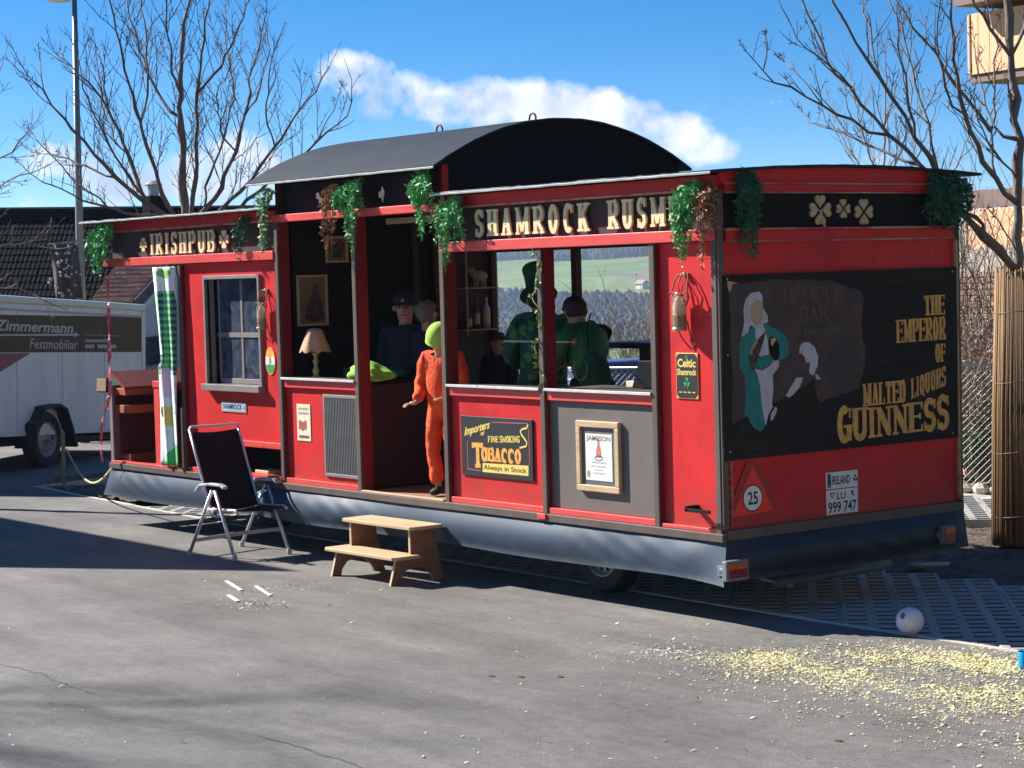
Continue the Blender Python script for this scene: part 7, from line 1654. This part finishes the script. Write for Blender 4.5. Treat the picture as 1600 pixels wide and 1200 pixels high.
LT = [
 (C1((780, 1330), (778, 1100), (775, 890), (765, 700), (755, 500), (745, 330), (752, 180), (780, 60), (800, -80)), .10, .022, .4, 1),
 (C1((779, 1000), (805, 890), (820, 800), (822, 500), (802, 400), (850, 230), (862, 90), (872, -60)), .045, .014, -.8, 1),
 (C1((778, 1010), (700, 900), (640, 855), (560, 820), (440, 740), (380, 600), (300, 560), (230, 430), (120, 320)), .055, .011, -.6, 1),
 (C1((440, 740), (360, 700), (250, 650), (170, 640)), .022, .009, .8, .8), (C1((230, 430), (185, 390), (165, 310), (168, 255)), .013, .007, .1, .4),
 (C1((640, 855), (560, 740), (520, 640), (480, 450), (380, 330), (290, 280), (240, 230)), .04, .010, .8, 1),
 (C1((480, 450), (430, 280), (405, 205)), .016, .008, .4, .6),
 (C1((775, 960), (690, 870), (620, 700), (600, 500), (520, 300), (460, 130), (470, -60)), .045, .012, -1.2, 1),
 (C1((600, 500), (640, 330), (610, 190), (590, 40), (600, -60)), .022, .010, .6, 1),
 (C1((779, 960), (850, 880), (950, 780), (1000, 640), (1010, 480), (1050, 300), (1090, 130)), .05, .011, .8, 1),
 (C1((779, 980), (880, 900), (950, 870), (1050, 760), (1150, 620), (1200, 480), (1290, 440), (1340, 330)), .045, .010, -.4, 1),
 (C1((880, 930), (1060, 860), (1150, 700), (1240, 660), (1330, 620), (1440, 530), (1475, 430), (1465, 370)), .036, .009, .5, .9),
 (C1((755, 480), (650, 420), (600, 250), (535, 80), (530, -60)), .03, .010, 1.1, 1), (C1((745, 400), (690, 250), (700, 90), (690, -60)), .026, .010, -1.0, 1),
 (C1((800, 380), (900, 300), (980, 200), (1000, 80), (1060, -60)), .03, .010, .9, 1), (C1((700, 930), (420, 890), (340, 820), (210, 780), (150, 740)), .026, .008, -1.2, .8),
 (C1((420, 885), (330, 760), (210, 660), (140, 560)), .02, .008, .7, .8), (C1((600, 840), (500, 700), (430, 560), (350, 420), (330, 260)), .028, .009, -1.3, 1),
 (C1((850, 850), (870, 680), (960, 540), (1000, 380), (930, 220), (940, 60)), .026, .009, 1.4, 1), (C1((1010, 480), (1100, 380), (1130, 240), (1110, 130)), .018, .008, .8, .8),
 (C1((1150, 620), (1090, 480), (1110, 330), (1150, 200)), .018, .008, -.8, .8), (C1((1330, 620), (1330, 500), (1400, 460), (1410, 400)), .012, .007, .2, .5),
 (C1((1000, 640), (900, 560), (880, 420), (950, 300)), .02, .008, -1.2, .9), (C1((520, 640), (440, 560), (440, 420), (400, 300)), .018, .008, 1.2, .8)]
bare_tree(ltree, LT, 25, 3, twig_len=.95, twig_step=.12, r_twig=.0065, levels=2, thin=.85)
# tree at the right with its trunk wrapped in reed matting
rb = Vector((-1.32, 4.72, GZ)); DR = 18.4
def C2(*p): return [(1140+x/2.609, y/2.609) for x, y in p]
rtree = thing('bare_tree', 'large bare tree at the right edge growing out of the reed mat wrapping', 'tree', (rb.x, rb.y, GZ), 'bare trees')
RT = [
 ([(1592, 860), (1590, 600), (1592, 406), (1590, 307), (1592, 200), (1592, 153), (1581, 92), (1573, 20), (1572, -40)], .115, .05, .2, 0),
 (C2((1190, 1090), (1080, 1000), (1040, 960), (960, 885)), .075, .05, -.4, 0), (C2((1030, 950), (1045, 905), (1020, 875), (960, 868)), .035, .025, -.2, 0),
 (C2((960, 885), (900, 800), (855, 690), (770, 560), (690, 470), (620, 310), (520, 180), (440, 80), (400, -60)), .045, .013, -.5, 1),
 (C2((900, 790), (800, 690), (700, 610), (620, 525), (480, 360), (340, 190), (310, 60), (300, -60)), .036, .011, .6, 1),
 (C2((620, 525), (500, 510), (370, 400), (230, 395), (160, 330), (150, 290), (95, 240)), .026, .008, -.8, .7), (C2((153, 310), (150, 240), (148, 160)), .009, .006, 0, .2),
 (C2((1160, 805), (1060, 740), (990, 600), (930, 470), (920, 330), (900, 150), (910, -60)), .05, .016, -.6, 1), (C2((1060, 740), (1050, 600), (1090, 350), (1100, 200), (1060, 60)), .024, .010, .8, .8),
 (C2((855, 690), (800, 520), (775, 280), (690, 120), (640, -60)), .024, .010, .9, 1), (C2((1115, 555), (960, 400), (880, 270), (730, 120), (660, -60)), .034, .011, .4, 1), (C2((1180, 600), (1115, 555)), .04, .034, 0, 0),
 (C2((1180, 600), (1135, 420), (1140, 380)), .04, .03, 0, .3), (C2((1150, 250), (1060, 120), (1000, 20), (980, -60)), .034, .016, -.5, 1), (C2((1150, 240), (1200, 120), (1260, 0)), .034, .016, .4, 1),
 (C2((770, 560), (730, 440), (700, 250), (690, 130)), .022, .010, -.9, .9), (C2((620, 310), (560, 180), (540, 40), (560, -60)), .018, .009, .6, .9), (C2((480, 360), (430, 240), (300, 245), (245, 90)), .016, .007, -.6, .7),
 (C2((370, 400), (330, 330), (250, 310), (225, 255)), .012, .006, .3, .4), (C2((930, 470), (860, 400), (850, 300), (830, 150), (860, 0)), .02, .009, -.8, .9), (C2((1140, 560), (1050, 470), (1010, 350), (1000, 200)), .022, .009, .9, .9),
 (C2((800, 690), (640, 620), (520, 560), (430, 510), (350, 540), (300, 460)), .02, .007, 1.2, .7), (C2((1165, 700), (1080, 620), (1010, 560), (1000, 420)), .02, .009, -.9, .8), (C2((1170, 1070), (1150, 960), (1110, 930), (1060, 860)), .014, .008, -.6, .3)]
bare_tree(rtree, RT, DR, 9, twig_len=.62, twig_step=.19, r_twig=.0065, levels=2, thin=.72)
# reed matting round the trunk: stems one beside another
rm = thing('reed_mat', 'tall golden reed mat wrapped round the tree trunk at the right edge', 'reed mat', (rb.x, rb.y, GZ))
RB = at(1601, 845, 18.3); cx_, cy_ = RB.x, RB.y; n_ = 120
for k in range(n_):
    a = 2*math.pi*k/n_; r_ = .27+.012*math.sin(a*3+1)+random.uniform(-.006, .006); rt_ = r_*.80; h = 2.34+random.uniform(-.05, .05)
    pts = [(cx_+math.cos(a)*r_, cy_+math.sin(a)*r_, GZ+random.uniform(-.01, .03)), (cx_+math.cos(a)*(r_+rt_)/2+random.gauss(0, .004), cy_+math.sin(a)*(r_+rt_)/2+random.gauss(0, .004), GZ+h*.5), (cx_+.01+math.cos(a+.05)*rt_, cy_+math.sin(a+.05)*rt_, GZ+h)]
    MB().tube(pts, [.0098, .0092, .0078], 6).build('reed', 'reed' if random.random() < .75 else 'reeddark', rm, smooth=True)
for z in (.25, .8, 1.4, 2.0): 
    rr4 = .285-.045*z/2.3; MB().tube([(cx_+math.cos(2*math.pi*k/24)*rr4, cy_+math.sin(2*math.pi*k/24)*rr4, GZ+z+.01*math.sin(k)) for k in range(25)], .004, 5, cap=False).build('binding_wire', 'rust', rm)
MB().lathe([(.262, 0), (.210, 2.25)], (cx_, cy_, GZ), 20).build('inner_fill', 'reeddark', rm)
# fainter tree further back on the right, willow at the far left, off-frame tree casting the foreground shadows
bt_ = thing('bare_tree', 'thin pale bare tree far behind the rear corner of the wagon', 'tree', (*at(1400, 600, 40).xy, GZ-2), 'bare trees')
BT = [(C2((640, 1700), (640, 900), (630, 640), (632, 480), (640, 330), (636, 240)), .06, .014, 0, 1), (C2((640, 900), (560, 720), (480, 600), (430, 500)), .03, .01, 1, 1), (C2((640, 900), (740, 700), (800, 560), (840, 440)), .03, .01, -1, 1), (C2((640, 760), (560, 620), (520, 480), (500, 330)), .03, .01, .6, 1), (C2((640, 760), (720, 560), (760, 400), (720, 300)), .03, .01, .3, 1), (C2((640, 900), (880, 760), (960, 620), (1000, 480)), .03, .01, .3, 1)]
bare_tree(bt_, BT, 40, 17, twig_len=1.5, twig_step=.4, r_twig=.012, levels=2, bark='twigpale', twigm='twigpale')
wl_ = thing('willow_tree', 'grey willow with fine trailing twigs at the left edge', 'tree', (*at(-120, 600, 24).xy, GZ), 'bare trees')
WL = [([(-140, 760), (-130, 500), (-110, 380), (-70, 300)], .12, .05, 0, 0), ([(-110, 380), (-60, 260), (-30, 160), (0, 110)], .03, .008, 0, 1), ([(-110, 380), (-60, 300), (0, 250), (45, 205)], .025, .007, 0, 1), ([(-110, 400), (-60, 330), (-10, 290), (50, 270)], .025, .007, .4, 1), ([(-110, 420), (-60, 400), (0, 370), (60, 385)], .02, .006, -.4, 1), ([(-110, 430), (-50, 450), (10, 440), (70, 470)], .016, .005, .3, .8)]
bare_tree(wl_, WL, 24, 23, twig_len=.8, twig_step=.2, r_twig=.006, levels=2, bark='twigpale', twigm='twigpale', updir=V3(0, 0, .5))
def free_tree(base, h, seed, label, spread=2.2, nl=10, twl=1.1):
    root = thing('bare_tree', label, 'tree', base, 'bare trees'); r = random.Random(seed); crown = MB(); b = Vector(base)
    MB().tube([b, b+V3(.1, 0, h*.3), b+V3(.05, .1, h*.6), b+V3(0, 0, h)], [.16, .12, .07, .02], 8).build('trunk', 'bark', root, smooth=True)
    def tw(p, d, L, rad, lv):
        n = 6; pts = [p]; dd = d.normalized()
        for k in range(n): dd = (dd+V3(r.gauss(0, .12), r.gauss(0, .12), .10+r.gauss(0, .06))).normalized(); pts.append(pts[-1]+dd*L/n)
        crown.tube(pts, [max(.005, rad*(1-.7*k/n)) for k in range(n+1)], 4, cap=False)
        if lv < 3:
            for k in range(1, n):
                for _ in range(1):
                    ax = V3(r.gauss(0, 1), r.gauss(0, 1), r.gauss(0, .5)); q = (ax-dd*ax.dot(dd)).normalized(); tw(pts[k], dd*.7+q*.8, L*r.uniform(.35, .6), rad*.5, lv+1)
    for k in range(nl):
        a = k*2.4; z = h*(.3+.6*k/nl); tw(b+V3(0, 0, z), V3(math.cos(a), math.sin(a), .6), spread*(1.1-.6*k/nl), .055, 0)
    crown.build('branches', 'barkdark', root, kind='stuff'); return root
free_tree((-21, -14.2, GZ), 17, 4, 'tall bare tree standing left of the yard whose twigs shade the foreground', 4.6, 13)

# ------------------------------------------------------------------ peach clad building on the right
bd_ = thing('apartment_building', 'peach clad apartment building with brown fascias and stacked balconies at the right edge', 'building', (*at(1640, 600, 33).xy, GZ))
fdir = Vector((rt.x, rt.y, 0)).normalized(); dn2 = Vector((fw.x, fw.y, 0)).normalized(); fdir = Vector((.98, -.16, 0)).normalized(); bdir = Vector((-fdir.y, fdir.x, 0))
def balcony(px, py_t, py_b, D, W_, depth, first=True):
    tl, bl3 = at(px, py_t, D), at(px, py_b, D); z1, z0 = tl.z, bl3.z; o = Vector((tl.x, tl.y, 0)); n_ = int(W_/.245)
    for k in range(n_):
        c = o+fdir*(.03+(k+.5)*W_/n_)+SZ*(z0+z1)/2-bdir*.0; MB().obox(c, fdir*(W_/n_/2-.004), bdir*.02, SZ*(z1-z0)/2).build('cladding_board', 'peach', bd_, bevel=.006)
    for k in range(int(depth/.21)):
        c = o+bdir*(.04+(k+.5)*.21)+SZ*(z0+z1)/2; MB().obox(c, fdir*.018, bdir*.1, SZ*(z1-z0)/2).build('cladding_board', 'peachpink', bd_)
    MB().obox(o+fdir*.10+SZ*(z0+z1)/2-bdir*.026, fdir*.012, bdir*.006, SZ*(z1-z0)/2).build('corner_strip', 'fascia', bd_)
    MB().obox(o+fdir*W_/2+bdir*depth/2+SZ*(z0-.06), fdir*W_/2*.99, bdir*depth/2*.98, SZ*.055).build('balcony_slab', 'fascia', bd_)
    return o, z0, z1
o1, z0a, z1a = balcony(1510, 24, 118, 31, 7.6, 1.6); o2, z0b, z1b = balcony(1505, 328, 424, 31, 7.6, 1.6)
for k in range(26): c = o2+fdir*(k+.5)*.3-fdir*.1+bdir*.15+SZ*(at(1510, 312, 31).z+.0); MB().obox(c, fdir*.147, bdir*.03, SZ*.13).build('fascia_board', 'fascia', bd_)
MB().obox(o2+fdir*3.7+bdir*1.0+SZ*(at(1510, 312, 31).z), fdir*3.7, bdir*.8, SZ*.10).build('ceiling_slab', 'fascia', bd_)
MB().obox(o2+fdir*5.4+bdir*4.4+SZ*3.2, fdir*5.2, bdir*2.7, SZ*5.2).build('main_wall', 'fascia', bd_)
for x in (.22, .55, 2.2): MB().obox(o2+fdir*x+bdir*.3+SZ*(z1b+.12), fdir*.035, bdir*.035, SZ*.14).build('post', 'white', bd_)
MB().obox(o1+fdir*3.9+bdir*.6+SZ*(at(1515, 4, 31).z), fdir*3.7, bdir*1.0, SZ*.10).build('eave_slab', 'fascia', bd_)
for x in (.6, 1.5, 2.4): MB().obox(o1+fdir*x+bdir*.9+SZ*(z1a+.35), fdir*.03, bdir*.03, SZ*.4).build('post', 'fascia', bd_)
for zt in (.6, ): MB().obox(o2+fdir*1.6+bdir*1.62+SZ*(z1b+.15), fdir*.8, bdir*.03, SZ*.4).build('window', 'winglass', bd_)
# peach box shed + tiled wall low behind the fence
ps = at(1508, 735, 24.5); tag(recenter(MB().obox(ps+fdir*.21+SZ*.38, fdir*.24, bdir*.3, SZ*.40).build('compost_box', 'peach', bevel=.02)), 'low peach coloured garden box behind the chain-link fence', 'box')
dw = at(1530, 465, 30); hw_ = thing('brick_wall', 'brown brick wall half hidden by shrubs under the lower balcony', 'wall', (dw.x, dw.y, GZ-1)); zr = at(1530, 498, 30).z; n = 0
zz = zr-.6
while zz < at(1530, 430, 30).z:
    for k in range(-3, 6):
        c = Vector((dw.x, dw.y, 0))+fdir*(k*.24+(.12 if n % 2 else 0))+SZ*(zz+.04); MB().obox(c, fdir*.113, bdir*.05, SZ*.034).build('brick', 'tilebrown', hw_)
    zz += .085; n += 1
MB().obox(Vector((dw.x, dw.y, 0))+fdir*.2+bdir*.05+SZ*(zr-.2), fdir*1.2, bdir*.04, SZ*1.2).build('mortar', 'stone', hw_)

# ------------------------------------------------------------------ chain-link fence behind the wagon
fa, fb_ = Vector((-9.6, 5.1, GZ)), Vector((-2.6, 9.15, GZ)); fd_ = (fb_-fa).normalized(); FLn = (fb_-fa).length; FH = 1.33
fence = thing('chain_link_fence', 'galvanised chain-link fence with a pale top rail behind the wagon', 'fence', fa)
npost = 5
for k in range(npost): p = fa+fd_*FLn*k/(npost-1); MB().tube([p-SZ*.1, p+SZ*(FH+.05)], .024, 8).build('fence_post', 'galv', fence, smooth=True)
MB().tube([fa+SZ*FH, fb_+SZ*FH], .016, 6).build('top_rail', 'galv', fence, smooth=True)
mb = MB(); st_ = .075; nW = int(FLn/st_)
for sgn in (1, -1):
    k = -int(FH/st_)-1
    while k*st_ < FLn+FH:
        x0, z0 = k*st_, 0.02; x1 = x0+sgn*(FH-.02); z1 = FH
        a, b = (x0, z0), (x1, z1)
        if a[0] > b[0]: a, b = b, a
        if b[0] <= 0 or a[0] >= FLn: k += 1; continue
        def clip(a, b):
            if a[0] < 0: t = -a[0]/(b[0]-a[0]); a = (0, a[1]+(b[1]-a[1])*t)
            if b[0] > FLn: t = (FLn-a[0])/(b[0]-a[0]); b = (FLn, a[1]+(b[1]-a[1])*t)
            return a, b
        a, b = clip(a, b); off_ = V3(-fd_.y, fd_.x, 0)*.004*sgn; mb.tube([fa+fd_*a[0]+SZ*a[1]+off_, fa+fd_*b[0]+SZ*b[1]+off_], .0028, 3, cap=False); k += 1
mb.build('wire_mesh', 'galv', fence, kind='stuff')

# ------------------------------------------------------------------ shrubs
def shrub(name, base, h, w, n, seed, label, twm='twigpale', leafm=None, leaves=0, lsz=.04, lean=0):
    root = thing(name, label, 'shrub', base, 'shrubs behind the fence'); r = random.Random(seed); mb = MB(); lf = MB(); b = Vector(base)
    for i in range(n):
        a = r.uniform(0, 6.28); d = V3(math.cos(a)*r.random()*w/h, math.sin(a)*r.random()*w/h, 1).normalized(); L = h*r.uniform(.5, 1.05); pts = [b+V3(math.cos(a), math.sin(a), 0)*w*.12*r.random()]; K = 7
        for k in range(K): d = (d+V3(r.gauss(0, .14), r.gauss(0, .14), .02)).normalized(); pts.append(pts[-1]+d*L/K)
        mb.tube(pts, [.011*(1-.75*k/K)+.002 for k in range(K+1)], 4, cap=False)
        for k in range(2, K+1):
            for _ in range(2):
                q = (d+V3(r.gauss(0, .8), r.gauss(0, .8), r.gauss(.2, .5))).normalized(); e = pts[k]+q*L*r.uniform(.10, .22); mb.tube([pts[k], pts[k].lerp(e, .5)+V3(r.gauss(0, .01), r.gauss(0, .01), .01), e], [.005, .004, .002], 3, cap=False)
                for _ in range(leaves):
                    c = pts[k].lerp(e, r.random())+V3(r.gauss(0, .03), r.gauss(0, .03), r.gauss(0, .03)); u_ = V3(r.gauss(0, 1), r.gauss(0, 1), r.gauss(0, 1)).normalized()*lsz*r.uniform(.5, 1); v_ = u_.cross(V3(r.gauss(0, 1), r.gauss(0, 1), r.gauss(0, 1))).normalized()*lsz*.4
                    lf.add([c-u_, c+v_, c+u_, c-v_], [(0, 1, 2, 3)])
    mb.build('stems', twm, root, kind='stuff')
    if leaves: lf.build('leaves', leafm, root, kind='stuff')
    return root
def gz(p, dz=0): return (p.x, p.y, float(terr(p.x, p.y))+.06 if p.y > 12 else GZ)
shrub('bare_shrub', gz(at(1004, 600, 34)), 2.3, .9, 30, 5, 'pinkish brown bare shrub at the right of the serving opening', 'twigpale')
shrub('bare_shrub', gz(at(1016, 600, 30)), 2.0, .6, 24, 15, 'dense bare shrub with rusty seed heads right beside the panel opening', 'twigpale', 'hedge', 1, .03)
shrub('bare_shrub', gz(at(962, 600, 24)), 1.3, .5, 3, 35, 'slender young bare tree seen through the right opening', 'barkdark')
shrub('beech_hedge', (*at(1530, 560, 23.6).xy, GZ), 1.9, .9, 70, 45, 'brown leaved beech hedge behind the chain-link fence', 'twigpale', 'hedge', 3, .035)
shrub('beech_hedge', (*at(1500, 560, 24.6).xy, GZ), 1.9, .9, 60, 46, 'second brown beech clump nearer the wagon corner', 'twigpale', 'hedge', 3, .035)
shrub('bare_shrub', (*at(1535, 500, 27).xy, GZ), 3.2, 1.3, 60, 55, 'tangled dark bare shrub below the lower balcony', 'barkdark', 'hedge', 1, .03)
shrub('bare_shrub', (*at(1500, 500, 29).xy, GZ), 3.6, 1.5, 50, 56, 'taller pale bare shrub against the sky at the wagon corner', 'twigpale')
shrub('evergreen_shrub', (*at(1515, 640, 23.4).xy, GZ), 1.0, .5, 20, 65, 'small green leaved shrub in front of the peach box', 'barkdark', 'vine', 3, .03)
shrub('evergreen_shrub', gz(at(975, 610, 27)), .9, 1.0, 24, 75, 'low yellow green shrub behind the fence wire', 'barkdark', 'vine', 3, .04)
cb_ = at(975, 588, 27); cv = thing('covered_car', 'blue covered car bodywork seen through the fence wire', 'car', (cb_.x, cb_.y, float(GZ)-.3))
for (dx, w_, h_, z) in ((0, .55, .14, 0), (.35, .30, .10, .2)):
    c = cb_+fdir*dx*.3+SZ*z*.6; MB().obox(c, fdir*w_, bdir*.6, SZ*h_).build('body' if z == 0 else 'cabin', 'carblue', cv, bevel=.05)
MB().obox(cb_+SZ*-.02-bdir*.605, fdir*.4, bdir*.004, SZ*.012).build('trim_strip', 'white', cv)
for dx in (-.35, .35):
    c = cb_+fdir*dx-SZ*.2; MB().lathe([(.14, -.06), (.16, 0), (.14, .06)], c, 16, 'y').build('wheel', 'rubber', cv)
print('objects', len(bpy.data.objects), 'tris', sum(len(o.data.polygons) for o in bpy.data.objects if o.type == 'MESH'))

# ------------------------------------------------------------------ thin spring haze over the valley
hm = bpy.data.materials.new('haze'); hm.use_nodes = True; nt = hm.node_tree; nt.nodes.remove(nt.nodes['Principled BSDF']); pv = nt.nodes.new('ShaderNodeVolumePrincipled'); pv.inputs['Density'].default_value = .0002; pv.inputs['Color'].default_value = (.55, .74, 1, 1); pv.inputs['Anisotropy'].default_value = .2
nt.links.new(pv.outputs[0], nt.nodes['Material Output'].inputs['Volume'])
hz = MB().box(-3400, 800, -80, 2300, -60, 70).build('haze', hm); hz['kind'] = 'stuff'
